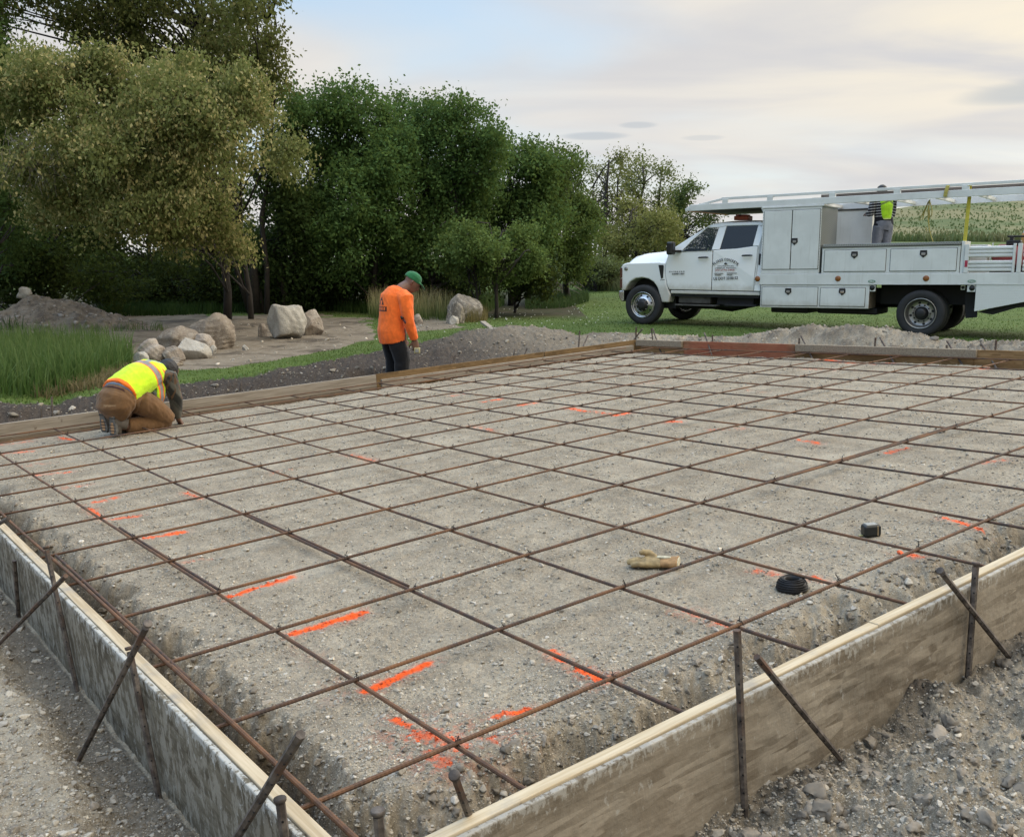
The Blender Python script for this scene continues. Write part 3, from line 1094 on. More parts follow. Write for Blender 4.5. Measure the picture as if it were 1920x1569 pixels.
M_GREY1 = lumber('grey_sawn_wood', (.19, .15, .105), (.29, .24, .175), 1, .3)
M_BROWN0 = lumber('brown_sawn_wood', (.12, .085, .055), (.21, .155, .105), 0, .25)

GF_ = 'form boards round the slab'
# near left
root = slab_empty('form_board', XL - BT, 0, FB)
props(root, 'wooden form along the near left, grey cement stained panel under a pale rail', 'form board', GF_)
yy = [-.62, .70, 3.14, 5.58, 8.05]
for k in range(4):
    m = MB()
    n = 24
    ys = np.linspace(yy[k] + .002, yy[k + 1] - .002, n)
    for a_, b_ in zip(ys[:-1], ys[1:]):
        pass
    m.box(0.0, .018, ys[0], ys[-1], -.02, FT - FB - .004)
    m.build('panel', M_OSB_L, root, bevel=.004)
for a_, b_, dz_ in ((-.62, .592, .0), (.598, 2.24, -.003), (2.246, 4.7, .001), (4.706, 8.05, -.001)):
    MB().box(.0205, BT, a_, b_, FT - FB - .089 + dz_, FT - FB + dz_).build('rail', M_PALE1, root, bevel=.003)
# near right
root = slab_empty('form_board', 0, YR - BT, FB)
props(root, 'wooden form along the near right, brown weathered panel under a clean pale rail', 'form board', GF_)
for a_, b_ in ((-.588, 2.42), (2.424, 4.86), (4.864, 9.0)):
    MB().box(a_, b_, 0, .018, -.02, FT - FB - .006).build('panel', M_OSB_R, root, bevel=.004)
for a_, b_, o_ in ((-.528, 1.372, 0), (1.378, 3.8, .004), (3.804, 9.0, 0)):
    MB().box(a_, b_, .0205 + o_, BT + o_, FT - FB - .089, FT - FB).build('rail', M_PALE0, root, bevel=.003)


def board_line(p0, p1, parts, label, h0=FB):
    """a form along the line p0-p1 (slab frame); parts: (name, from, to, inner offset, thickness, z0, z1, material, label)"""
    p0, p1 = np.array(p0), np.array(p1)
    ln = np.linalg.norm(p1 - p0)
    a = math.atan2(p1[1] - p0[1], p1[0] - p0[0])
    m4 = np.eye(4)
    q, r_q = np.linalg.qr(SM)
    m4[:3, :3] = (q * np.sign(np.diag(r_q))) @ np.array([[math.cos(a), -math.sin(a), 0], [math.sin(a), math.cos(a), 0], [0, 0, 1]])
    m4[:3, 3] = S1(p0[0], p0[1], h0)
    root = empty('form_board', mat=Matrix(m4.tolist()))
    props(root, label, 'form board', GF_)
    for nm, f, t_, off, th, z0, z1, mt, lb in parts:
        o = MB().box(f * ln, t_ * ln, off - th, off, z0 - h0, z1 - h0).build(nm, mt, root, bevel=.003)
        if lb:
            o['label'] = lb
    return root


# left form, near length: two boards one over the other, grey top
board_line((-.588, float(yleft(-.588)) + BT), (4.12, float(yleft(4.05)) + BT),
           [('upper_board', 0, .52, 0, .038, -.045, .10, M_GREY0, None), ('upper_board', .523, 1, 0, .038, -.045, .098, M_GREY0, None),
            ('lower_board', 0, .44, 0, .040, -.30, -.049, M_BROWN0, None), ('lower_board', .443, 1, 0, .040, -.30, -.049, M_BROWN0, None)],
           'weathered grey planks stacked as the left form beside the kneeling worker')
# left form, far length: strand board with a rail on its inner face
board_line((4.13, 7.75 + .02), (8.21, 7.54 + .02),
           [('panel', 0, .6, 0, .019, -.30, .102, M_OSB_FARL, None), ('panel', .603, 1, 0, .019, -.30, .10, M_OSB_FARL, None),
            ('rail', .012, .975, -.0215, .040, -.052, .034, M_GREY0, None)],
           'brown strand board form behind a grey rail, in front of the man in orange')
# back form
pB = lambda y: np.array([float(xback(y)), y])
yb = [7.55, 6.72, 5.02, 2.9, -.45]
root = board_line(pB(yb[0]) + [.019, 0], pB(yb[4]) + [.019, 0],
                  [('panel', 0, .104, .0, .019, -.30, .098, M_OSB_B, None), ('panel', .1045, .3155, .0, .019, -.30, .10, M_OSB_RED, 'red stained strand board panel'),
                   ('panel', .316, .58, .0, .019, -.30, .098, M_OSB_B, None), ('panel', .5805, 1, .0, .019, -.30, .10, M_OSB_B, None),
                   ('rail', .004, .104, -.021, .038, .02, .104, M_GREY1, None), ('rail', .319, .585, -.021, .038, .022, .106, M_GREY1, None)],
                  'strand board form across the back of the slab, partly stained red')

# ------------------------------------------------------------------ steel stakes holding the forms
GS = 'steel stakes driven beside the form boards'


def stake(top, bot, label, rad=.0125, head=True, holes=True, n=8):
    rad = rad * .82
    top, bot = np.array(top, float), np.array(bot, float)
    T_, B_ = S(top)[0], S(bot)[0]
    root = empty('form_stake', B_)
    d = T_ - B_
    m = MB()
    ln = np.linalg.norm(d)
    u_, v_, a_ = basis(d)
    m.tube([(0, 0, 0) - a_ * .05, d * .2, d * .6, d * .97], [rad * .8, rad, rad, rad * 1.03], 6)
    ns_ = len(m.F)
    if holes:
        side = np.array([-B_[0], -B_[1], .4])
        side = side - a_ * (side @ a_)
        side /= np.linalg.norm(side)
        for k in np.arange(.12, .93, .055 / max(ln, .2)):
            p = d * k
            m.tube([p + side * rad * .7, p + side * (rad + .0008)], .0032, 6)
    o = m.build('shaft', M_STAKE, root, smooth=False)
    o.data.materials.append(M_WIRE)
    o.data.polygons.foreach_set('material_index', np.r_[np.zeros(ns_, np.int32), np.ones(len(m.F) - ns_, np.int32)])
    if head:
        MB().tube([d - a_ * .012, d - a_ * .009, d - a_ * .001, d], [rad * 1.03, rad * 1.32, rad * 1.36, rad * 1.2], 10).build('head', M_STAKE, root, smooth=True)
    props(root, label, 'stake', GS)
    return root


yo = -.505
NR = [((.62, yo, .335), (.63, yo - .005, -.30), 'tall straight rusty stake against the near right form, left of its leaning brace', .0135, False),
      ((.665, yo - .02, .24), tuple(slabax(1575, 1421, 1, -.53)), 'leaning flat brace stake against the middle of the near right form', .0125, False),
      ((1.93, yo, .185), (1.86, yo - .01, -.31), 'straight stake with a round head at the right end of the near right form', .0135, True),
      ((1.665, yo - .01, .225), tuple(slabax(1908, 1252, 1, -.55)), 'long leaning brace stake crossing a straight stake at the far right', .0125, True),
      ((-.335, yo - .01, .27), tuple(slabz(905, 1600, -.1)), 'short rusty stake leaning over the near right form by the bottom edge', .012, True),
      ((-.52, yo + .0, .262), (-.52, yo - .002, -.25), 'square headed stake at the near corner of the forms', .014, True)]
for tp, bt_, lb, rd, hd in NR:
    stake(tp, bt_, lb, rd, hd)
xo = -.605
NL = [((xo, 2.13, .30), (xo - .005, 1.88, -.30), 'straight stake with a flat head on the near left form, left of centre', .0125, True),
      ((xo - .02, 1.66, .295), tuple(slabz(2, 1203, -.15)), 'thin leaning brace nailed to the near left form, reaching the left edge', .0115, False),
      ((xo, 2.98, .06), (xo - .005, 3.1, -.32), 'dark stake against the near left form at the left edge', .0125, False),
      ((xo - .02, 2.78, .31), tuple(slabz(-60, 1015, -.1)), 'leaning stake crossing the form top at the left edge', .0125, False),
      ((xo - .005, .70, .36), tuple(slabz(150, 1420, -.235)), 'rusty brace leaning out from the near left form to the ditch', .0125, True),
      ((xo - .004, .97, .205), (xo - .012, .80, -.31), 'straight stake with a flat head beside the leaning rusty brace', .013, True),
      ((xo - .005, -.38, .425), tuple(slabz(425, 1600, -.1)), 'pale dusty stake leaning across the form near the bottom edge', .0135, False),
      ((xo + .0, -.19, .185), (xo - .004, -.22, -.25), 'short round stake with a flat head beside the dusty leaning stake', .0135, True),
      ((xo, 4.6, .22), (xo, 4.6, -.3), 'stake against the near left form, out towards the left edge', .012, True)]
for tp, bt_, lb, rd, hd in NL:
    stake(tp, bt_, lb, rd, hd)
# back and left far stakes: base and tip read off the photograph
def along(u, v, h):
    return slabz(u, v, h)


BK = [(1093, 650, 1103, 628, 'l', 'leaning dark stake behind the left form near the far corner'), (1085, 651, 1087, 618, 'l', 'thin upright stake behind the left form near the far corner'),
      (1188, 638, 1206, 615, 'b', 'leaning stake at the far corner of the forms'), (1192, 639, 1193, 611, 'b', 'upright stake at the far corner of the forms'),
      (1224, 640, 1221, 614, 'b', 'upright stake of the pair just right of the far corner'), (1232, 640, 1223, 614, 'b', 'leaning stake of the pair just right of the far corner'),
      (1326, 640, 1320, 622, 'b', 'leaning stake above the red stained board'), (1336, 641, 1336, 626, 'b', 'short upright stake above the red stained board'),
      (1498, 646, 1499, 632, 'b', 'short upright stake where the red board ends'), (1510, 646, 1501, 628, 'b', 'leaning stake where the red board ends'),
      (1640, 651, 1642, 631, 'b', 'red painted upright stake behind the back form'), (1660, 651, 1649, 631, 'b', 'leaning stake beside the red painted stake'),
      (1775, 657, 1775, 645, 'b', 'short stub stake below the rear wheel of the truck'), (1787, 657, 1774, 637, 'b', 'leaning dark stake behind the back rail end'),
      (1850, 660, 1838, 640, 'b', 'leaning stake at the right end of the back rail'), (1866, 660, 1868, 635, 'b', 'upright grey stake at the far right of the back form')]
for ub, vb, ut, vt, side_, lb in BK:
    b_ = slabz(ub, vb, .08)
    if side_ == 'b':
        xq = float(xback(b_[1])) + .045
        b_ = slabax(ub, vb, 0, xq)
        tp = slabax(ut, vt, 0, xq + (.0 if abs(ub - ut) < 4 else .06))
    else:
        yq = float(yleft(b_[0])) + .06
        b_ = slabax(ub, vb, 1, yq)
        tp = slabax(ut, vt, 1, yq + (.0 if abs(ub - ut) < 4 else .06))
    d = tp - b_
    b2 = b_ - d / max(d[2], .05) * .28
    stake(tp, b2, lb, .013, False, False, 6)
LF = [(700, 708, 702, 683, 'stake pair behind the left form, below the man in orange, left one'), (714, 706, 717, 683, 'stake pair behind the left form, below the man in orange, right one'),
      (848, 683, 855, 664, 'single leaning stake behind the left form, right of the man in orange'), (963, 667, 966, 653, 'short dark stake behind the left form, middle of the far length'),
      (984, 664, 989, 651, 'leaning short stake behind the left form, middle of the far length'), (465, 735, 473, 723, 'short dark stub stake in the soil beside the left form'),
      (450, 737, 452, 716, 'upright stake in the soil behind the left form'), (98, 786, 97, 741, 'dark upright stake in the black soil left of the kneeling man'),
      (77, 788, 77, 763, 'short stub stake in the black soil at far left')]
for ub, vb, ut, vt, lb in LF:
    b_ = slabz(ub, vb, .08)
    yq = float(yleft(b_[0])) + .075
    b_, tp = slabax(ub, vb, 1, yq), slabax(ut, vt, 1, yq)
    d = tp - b_
    stake(tp, b_ - d / max(d[2], .05) * .28, lb, .012, False, False, 6)

# ------------------------------------------------------------------ things lying on the grid
M_LEATHER = simple('tan_leather', (.36, .205, .085), .8, 0, .16, 30, .4, 90, .002)
M_PALM = simple('pale_leather', (.36, .26, .125), .8, 0, .2, 26, .4, 90, .002)
M_LINER = simple('fleece_liner', (.55, .50, .36), .95, 0, .15, 60, .6, 120, .003)
q, r_q = np.linalg.qr(SM)
SROT = Matrix((q * np.sign(np.diag(r_q))).tolist())


def slab_thing(name, x, y, a, h):
    m = np.eye(4)
    m[:3, :3] = np.array(SROT) @ np.array([[math.cos(a), -math.sin(a), 0], [math.sin(a), math.cos(a), 0], [0, 0, 1]])
    m[:3, 3] = S1(x, y, h)
    return empty(name, mat=Matrix(m.tolist()))


def ground_h(x, y):
    p = S1(x, y, 0)
    return iS([[p[0], p[1], gz(p[0], p[1])]])[0][2]


# glove: cuff to the right in the picture, fingers to the left
c0, c1 = slabz(1272, 1056, -.03), slabz(1175, 1052, -.03)
gx, gy = (c0 + c1)[:2] / 2
ga = math.atan2(c1[1] - c0[1], c1[0] - c0[0])
root = slab_thing('work_glove', gx, gy, ga, ground_h(gx, gy))
props(root, 'tan leather work glove lying on the gravel inside the bar grid', 'glove')
m = MB()
m.tube([(-.045, 0, .022), (-.02, 0, .026), (.02, 0, .026), (.045, 0, .024)], [.036, .042, .047, .040], 14, squash=.52)
m.tube([(.03, -.034, .022), (.062, -.040, .020), (.092, -.038, .016), (.108, -.034, .014)], [.0145, .0145, .0135, .009], 10)
m.tube([(.035, -.012, .028), (.070, -.014, .030), (.103, -.012, .022), (.120, -.010, .016)], [.015, .015, .014, .009], 10)
m.tube([(.035, .012, .028), (.068, .013, .034), (.098, .010, .026), (.112, .008, .018)], [.0145, .0145, .0135, .009], 10)
m.tube([(.030, .034, .024), (.058, .036, .026), (.080, .030, .019), (.092, .026, .014)], [.013, .013, .012, .008], 10)
m.tube([(-.012, -.02, .040), (.015, -.022, .062), (.045, -.012, .068), (.060, -.006, .064)], [.017, .016, .014, .009], 10)
fuse(m.build('hand_part', M_PALM, root, smooth=True), .0035, 3, .004, .02)
m = MB()
m.tube([(-.038, 0, .026), (-.062, 0, .028), (-.098, 0, .030), (-.118, 0, .032)], [.035, .041, .049, .050], 16, squash=.50)
fuse(m.build('cuff', M_LEATHER, root, smooth=True), .0035, 2, .004, .02)
m = MB()
m.tube([(-.115, 0, .032), (-.121, 0, .032)], [.047, .044], 16, squash=.42)
m.tube([(-.02, -.012, .048), (-.06, -.004, .050), (-.085, .0, .052)], [.010, .014, .008], 8, squash=.5)
fuse(m.build('liner', M_LINER, root, smooth=True), .003, 1)

# coil of tie wire
cx, cy = slabz(1485, 1094, -.03)[:2]
root = slab_thing('wire_coil', cx, cy, 0, ground_h(cx, cy))
props(root, 'black coil of tie wire with a hollow centre standing on the gravel', 'wire coil')
m = MB()
g = random.Random(4)
for k, (r_, z_) in enumerate([(.064, .010), (.062, .019), (.060, .028), (.055, .037), (.048, .044), (.040, .048)]):
    for e in range(3):
        ph = g.uniform(0, 6.28)
        pts = []
        for q_ in range(31):
            th = 2 * math.pi * q_ / 30 + ph
            rr_ = r_ - e * .0016 + .0014 * math.sin(3 * th + e)
            pts.append((rr_ * math.cos(th), rr_ * math.sin(th), z_ - e * .0028 + .0012 * math.sin(2 * th + k)))
        m.tube(pts, .0022, 6)
m.build('windings', M_WIRE, root, smooth=True)
MB().lathe([(.0625, .001), (.0635, .010), (.059, .027), (.046, .043), (.034, .048), (.029, .046), (.027, .008), (.0625, .001)], n=40).build('core', M_WIRE, root, smooth=True)

# tape measure
tx_, ty_ = slabz(1633, 994, -.03)[:2]
root = slab_thing('tape_measure', tx_, ty_, R(-32), ground_h(tx_, ty_))
props(root, 'small black tape measure with a pale top lying among the bars', 'tape measure')
M_BLK = simple('black_plastic', (.012, .014, .014), .42, 0, .1, 20)
M_GREYLBL = simple('grey_label', (.30, .30, .28), .45, 0, .2, 90)
MB().box(-.042, .042, -.028, .028, .002, .060).build('case', M_BLK, root, bevel=.013, seg=4)
MB().box(-.028, .026, -.021, .021, .058, .0625).build('label_plate', M_GREYLBL, root, bevel=.002)
MB().box(.020, .0235, -.0288, .0288, .008, .056).build('edge_band', simple('tan_band', (.42, .30, .16), .5), root)
MB().box(-.060, -.042, -.008, .008, .006, .010).build('tape_tip', simple('tape_steel', (.45, .42, .2), .4, .3), root)
# ------------------------------------------------------------------ the white utility truck
TA = np.array([2.6897, 19.9600, 0.0])
TYAW = R(-34.327)
TW = 2.25                                        # width over the bed
M_WHITE = simple('white_vehicle_paint', (.76, .77, .77), .22, 0, .015, 1.2, coat=.35)
t = NT('white_door_paint')                       # road dirt thrown up over the lower doors
sp = t.n('ShaderNodeSeparateXYZ')
t.t.links.new(t.tc.outputs['Object'], sp.inputs[0])
dn = t.math('ADD', t.ramp(sp.outputs[2], 1.10, .66), t.math('MULTIPLY', t.math('SUBTRACT', t.noise(5, 5, .65), .5), .9))
t.set(color=t.mix(t.math('MULTIPLY', t.ramp(dn, .35, 1.1), .62), (.76, .77, .77), (.36, .32, .255)), rough=.24, coat=.3)
M_DOOR = t.m
t = NT('white_bed_paint')
a = t.noise(2.2, 5, .6)
c = t.mix(t.ramp(a, .35, .7), (.59, .60, .585), (.67, .68, .665))
c = t.mix(t.ramp(t.noise(9, 5, .7), .69, .76), c, (.40, .38, .34))
st_ = t.noise(3, 5, .65, sc3=(7, 7, .5))
c = t.mix(t.math('MULTIPLY', t.ramp(st_, .52, .72), .32), c, (.40, .385, .34))
sp = t.n('ShaderNodeSeparateXYZ')
t.t.links.new(t.tc.outputs['Object'], sp.inputs[0])
low_ = t.math('ADD', t.ramp(sp.outputs[2], .80, .40), t.math('MULTIPLY', t.math('SUBTRACT', t.noise(6, 5, .7), .5), .9))
c = t.mix(t.math('MULTIPLY', t.ramp(low_, .4, 1.1), .5), c, (.34, .30, .24))
t.set(color=c, rough=.42)
M_BED = t.m
M_RACK = simple('white_rack_paint', (.66, .67, .66), .42, 0, .06, 3)
M_UND = simple('black_chassis', (.010, .010, .013), .7, 0, .2, 5)
M_DIRTY = simple('dirty_steel', (.075, .070, .062), .75, 0, .25, 4)
M_RUB = simple('tyre_rubber', (.020, .020, .022), .78, 0, .15, 6, .3, 60, .003)
M_CHR = simple('polished_aluminium', (.50, .50, .50), .24, 1.0, .15, 7)
M_STEELW = simple('dull_wheel_steel', (.36, .35, .335), .38, .85, .12, 8)
M_HUB = simple('dark_hub', (.018, .018, .020), .5, .2, .2, 12)
M_BLKP = simple('black_trim', (.010, .010, .012), .38, 0, .1, 10)
M_AMBER = simple('amber_lens', (.30, .105, .022), .3, 0, .25, 60)
M_REDL = simple('red_brown_lens', (.12, .045, .03), .3, 0, .25, 40)
M_GRN = simple('green_sticker', (.10, .26, .17), .4)
M_STK = simple('pale_green_print', (.52, .60, .54), .4, 0, .3, 60)
M_REDT = simple('red_tape', (.42, .03, .07), .5)
M_INK = simple('dark_lettering', (.022, .024, .026), .5)
M_INKR = simple('red_lettering', (.38, .09, .10), .5)
M_RUSTED = simple('rusty_paint', (.42, .22, .08), .7, 0, .2, 14)
t = NT('diamond_plate')
ck = t.n('ShaderNodeTexChecker')
mp = t.n('ShaderNodeMapping')
t.t.links.new(t.tc.outputs['Object'], mp.inputs[0])
mp.inputs['Rotation'].default_value = (0, R(45), 0)
t.t.links.new(mp.outputs[0], ck.inputs[0])
ck.inputs['Scale'].default_value = 52
t.set(color=t.mix(t.math('MULTIPLY', ck.outputs[1], .12), (.64, .65, .635), (.50, .51, .50)), rough=.4)
t.bump(ck.outputs[1], .6, .003)
M_DIAW = t.m
t = NT('bare_diamond_plate')
ck = t.n('ShaderNodeTexChecker')
mp = t.n('ShaderNodeMapping')
t.t.links.new(t.tc.outputs['Object'], mp.inputs[0])
mp.inputs['Rotation'].default_value = (R(45), R(45), 0)
t.t.links.new(mp.outputs[0], ck.inputs[0])
ck.inputs['Scale'].default_value = 34
t.set(color=t.mix(ck.outputs[1], (.30, .31, .30), (.20, .21, .20)), rough=.38, metal=.6)
t.bump(ck.outputs[1], .6, .003)
M_DIA = t.m


def glass(name, tint, rough=.03, alpha=.5):
    g = NT(name)
    g.set(color=tint, rough=rough, spec=.6, alpha=alpha)
    return g.m


M_GLASS = glass('side_glass', (.012, .018, .018), .03, .30)
M_TINT = glass('tinted_glass', (.012, .013, .016), .04, .93)

truck = empty('utility_truck', TA, TYAW)
props(truck, 'white crew cab work truck with tool boxes and overhead rack on the lawn', 'truck')


def shear(mb, k=.016, x0=2.5):
    for v in mb.V:
        v[:, 2] += np.maximum(v[:, 0] - x0, -1.7) * k
    return mb


def ys(z):
    return .055 + max(0.0, z - 1.46) * .27 + max(0, 1.0 - z) * .03


CW = 2.21                                        # cab: far side is the mirror image y -> CW - y


def panel(poly, th=.035, far=False, off=0.0):
    if far:
        return MB().plate(poly, lambda x, z: (x, CW - ys(z) - off, z), lambda x, z: (x, CW - ys(z) - th, z))
    return MB().plate(poly, lambda x, z: (x, ys(z) + off, z), lambda x, z: (x, ys(z) + th, z))


fender = [(-.535, 1.17), (-.50, 1.235), (-.40, 1.265), (.30, 1.285), (.455, 1.275), (.465, 1.25), (.47, 1.05), (.52, .80), (.60, .63), (.565, .47), (.41, .47), (.36, .62), (.305, .77),
          (.22, .88), (.10, .945), (-.05, .965), (-.20, .945), (-.33, .87), (-.40, .77), (-.44, .69), (-.53, .69)]
fdoor = [(.475, 1.27), (.48, 1.03), (.53, .80), (.575, .735), (1.472, .735), (1.472, 1.515), (.80, 1.498), (.62, 1.515), (.55, 1.50)]
rdoor = [(1.487, .735), (2.345, .735), (2.352, 1.0), (2.385, 1.585), (2.275, 1.587), (1.95, 1.546), (1.62, 1.530), (1.487, 1.517)]
apil = [(.555, 1.515), (.70, 1.512), (.83, 1.51), (1.02, 1.713), (1.30, 1.953), (1.37, 1.985), (1.37, 2.02), (1.0, 1.80)]
rrail = [(1.37, 1.985), (1.31, 1.957), (1.548, 1.960), (1.70, 1.985), (2.335, 1.992), (2.40, 1.97), (2.44, 2.02), (2.38, 2.055), (1.60, 2.05), (1.37, 2.02)]
bpil = [(1.455, 1.525), (1.62, 1.534), (1.703, 1.983), (1.547, 1.957)]
cpil = [(2.281, 1.592), (2.393, 1.592), (2.36, 1.0), (2.352, .735), (2.475, .735), (2.475, 1.95), (2.442, 2.02), (2.402, 1.968), (2.337, 1.990)]
fwin = [(.835, 1.503), (1.455, 1.520), (1.547, 1.957), (1.30, 1.953), (1.02, 1.715)]
rwin = [(1.62, 1.534), (1.95, 1.550), (2.28, 1.592), (2.337, 1.990), (1.703, 1.984)]
for far in (False, True):
    o = panel(fender, .42, far).build('fender', M_DOOR, truck, bevel=.028, seg=3)
    d1 = panel(fdoor, .05, far, .004).build('door', M_DOOR, truck, bevel=.010)
    d2 = panel(rdoor, .05, far, .004).build('door', M_DOOR, truck, bevel=.010)
    m = panel(apil, .06, far)
    for pl in (rrail, cpil):
        q_ = panel(pl, .06, far)
        m.add(q_.V[0], q_.F)
    m.build('window_surround', M_WHITE, truck, bevel=.012)
    q_ = panel(bpil, .05, far)
    q_.build('pillar', M_WHITE, truck, bevel=.006)
    panel(fwin, .022, far, .014).build('window', M_GLASS, truck)
    panel(rwin, .022, far, .014).build('window', M_TINT, truck)
    if not far:
        for d_, hx, hz in ((d1, 1.30, 1.372), (d2, 2.20, 1.41)):
            y0 = ys(hz)
            MB().tube([(hx - .10, y0 - .004, hz), (hx - .085, y0 - .03, hz + .004), (hx + .06, y0 - .034, hz + .01), (hx + .10, y0 - .004, hz + .006)], [.016, .020, .022, .014], 10,
                      squash=.8).build('handle', M_BLKP, d_, smooth=True)
# belt trim, seams and the dark line under the glass
MB().plate([(.80, 1.492), (1.46, 1.512), (1.46, 1.526), (.80, 1.506)], lambda x, z: (x, ys(z) - .006, z), lambda x, z: (x, ys(z) + .01, z)).build('window_seal', M_BLKP, truck)
m = MB()
m.box(.50, 2.44, .115, CW - .115, .60, 1.45)
m.build('cab_liner', M_UND, truck)
# fender mouth, wheel house, vents, badge
MB().box(-.42, .55, .43, CW - .43, .45, 1.20).build('engine_bay', M_UND, truck)
MB().plate([(.325, 1.225), (.43, 1.225), (.445, 1.20), (.435, .97), (.39, .945), (.365, 1.05)], lambda x, z: (x, ys(z) - .004, z), lambda x, z: (x, ys(z) + .02, z)).build('vent', M_BLKP, truck)
MB().lathe([(0, -.008), (.034, -.008), (.043, -.002), (.044, .012)], (-.415, ys(1.14), 1.145), (0, 1, 0), 20).build('side_marker', M_STEELW, truck, smooth=True)
MB().plate([(.37, .925), (.47, .935), (.47, .925), (.37, .915)], lambda x, z: (x, ys(z) - .002, z), lambda x, z: (x, ys(z) + .02, z)).build('seam', M_BLKP, truck)
# hood
st_ = [(-.52, 1.24, .86), (-.50, 1.345, .87), (-.42, 1.415, .88), (-.20, 1.470, .89), (.15, 1.502, .90), (.46, 1.530, .92), (.60, 1.555, .93), (.68, 1.560, .94)]
V, F = [], []
nw = 17
for x, zt, hw in st_:
    for k in range(nw):
        s_ = -1 + 2 * k / (nw - 1)
        y = CW / 2 + hw * math.copysign(abs(s_) ** .9, s_)
        z = 1.17 + (zt - 1.17) * (1 - abs(s_) ** 5)
        V.append((x, y, z))
for i in range(len(st_) - 1):
    for k in range(nw - 1):
        a_ = i * nw + k
        F.append((a_, a_ + 1, a_ + nw + 1, a_ + nw))
F.append(tuple(range(nw)))
MB().add(V, F).build('hood', M_WHITE, truck, smooth=True)
# grille, headlights, bumper
MB().box(-.525, -.44, .48, CW - .48, .72, 1.19).build('grille', M_BLKP, truck, bevel=.02)
for y0 in (.045, CW - .30):
    for z0, z1 in ((.96, 1.165), (.745, .945)):
        MB().box(-.556, -.50, y0, y0 + .255, z0, z1).build('headlight', M_REDL, truck, bevel=.012)
m = MB().plate([(-.50, .69), (-.575, .68), (-.585, .62), (-.56, .52), (-.50, .455), (-.455, .47), (-.455, .69)], lambda x, z: (x, .05, z), lambda x, z: (x, CW - .05, z))
m.build('bumper', M_CHR, truck, bevel=.02, seg=3)
# roof, windscreen, back wall, cowl
rx = [(1.30, 1.985), (1.45, 2.035), (1.70, 2.052), (2.10, 2.060), (2.36, 2.050), (2.455, 1.99)]
V, F = [], []
for x, z in rx:
    for k in range(nw):
        s_ = -1 + 2 * k / (nw - 1)
        yy_ = CW / 2 + s_ * (CW / 2 - ys(z) - .03)
        V.append((x, yy_, z + .045 * (1 - s_ ** 4)))
for i in range(len(rx) - 1):
    for k in range(nw - 1):
        a_ = i * nw + k
        F.append((a_, a_ + 1, a_ + nw + 1, a_ + nw))
MB().add(V, F).build('roof', M_WHITE, truck, smooth=True)
MB().plate([(.62, .12), (1.33, .27), (1.33, CW - .27), (.62, CW - .12)], lambda x, y: (x, y, 1.545 + (x - .62) * .64), lambda x, y: (x + .012, y, 1.535 + (x - .62) * .64)).build('windscreen', M_GLASS, truck)
MB().box(2.43, 2.47, .2, CW - .2, .70, 1.99).build('cab_back', M_WHITE, truck)
MB().box(.58, 1.02, .14, CW - .14, 1.30, 1.50).build('dashboard', M_BLKP, truck, bevel=.05, seg=3)
for y0 in (.22, 1.42):
    m = MB().box(1.42, 1.56, y0, y0 + .55, 1.1, 1.62)
    m.build('seat', M_BLKP, truck, bevel=.05, seg=3)
m = MB()
pts = [(1.04 + .06 * math.sin(a_) * .5, .62 + .19 * math.cos(a_), 1.56 + .185 * math.sin(a_)) for a_ in np.linspace(0, 2 * np.pi, 25)]
m.tube(pts, .016, 8, cap=False)
m.tube([(1.04, .44, 1.56), (1.03, .62, 1.53), (1.04, .80, 1.56)], .015, 6)
m.tube([(1.03, .62, 1.53), (.90, .62, 1.44)], .03, 8)
m.build('steering_wheel', M_BLKP, truck, smooth=True)
# mirrors
for far in (False, True):
    sg = (lambda y: y) if not far else (lambda y: CW - y)
    m = MB()
    m.box(.60, .735, min(sg(-.20), sg(-.02)), max(sg(-.20), sg(-.02)), 1.43, 1.685)
    o = m.build('mirror', M_BLKP, truck, bevel=.035, seg=3)
    MB().bar((.70, sg(-.05), 1.50), (.80, sg(.08), 1.50), .05, .05).build('arm', M_BLKP, o, bevel=.01)
# rocker, step, chassis
MB().box(.60, 2.47, .075, .13, .655, .722).build('rocker', M_DOOR, truck, bevel=.012)
MB().box(.74, 1.43, .16, .60, .46, .64).build('battery_box', M_DIRTY, truck, bevel=.02)
MB().box(.70, 1.60, .06, .26, .415, .445).build('step', M_DIRTY, truck, bevel=.008)
m = MB()
for y0 in (.66, 1.48):
    m.box(-.45, 7.4, y0, y0 + .09, .56, .80)
m.build('frame_rails', M_UND, truck)
m = MB()
m.box(.55, 2.45, .12, CW - .12, .60, .66)
m.box(1.55, 2.3, .22, .65, .46, .60)
m.box(1.75, 2.4, .1, .35, .44, .475)
m.tube([(.35, .9, .5), (1.6, .9, .45), (2.3, .9, .5), (4.8, 1.1, .5), (5.4, 1.1, .42)], [.10, .17, .06, .05, .16], 12)
m.tube([(.2, .55, .42), (.6, .75, .36), (1.5, .85, .36)], .035, 8)
m.box(.25, .62, .3, .6, .34, .62)
m.tube([(1.5, .35, .46), (1.85, .34, .42), (2.1, .36, .48)], .05, 8)
m.build('drivetrain', M_UND, truck)
m = MB().box(2.62, 3.35, .30, 1.0, .33, .46).box(3.5, 4.6, .35, 1.2, .34, .46)
m.build('fuel_tank', M_UND, truck, bevel=.03)
m = MB().tube([(0, .18, .41), (0, 2.05, .41)], .07, 10).tube([(5.41, .2, .41), (5.41, 2.05, .41)], .08, 10)
m.build('axles', M_UND, truck)
# wheels


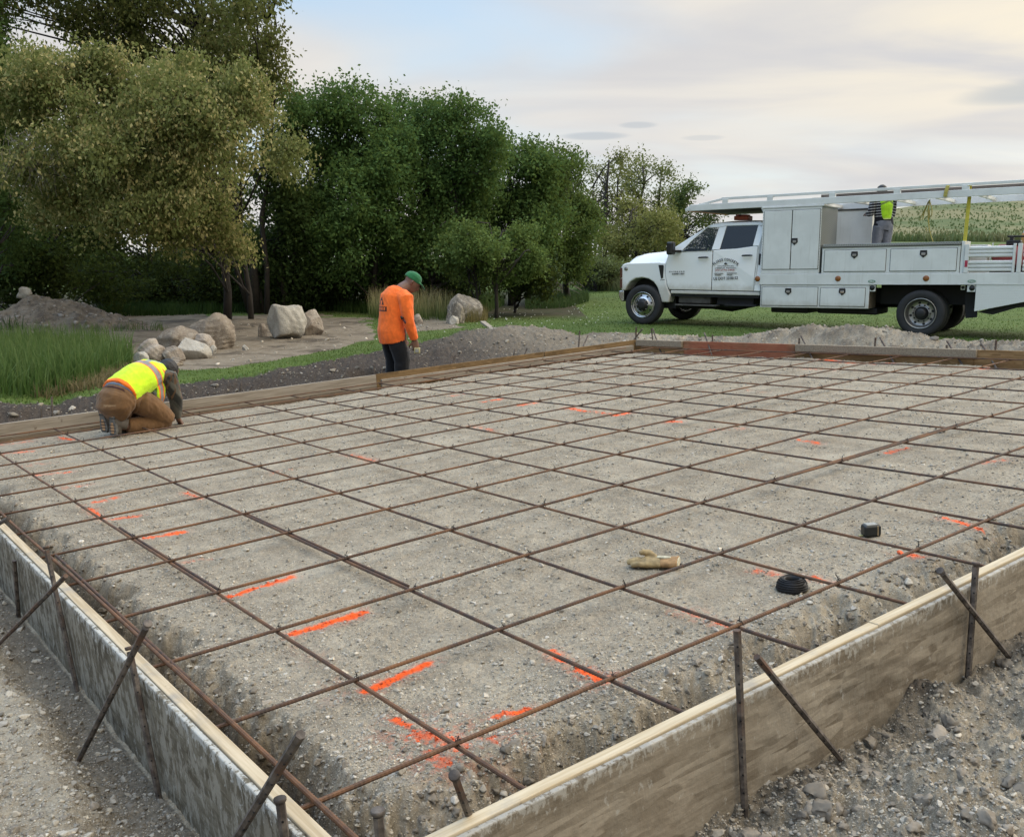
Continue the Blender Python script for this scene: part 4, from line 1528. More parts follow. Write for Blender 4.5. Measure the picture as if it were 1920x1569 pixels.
def wheel(x, y, sgn, rear, name='wheel'):
    """outer face at y, axle pointing sgn along y"""
    root = empty('wheel', (x, y, .41))
    root.parent = truck
    ax = (0, sgn, 0)
    MB().lathe([(.262, .016), (.290, .004), (.335, -.002), (.375, .003), (.398, .016), (.409, .036), (.410, .058), (.402, .060), (.402, .068), (.410, .070), (.411, .100), (.403, .102),
                (.403, .112), (.411, .114), (.411, .145), (.403, .147), (.403, .156), (.410, .158), (.409, .182), (.398, .204), (.36, .222), (.262, .205)], (0, 0, 0), ax, 56, closed=True).build(
        'tyre', M_RUB, root, smooth=True)
    if rear:
        prof = [(.266, .012), (.268, .0), (.258, -.002), (.250, .01), (.243, .06), (.232, .095), (.222, .115), (.205, .125), (.165, .130), (.135, .128), (.128, .118), (.118, .118)]
        hub = [(.122, .125), (.108, .118), (.095, .06), (.088, .02), (.06, .008), (0, .006)]
        hy, nutr, nuth = .130, .145, .112
    else:
        prof = [(.266, .012), (.268, .0), (.258, -.004), (.247, .006), (.236, .035), (.225, .042), (.205, .034), (.172, .018), (.148, .008), (.142, .0), (.135, -.004)]
        hub = [(.136, -.003), (.118, -.010), (.105, -.012), (.098, -.045), (.084, -.056), (.05, -.060), (0, -.060)]
        hy, nutr, nuth = .028, .120, -.02
    MB().lathe(prof, (0, 0, 0), ax, 48).build('rim', M_STEELW if rear else M_CHR, root, smooth=True)
    m = MB()
    rr_ = .188
    for k in range(8):
        a_ = 2 * math.pi * (k + .3) / 8
        c_ = np.array([rr_ * math.cos(a_), 0, rr_ * math.sin(a_)])
        m.tube([c_ + np.array([0, sgn * (hy - .008), 0]), c_ + np.array([0, sgn * (hy + .01), 0])], .0235, 12)
    m.build('hand_holes', M_UND, root)
    m = MB().lathe(hub, (0, 0, 0), ax, 28)
    nh = len(m.F)
    for k in range(10 if rear else 8):
        a_ = 2 * math.pi * k / (10 if rear else 8)
        c_ = np.array([nutr * math.cos(a_), 0, nutr * math.sin(a_)])
        m.tube([c_ + np.array([0, sgn * (nuth + .02), 0]), c_ + np.array([0, sgn * nuth, 0])], .014, 6)
    o = m.build('hub', M_HUB, root, smooth=True)
    o.data.materials.append(M_HUB if rear else M_STEELW)
    o.data.polygons.foreach_set('material_index', np.r_[np.zeros(nh, np.int32), np.ones(len(m.F) - nh, np.int32)])
    return root


wheel(0, 0.02, 1, False)
wheel(0, TW - .03, -1, False)
wheel(5.41, 0.02, 1, True)
wheel(5.41, .31, 1, True)
wheel(5.41, TW - .02, -1, True)
wheel(5.41, TW - .31, -1, True)
# ---- bed
shear(MB().box(2.485, 7.55, .0, TW, .88, 1.065)).build('deck', M_BED, truck, bevel=.008)
shear(MB().box(2.485, 7.55, -.004, .004, .868, .884)).build('deck_lip', M_RACK, truck)


def door_panel(x0, x1, z0, z1, y, name, parent, latch=None, silver=False):
    o = shear(MB().box(x0, x1, y - .012, y + .01, z0, z1)).build(name, M_BED, parent, bevel=.006)
    shear(MB().box(x0 - .008, x1 + .008, y - .003, y + .01, z0 - .008, z1 + .008)).build('seal', M_UND, o)
    if latch:
        lx, lz = latch
        s_ = 1.0
        pl = [(-.055, .055), (.055, .055), (.062, -.02), (.0, -.075), (-.062, -.02)]
        h_ = shear(MB().plate([(lx + a_ * s_, lz + b_ * s_) for a_, b_ in pl], lambda x, z: (x, y - .022, z), lambda x, z: (x, y - .010, z))).build('latch', M_BLKP, o, bevel=.004)
        shear(MB().box(lx - .034, lx + .034, y - .028, y - .021, lz - .03, lz + .012)).build('latch_handle', M_CHR if silver else M_STEELW, h_, bevel=.003)
    return o


# tall cabinet behind the cab
cab = shear(MB().box(2.49, 3.60, .012, 1.02, 1.067, 2.285)).build('tall_cabinet', M_BED, truck, bevel=.006)
door_panel(2.525, 3.052, 1.155, 2.235, .012, 'cabinet_door', cab)
door_panel(3.068, 3.575, 1.155, 2.235, .012, 'cabinet_door', cab, (3.125, 1.67))
shear(MB().box(3.601, 3.606, .03, 1.00, 1.09, 2.27)).build('end_plate', M_DIA, cab)
m = MB()
for z in np.arange(1.12, 2.25, .05):
    m.tube([(3.592, .010, z), (3.592, .014, z)], .006, 6)
    m.tube([(2.505, .010, z), (2.505, .014, z)], .006, 6)
shear(m).build('rivets', M_STEELW, cab)
shear(MB().box(2.47, 3.64, .0, 1.05, 2.288, 2.318)).build('cabinet_top', M_RACK, cab, bevel=.006)
# long cabinet on the far side
cab2 = shear(MB().box(2.49, 4.13, 1.50, TW - .01, 1.067, 2.26)).build('far_cabinet', M_BED, truck, bevel=.006)
shear(MB().box(2.49, 4.15, 1.485, TW, 2.262, 2.29)).build('cabinet_top', M_DIRTY, cab2)
# low tool box
tb = shear(MB().box(3.645, 5.985, .012, .48, 1.067, 1.535)).build('tool_box', M_BED, truck, bevel=.006)
door_panel(3.695, 4.775, 1.105, 1.485, .012, 'box_door', tb, (4.23, 1.405))
door_panel(4.855, 5.935, 1.105, 1.485, .012, 'box_door', tb, (5.40, 1.405))
shear(MB().box(3.65, 5.99, -.002, .50, 1.545, 1.595)).build('lid', M_DIA, tb, bevel=.006)
shear(MB().box(3.65, 5.99, -.004, .02, 1.536, 1.546)).build('lid_seal', M_UND, tb)
# boxes below the deck
ub = shear(MB().box(2.51, 4.525, .012, .50, .435, .866)).build('under_box', M_BED, truck, bevel=.006)
door_panel(2.54, 3.60, .475, .815, .012, 'box_door', ub, (3.05, .745))
door_panel(3.655, 4.455, .475, .805, .012, 'box_door', ub, (4.05, .745), True)
shear(MB().box(4.526, 4.532, .02, .49, .445, .86)).build('end_plate', simple('dirty_brown_plate', (.16, .125, .095), .8, 0, .25, 5), ub)
for x in (2.44, 3.96, 5.47):
    o = shear(MB().lathe([(.0, -.014), (.038, -.012), (.050, -.004), (.054, .006)], (x, -.003, .975), (0, 1, 0), 20)).build('marker_light', M_AMBER, truck, smooth=True)
for x in (4.56, 6.20):
    el_ = [(x + .066 * math.cos(a_), .925 + .026 * math.sin(a_)) for a_ in np.linspace(0, 2 * np.pi, 25)[:-1]]
    st1 = shear(MB().plate(el_, lambda a_, z: (a_, -.0035, z), lambda a_, z: (a_, .002, z))).build('sticker', M_GRN, truck)
    el_ = [(x + .056 * math.cos(a_), .925 + .018 * math.sin(a_)) for a_ in np.linspace(0, 2 * np.pi, 25)[:-1]]
    shear(MB().plate(el_, lambda a_, z: (a_, -.0065, z), lambda a_, z: (a_, -.003, z))).build('sticker_face', M_STK, st1)
    o = shear(MB().box(x - .065, x + .065, .02, .05, .745, .862)).build('light_bracket', M_BED, truck, bevel=.004)
    shear(MB().lathe([(0, -.012), (.040, -.010), (.048, .004)], (x + .01, .018, .81), (0, 1, 0), 18)).build('lamp', M_HUB, o, smooth=True)
o = shear(MB().box(6.02, 6.09, .10, .13, .775, .862)).build('light_bracket', M_BED, truck, bevel=.004)
shear(MB().lathe([(0, -.010), (.024, -.008), (.028, .004)], (6.055, .098, .815), (0, 1, 0), 14)).build('lamp', M_HUB, o, smooth=True)
m = MB().plate([(6.275, .880), (6.275, .415), (7.02, .585), (7.55, .70), (7.55, .880)], lambda x, z: (x, .004, z), lambda x, z: (x, .03, z))
shear(m).build('skirt_plate', M_DIAW, truck, bevel=.004)
m = MB().plate([(6.30, .40), (7.0, .575), (7.55, .66), (7.55, .56), (6.9, .48), (6.55, .36)], lambda x, z: (x, .12, z), lambda x, z: (x, 2.1, z))
shear(m).build('tail_crossmember', M_UND, truck)
m = MB().box(4.6, 6.27, .55, 1.7, .50, .88)
m.box(4.53, 6.27, 1.95, 2.2, .70, .88)
m.plate([(6.05, .86), (6.28, .86), (6.28, .30), (6.10, .28)], lambda x, z: (x, .30, z), lambda x, z: (x, .32, z))
shear(m).build('wheel_well', M_UND, truck)
# stake sides at the tail
for x0, x1 in ((6.075, 6.80), (6.90, 7.50)):
    for z0, n_ in ((1.085, 3), (1.325, 3)):
        zz_ = [z0 + .062 * k for k in range(n_ + 1)]
        prof = []
        for k in range(n_):
            prof += [(zz_[k] + .004, .028), (zz_[k] + .016, .004), (zz_[k] + .046, .004), (zz_[k] + .058, .028)]
        poly = [(y_, z_) for z_, y_ in prof] + [(.055, zz_[-1]), (.055, z0)]
        m = MB().plate(poly, lambda y_, z_: (x0 + .05, y_, z_), lambda y_, z_: (x1 - .01, y_, z_))
        shear(m).build('side_slat', M_RACK, truck)
for x0, x1 in ((6.055, 6.125), (6.79, 6.83), (6.86, 6.925), (7.46, 7.52)):
    shear(MB().box(x0, x1, -.004, .06, 1.067, 1.545)).build('stake_post', M_RACK, truck, bevel=.006)
shear(MB().box(6.07, 6.115, -.008, -.003, 1.165, 1.275)).build('tape_patch', M_REDT, truck)
shear(MB().box(5.995, 6.05, .02, .55, 1.067, 1.60)).build('box_end_post', M_BED, truck, bevel=.006)
# ---- rack
KR = .022


def sr(m):
    return shear(m, KR)


for y0 in (.02, TW - .08):
    m = MB()
    m.box(.98, 7.6, y0, y0 + .06, 2.315, 2.435)
    m.bar((.89, y0 + .03, 2.335), (1.0, y0 + .03, 2.36), .06, .06)
    m.bar((.92, y0 + .03, 2.375), (1.66, y0 + .03, 2.515), .035, .042)
    m.box(1.64, 7.6, y0 + .012, y0 + .048, 2.495, 2.545)
    sr(m).build('rack_rail', M_RACK, truck, bevel=.006)
    for x in (1.66, 2.55, 3.71, 4.83, 5.93, 7.02):
        sr(MB().box(x, x + .115, y0 + .004, y0 + .056, 2.425, 2.51)).build('rack_post', M_RACK, truck, bevel=.004)
sr(MB().box(.885, .93, .03, TW - .03, 2.31, 2.375)).build('rack_nose', M_RUSTED, truck, bevel=.01)
for x in (1.25, 1.9, 2.6, 3.3, 4.0, 4.7, 5.4, 6.1, 6.8, 7.4):
    sr(MB().box(x, x + .06, .08, TW - .08, 2.345, 2.40)).build('rack_crossbar', M_RACK, truck)
sr(MB().box(.95, 2.46, .09, TW - .09, 2.322, 2.338)).build('rack_floor', M_DIRTY, truck)
m = MB().plate([(2.44, 2.31), (2.50, 2.31), (2.50, 2.20)], lambda x, z: (x, .03, z), lambda x, z: (x, .09, z))
sr(m).build('rack_gusset', M_RACK, truck)
for x, y in ((7.4, .10), (7.4, TW - .16)):
    sr(MB().box(x, x + .06, y + .9 * (x > 7), y + .06 + .9 * (x > 7), 1.07, 2.32)).build('rack_leg', M_RACK, truck) if x > 7 or y > 1 else None

# ---- lettering on the rear door and front door


def lettering(txt, name, mat, cx, cz, width, height, parent, dy=-.0065, italic=0.0, bold=.012):
    cu = bpy.data.curves.new(name, 'FONT')
    cu.body = txt
    cu.size = 1
    cu.offset = bold
    cu.shear = italic
    cu.extrude = .002
    ob = bpy.data.objects.new(name, cu)
    col.objects.link(ob)
    dg = bpy.context.evaluated_depsgraph_get()
    me = bpy.data.meshes.new_from_object(ob.evaluated_get(dg))
    bpy.data.objects.remove(ob)
    n = len(me.vertices)
    co = np.empty(n * 3, np.float32)
    me.vertices.foreach_get('co', co)
    co = co.reshape(-1, 3)
    mn, mx = co.min(0), co.max(0)
    x = (co[:, 0] - (mn[0] + mx[0]) / 2) * (width / (mx[0] - mn[0]))
    z = (co[:, 1] - (mn[1] + mx[1]) / 2) * (height / (mx[1] - mn[1]))
    return me, x, z, co[:, 2]


def put_text(txt, name, mat, cx, cz, width, height, parent, tilt=0.0, **kw):
    me, x, z, e = lettering(txt, name, mat, cx, cz, width, height, parent, **kw)
    X = cx + x * math.cos(tilt) - z * math.sin(tilt)
    Z = cz + x * math.sin(tilt) + z * math.cos(tilt)
    Y = np.array([ys(zz_) for zz_ in Z]) - .0035 - (e - e.min()) * .3
    me.vertices.foreach_set('co', np.c_[X, Y, Z].astype(np.float32).ravel())
    me.materials.clear()
    me.materials.append(mat)
    me.update()
    return link(name, me, parent)


tk = .05                                         # the sign writing follows the slight rise of the body line
word = 'FLORES CONCRETE'
adv = {'I': .5, ' ': .55, 'L': .9, 'E': .9, 'F': .9}
wd = [adv.get(ch_, 1.0) for ch_ in word]
tot = sum(wd)
rad_, ctr = .335, (1.765, 1.005)
sp_a = 1.62
acc = 0
arc = []
for ch_, w__ in zip(word, wd):
    th = (acc + w__ / 2) / tot
    acc += w__
    if ch_ == ' ':
        continue
    a_ = math.pi / 2 + sp_a / 2 - th * sp_a
    arc.append((ch_, ctr[0] + rad_ * math.cos(a_) * 1.06, ctr[1] + rad_ * math.sin(a_), a_ - math.pi / 2))
bits = [put_text(ch_, 'letter', M_INK, x, z, .030 if ch_ != 'I' else .010, .052, d2, tilt=a_ * .8, bold=.03) for ch_, x, z, a_ in arc]
# join the arc into one piece of lettering
bm = bmesh.new()
for b_ in bits:
    bm.from_mesh(b_.data)
me = bpy.data.meshes.new('lettering')
bm.to_mesh(me)
bm.free()
me.materials.append(M_INK)
for b_ in bits:
    bpy.data.objects.remove(b_)
for lk in bpy.data.meshes:
    pass
link('lettering', me, d2)
dome = [(1.765 + .032 * math.cos(a_), 1.245 + .034 * math.sin(a_)) for a_ in np.linspace(math.pi, 0, 11)]
panel(dome, .004, False, -.004).build('emblem', M_INK, d2)
put_text('CONSTRUCTION INC', 'lettering', M_INK, 1.765, 1.213, .34, .022, d2, tilt=.02)
put_text('COMMERCIAL  RESIDENTIAL', 'lettering', M_INK, 1.765, 1.175, .44, .022, d2, tilt=.02)
put_text('(701)770-2965', 'lettering', M_INKR, 1.75, 1.130, .40, .044, d2, tilt=.02)
for x0, x1, z in ((1.54, 1.72, 1.068), (1.795, 1.99, 1.077), (1.545, 1.67, 1.038), (1.80, 1.91, 1.046)):
    m = MB()
    k_ = x0
    g = random.Random(int(x0 * 100 + z * 1000))
    while k_ < x1:
        wq = g.uniform(.008, .016)
        q_ = panel([(k_, z - .006), (k_ + wq, z - .006), (k_ + wq, z + .006), (k_, z + .006)], .004, False, -.004)
        m.add(q_.V[0], q_.F)
        k_ += wq + .005
    m.build('fine_print', M_INK, d2)
put_text('US DOT 2318153', 'lettering', M_INK, 1.775, .975, .50, .054, d2, tilt=.05, bold=.02)
put_text('S I L V E R A D O', 'lettering', M_INK, .735, 1.095, .335, .026, d1, tilt=.02, bold=.03)
put_text('6500 HD', 'lettering', M_INK, .765, 1.052, .27, .030, d1, tilt=.02, bold=.03)

# ---- things carried on the truck (each its own thing)


def tl(x, y, z):
    c_, s_ = math.cos(TYAW), math.sin(TYAW)
    return np.array([TA[0] + c_ * x - s_ * y, TA[1] + s_ * x + c_ * y, TA[2] + z])


t = NT('grey_lumber')
a = t.noise(2.5, 4, .6, .4, sc3=(.6, 14, 14))
t.set(color=t.mix(t.ramp(a, .3, .7), (.085, .072, .064), (.20, .165, .14)), rough=.85)
M_LUMB = t.m
for k, (x0, x1, y0, z0, h_, lb) in enumerate([(3.35, 7.9, .20, 2.405, .045, 'long grey plank lying lowest on the truck rack, nearest the viewer'),
                                             (3.05, 7.7, .34, 2.405, .05, 'grey brown plank second on the truck rack'),
                                             (3.5, 8.1, .24, 2.455, .045, 'weathered plank on top of the stack on the truck rack'),
                                             (2.8, 7.8, 1.15, 2.405, .05, 'dark plank on the far half of the truck rack')]):
    o = empty('lumber_plank', tl(x0, y0, z0 + (x0 - 2.5) * KR), TYAW)
    props(o, lb, 'plank', 'planks tied on the truck rack')
    L_ = x1 - x0
    MB().plate([(0, 0), (L_, L_ * KR), (L_, L_ * KR + h_), (0, h_)], lambda x, z: (x, 0, z), lambda x, z: (x, .14, z)).build('board', M_LUMB, o, bevel=.004)
M_STRAP = simple('yellow_webbing', (.42, .36, .09), .85, 0, .15, 20)
M_STRAPB = simple('bright_yellow_webbing', (.55, .47, .06), .8, 0, .1, 20)
o = empty('cargo_strap', tl(6.02, .12, 1.62), TYAW)
props(o, 'taut yellow strap hanging straight from the rack to the truck bed', 'strap')
m = MB()
m.tube([(.02, -.10, .95), (.02, -.03, .99), (.02, .02, .80), (.01, .02, .40), (0, .02, 0)], [.03, .03, .03, .03, .03], 4, squash=.12, hint=(0, 1, 0))
m.build('webbing', M_STRAPB, o)
o = empty('cargo_strap', tl(5.40, .30, 1.60), TYAW)
props(o, 'loose knotted yellow strap dangling from the rack near the striped worker', 'strap')
m = MB()
g = random.Random(2)
m.tube([(-.02, 0, .78), (-.035, .01, .60), (-.02, .0, .42), (.01, .0, .25), (.10, .0, 0)], [.022, .035, .03, .022, .022], 5, squash=.35)
m.tube([(-.03, 0, .76), (-.10, .02, .60), (-.15, .02, .48), (-.16, .02, .42), (-.12, .02, .44), (-.10, .02, .56), (-.04, 0, .74)], .020, 5, squash=.35)
m.tube([(-.02, -.01, .76), (.03, -.02, .62), (.035, -.02, .52), (.0, -.02, .46), (-.01, -.02, .60)], .020, 5, squash=.4)
m.tube([(-.05, 0, .30), (-.04, 0, .24), (.0, 0, .28)], .02, 5, squash=.4)
m.build('webbing', M_STRAP, o)
o = empty('cargo_strap', tl(5.66, .03, 2.42), TYAW)
props(o, 'short yellow strap wrapped over the rail of the truck rack', 'strap')
MB().tube([(.02, -.035, -.02), (.03, -.04, .06), (.05, -.02, .16), (.05, .05, .19)], .03, 4, squash=.15, hint=(0, 1, 0)).build('webbing', M_STRAP, o)
# red air tank machine behind the stake sides
M_REDP = simple('red_machine_paint', (.30, .055, .055), .38, 0, .15, 8)
M_GREYM = simple('grey_cast_metal', (.28, .275, .265), .5, .3, .2, 10)
o = empty('air_compressor', tl(6.42, .55, 1.11), TYAW)
props(o, 'red air compressor tank with an engine on top on the truck tail', 'compressor')
MB().tube([(-.02, 0, .30), (.02, 0, .30), (.10, 0, .30), (.50, 0, .30), (.58, 0, .30), (.62, 0, .30)], [.05, .15, .20, .20, .15, .05], 22).build('tank', M_REDP, o, smooth=True)
MB().box(-.02, .60, -.16, .16, .0, .10).build('base_frame', M_UND, o, bevel=.01)
m = MB().box(.20, .42, -.12, .12, .48, .56)
m.box(.24, .30, -.06, .06, .55, .64).box(.20, .50, -.05, .05, .61, .64)
m.build('engine', M_HUB, o, bevel=.012)
MB().bar((-.05, -.1, .02), (.0, -.1, .52), .02, .02).build('handle_post', M_RACK, o)
m = MB()
for k in range(4):
    m.tube([(-.28 + .035 * k, 0, .02), (-.28 + .035 * k, 0, .02 + .42)], .016, 8)
m.box(-.30, -.14, -.07, .07, .02, .46)
m.build('radiator', M_HUB, o, bevel=.01)
o = empty('concrete_saw', tl(7.0, .7, 1.11), TYAW)
props(o, 'faded red machine with a rounded guard beyond the compressor', 'machine')
MB().lathe([(0, -.06), (.26, -.06), (.29, -.03), (.29, .03), (.26, .06), (0, .06)], (.15, 0, .30), (0, 1, 0), 30).build('blade_guard', simple('faded_red_paint', (.34, .12, .075), .5, 0, .2, 8), o, smooth=False)
MB().box(-.15, .45, -.18, .18, .02, .2).build('base_frame', M_UND, o, bevel=.02)
MB().bar((.3, 0, .35), (.75, 0, .62), .03, .03).build('handle_bar', simple('orange_tube', (.45, .14, .05), .5), o)
o = empty('grey_equipment', tl(6.16, .52, 1.10), TYAW)
o.name = 'power_unit'
props(o, 'pale grey boxy power unit at the front of the truck tail', 'machine')
m = MB().box(-.08, .20, -.16, .2, 0, .50)
m.build('housing', M_BED, o, bevel=.02)
MB().box(.10, .18, -.175, -.158, .33, .48).build('dark_panel', M_HUB, o)
# orange case on the cab roof
o = empty('beacon_case', tl(1.70, .55, 2.105), TYAW)
props(o, 'orange red case lying on the cab roof under the rack', 'case')
MB().box(0, .30, 0, .25, 0, .085).build('body', simple('orange_red_plastic', (.42, .075, .03), .45, 0, .15, 12), o, bevel=.015)
MB().box(.03, .10, .02, .2, .085, .115).box(.14, .27, .02, .2, .085, .11).build('knobs', M_INKR, o, bevel=.008)

# ---- orange machine standing beyond the truck at the right edge
pe = atz(1918, 474, 1.1)
dd = 27.0
pe = CAMP + ray(1921, 470) * (dd / ray(1921, 470)[1])
ez = gz(pe[0], pe[1])
ex = empty('orange_excavator', (pe[0] + .42, pe[1], ez), R(-10))
props(ex, 'small orange excavator beyond the truck at the right edge', 'excavator')
M_ORP = simple('orange_machine_paint', (.50, .20, .02), .4, 0, .12, 5)
zt_ = CAM_H + (480 - 424) / FOC * dd - ez
MB().box(-.36, .9, -.5, .5, zt_ - .55, zt_ - .20).build('body', M_ORP, ex, bevel=.06, seg=3)
m = MB()
for a_, b_ in (((-.32, -.42), (-.24, -.40)), ((.5, -.42), (.5, -.40)), ((-.32, .42), (-.24, .40)), ((.5, .42), (.5, .40))):
    m.bar((a_[0], a_[1], zt_ - .22), (b_[0], b_[1], zt_ - .02), .05, .05)
m.box(-.28, .55, -.45, .45, zt_ - .05, zt_)
m.build('cab_frame', M_BED, ex, bevel=.015)
MB().box(-.26, .48, -.39, .39, zt_ - .21, zt_ - .05).build('cab_glass', M_TINT, ex)
for y0 in (-.55, .30):
    MB().tube([(-.5, y0 + .12, .22), (.9, y0 + .12, .22)], .2, 10, squash=1).build('track', M_UND, ex)
MB().box(-.3, .7, -.3, .3, .2, zt_ - .54).build('undercarriage', M_UND, ex)
# ------------------------------------------------------------------ trees
t = NT('leaves')
tl_ = t.n('ShaderNodeBsdfTranslucent')
mx_ = t.n('ShaderNodeMixShader')
tint = t.attr('tint', True)
t.set(color=tint, rough=.75, spec=.12)
t.t.links.new(t.mix(.5, tint, (.14, .16, .03)), tl_.inputs[0])
mx_.inputs[0].default_value = .42
t.t.links.new(t.bs.outputs[0], mx_.inputs[1])
t.t.links.new(tl_.outputs[0], mx_.inputs[2])
t.t.links.new(mx_.outputs[0], t.out.inputs[0])
M_LEAF = t.m
M_BARK = simple('dark_bark', (.034, .028, .023), .9, 0, .2, 6, .6, 30, .01)
M_TWIG = simple('grey_twig', (.20, .175, .14), .85, 0, .15, 12)


def unit(v):
    return v / np.maximum(np.linalg.norm(v, axis=-1, keepdims=True), 1e-9)


def leaves(P, D, length, width, colr):
    """diamond leaves at P pointing along D; returns V, F, tint"""
    n = len(P)
    h = rng.normal(size=(n, 3))
    side = unit(np.cross(D, h))
    up = np.cross(side, D)
    L_ = length[:, None]
    W_ = width[:, None]
    v0 = P
    v1 = P + D * L_ * .45 + side * W_ * .5 + up * W_ * .12
    v2 = P + D * L_
    v3 = P + D * L_ * .45 - side * W_ * .5 + up * W_ * .12
    V = np.stack([v0, v1, v2, v3], 1).reshape(-1, 3)
    F = np.arange(4 * n).reshape(n, 4)
    return V, F, np.repeat(colr, 4, axis=0)


def blob_px(u, v, ru, rv, D, off=0.0):
    """ellipsoid seen as (u, v, ru, rv) in the photograph, standing at distance D"""
    d = ray(u, v)
    k = D / d[1]
    c = CAMP + d * k
    c[1] += off
    return c, ru / FOC * k, rv / FOC * k


def crown_points(blobs, n, sig, shell=.5, droop=0.0):
    """leaf points gathered in sprays on the many small boughs that make up each blob"""
    small = []
    for c, rx, rz in blobs:
        small.append((c, rx * .72, rz * .72, .55 * rx * rz))
        for _ in range(9):
            q = unit(rng.normal(size=3))
            f = rng.uniform(.30, .58)
            small.append((c + q * np.array([rx, min(rx, rz * 1.3), rz]) * rng.uniform(.62, .98), rx * f * rng.uniform(.8, 1.2), rz * f * rng.uniform(.6, .95), rx * rz * f * f * 1.25))
    if droop > .65:
        for c, rx, rz in blobs:
            for _ in range(5):
                q = np.array([rng.uniform(-1, 1) * rx, rng.uniform(-1, 1) * rx, -rz * rng.uniform(.5, 1.15)])
                small.append((c + q, rx * rng.uniform(.12, .24), rz * rng.uniform(.45, .8), rx * rz * .06))
    vol = np.array([b[3] for b in small])
    ct = rng.multinomial(n, vol / vol.sum())
    out, clump_c, k0 = [], [], 0
    for (c, rx, rz, _), m in zip(small, ct):
        if m == 0:
            continue
        nc = max(2, m // 16)
        q = unit(rng.normal(size=(nc, 3)))
        rr = (shell + (1 - shell) * rng.random(nc)) ** .8
        cc = c + q * rr[:, None] * (1 + .18 * rng.normal(size=(nc, 1))) * np.array([rx, min(rx, rz * 1.3), rz])
        clump_c.append(cc)
        k = rng.integers(0, nc, m)
        # each spray is a short drooping line of leaves
        ax = unit(q + rng.normal(0, .5, (nc, 3)) + np.array([0, 0, -.15]))
        t_ = np.clip(rng.normal(0, 1, m), -1.5, 1.5)
        g = np.clip(rng.normal(size=(m, 3)), -1.8, 1.8) * sig * .42 + ax[k] * (t_ * sig * .95)[:, None]
        out.append((cc[k] + g, k + k0))
        k0 += nc
    return np.vstack([o[0] for o in out]), np.concatenate([o[1] for o in out]), np.vstack(clump_c)


def tree(name, label, cat, base, blobs, n, leaf, c1, c2, trunks, group=None, sig=.22, droop=.25, shell=.45, twigs=60, twig_r=.012, accent=None, acc_frac=.0, tr=.09):
    root = empty(name, base)
    props(root, label, cat, group)
    P, K, CC = crown_points(blobs, n, sig, shell, droop)
    ok = P[:, 2] > -.1
    P, K = P[ok], K[ok]
    n = len(P)
    D = rng.normal(size=(n, 3))
    D[:, 2] -= droop * 2
    D = unit(D)
    ln = leaf * rng.uniform(.65, 1.3, n)
    w_ = ln * rng.uniform(.45, .72, n)
    ck = rng.random(len(CC))[K]
    f = np.clip(.5 * ck + .5 * rng.random(n), 0, 1)[:, None]
    colr = np.array(c1) * (1 - f) + np.array(c2) * f
    if accent is not None:
        a = ((rng.random(len(CC)) < acc_frac)[K] & (rng.random(n) < .8))[:, None]
        colr = np.where(a, np.array(accent) * rng.uniform(.75, 1.15, (n, 1)), colr)
    V, F, C = leaves(P, D, ln, w_, colr)
    me = raw_mesh('crown', V - base, F, mats=(M_LEAF,), attrs=dict(tint=C))
    link('crown', me, root)
    m = MB()
    tops = []
    for (x0, y0, z0), (x1, y1, z1), r0_ in trunks:
        a, b = np.array([x0, y0, z0]) - base, np.array([x1, y1, z1]) - base
        k = np.linspace(0, 1, 7)[:, None]
        pts = a + (b - a) * k + np.concatenate([np.zeros((1, 3)), rng.normal(0, .06 * np.linalg.norm(b - a) / 4, (5, 3)), np.zeros((1, 3))])
        pts[0, 2] -= .1
        m.tube(list(pts), list(np.linspace(r0_, r0_ * .35, 7)), 8)
        tops.append(pts)
    if m.V:
        m.build('trunk', M_BARK, root, smooth=True)
    # limbs from the trunk to some of the clumps
    m = MB()
    allp = np.vstack(tops) if tops else np.zeros((1, 3))
    for c in CC[rng.permutation(len(CC))[:twigs]] - base:
        lower = allp[allp[:, 2] < c[2] - .1]
        s = lower if len(lower) else allp
        s = s[np.argmin(np.linalg.norm(s - c, axis=1) + rng.random(len(s)) * .8)]
        mid = (s + c) / 2 + rng.normal(0, .12, 3) + np.array([0, 0, .15])
        m.tube([s, (s * .6 + mid * .4) + rng.normal(0, .05, 3), mid, (mid + c) / 2 + rng.normal(0, .06, 3), c], [twig_r * 2.2, twig_r * 1.7, twig_r * 1.3, twig_r, twig_r * .4], 5)
    if m.V:
        m.build('limbs', M_BARK, root, smooth=True)
    return root


def tr_px(D, base_u, top_u, top_v, r0, bx=None):
    """trunk from the ground below (base_u) at distance D to (top_u, top_v)"""
    d = ray(base_u, 575)
    k = D / d[1]
    x, y = d[0] * k, D
    z = gz(x, y)
    d2 = ray(top_u, top_v)
    p = CAMP + d2 * (D / d2[1])
    return ((x, y, z), tuple(p), r0)


def make_tree(name, label, cat, D, px_blobs, n, leaf, c1, c2, trunks, depth=1.2, trunk_d=None, **kw):
    bl = [blob_px(u, v, a, b, D, rng.uniform(-depth, depth)) for u, v, a, b in px_blobs]
    tk_ = [tr_px((trunk_d or D) + rng.uniform(-.3, .3), *q) for q in trunks]
    if tk_:
        base = np.array(tk_[0][0])
    else:
        cx = np.mean([b[0][0] for b in bl])
        base = np.array([cx, D, gz(cx, D)])
    return tree(name, label, cat, base, bl, n, leaf, c1, c2, tk_, **kw)


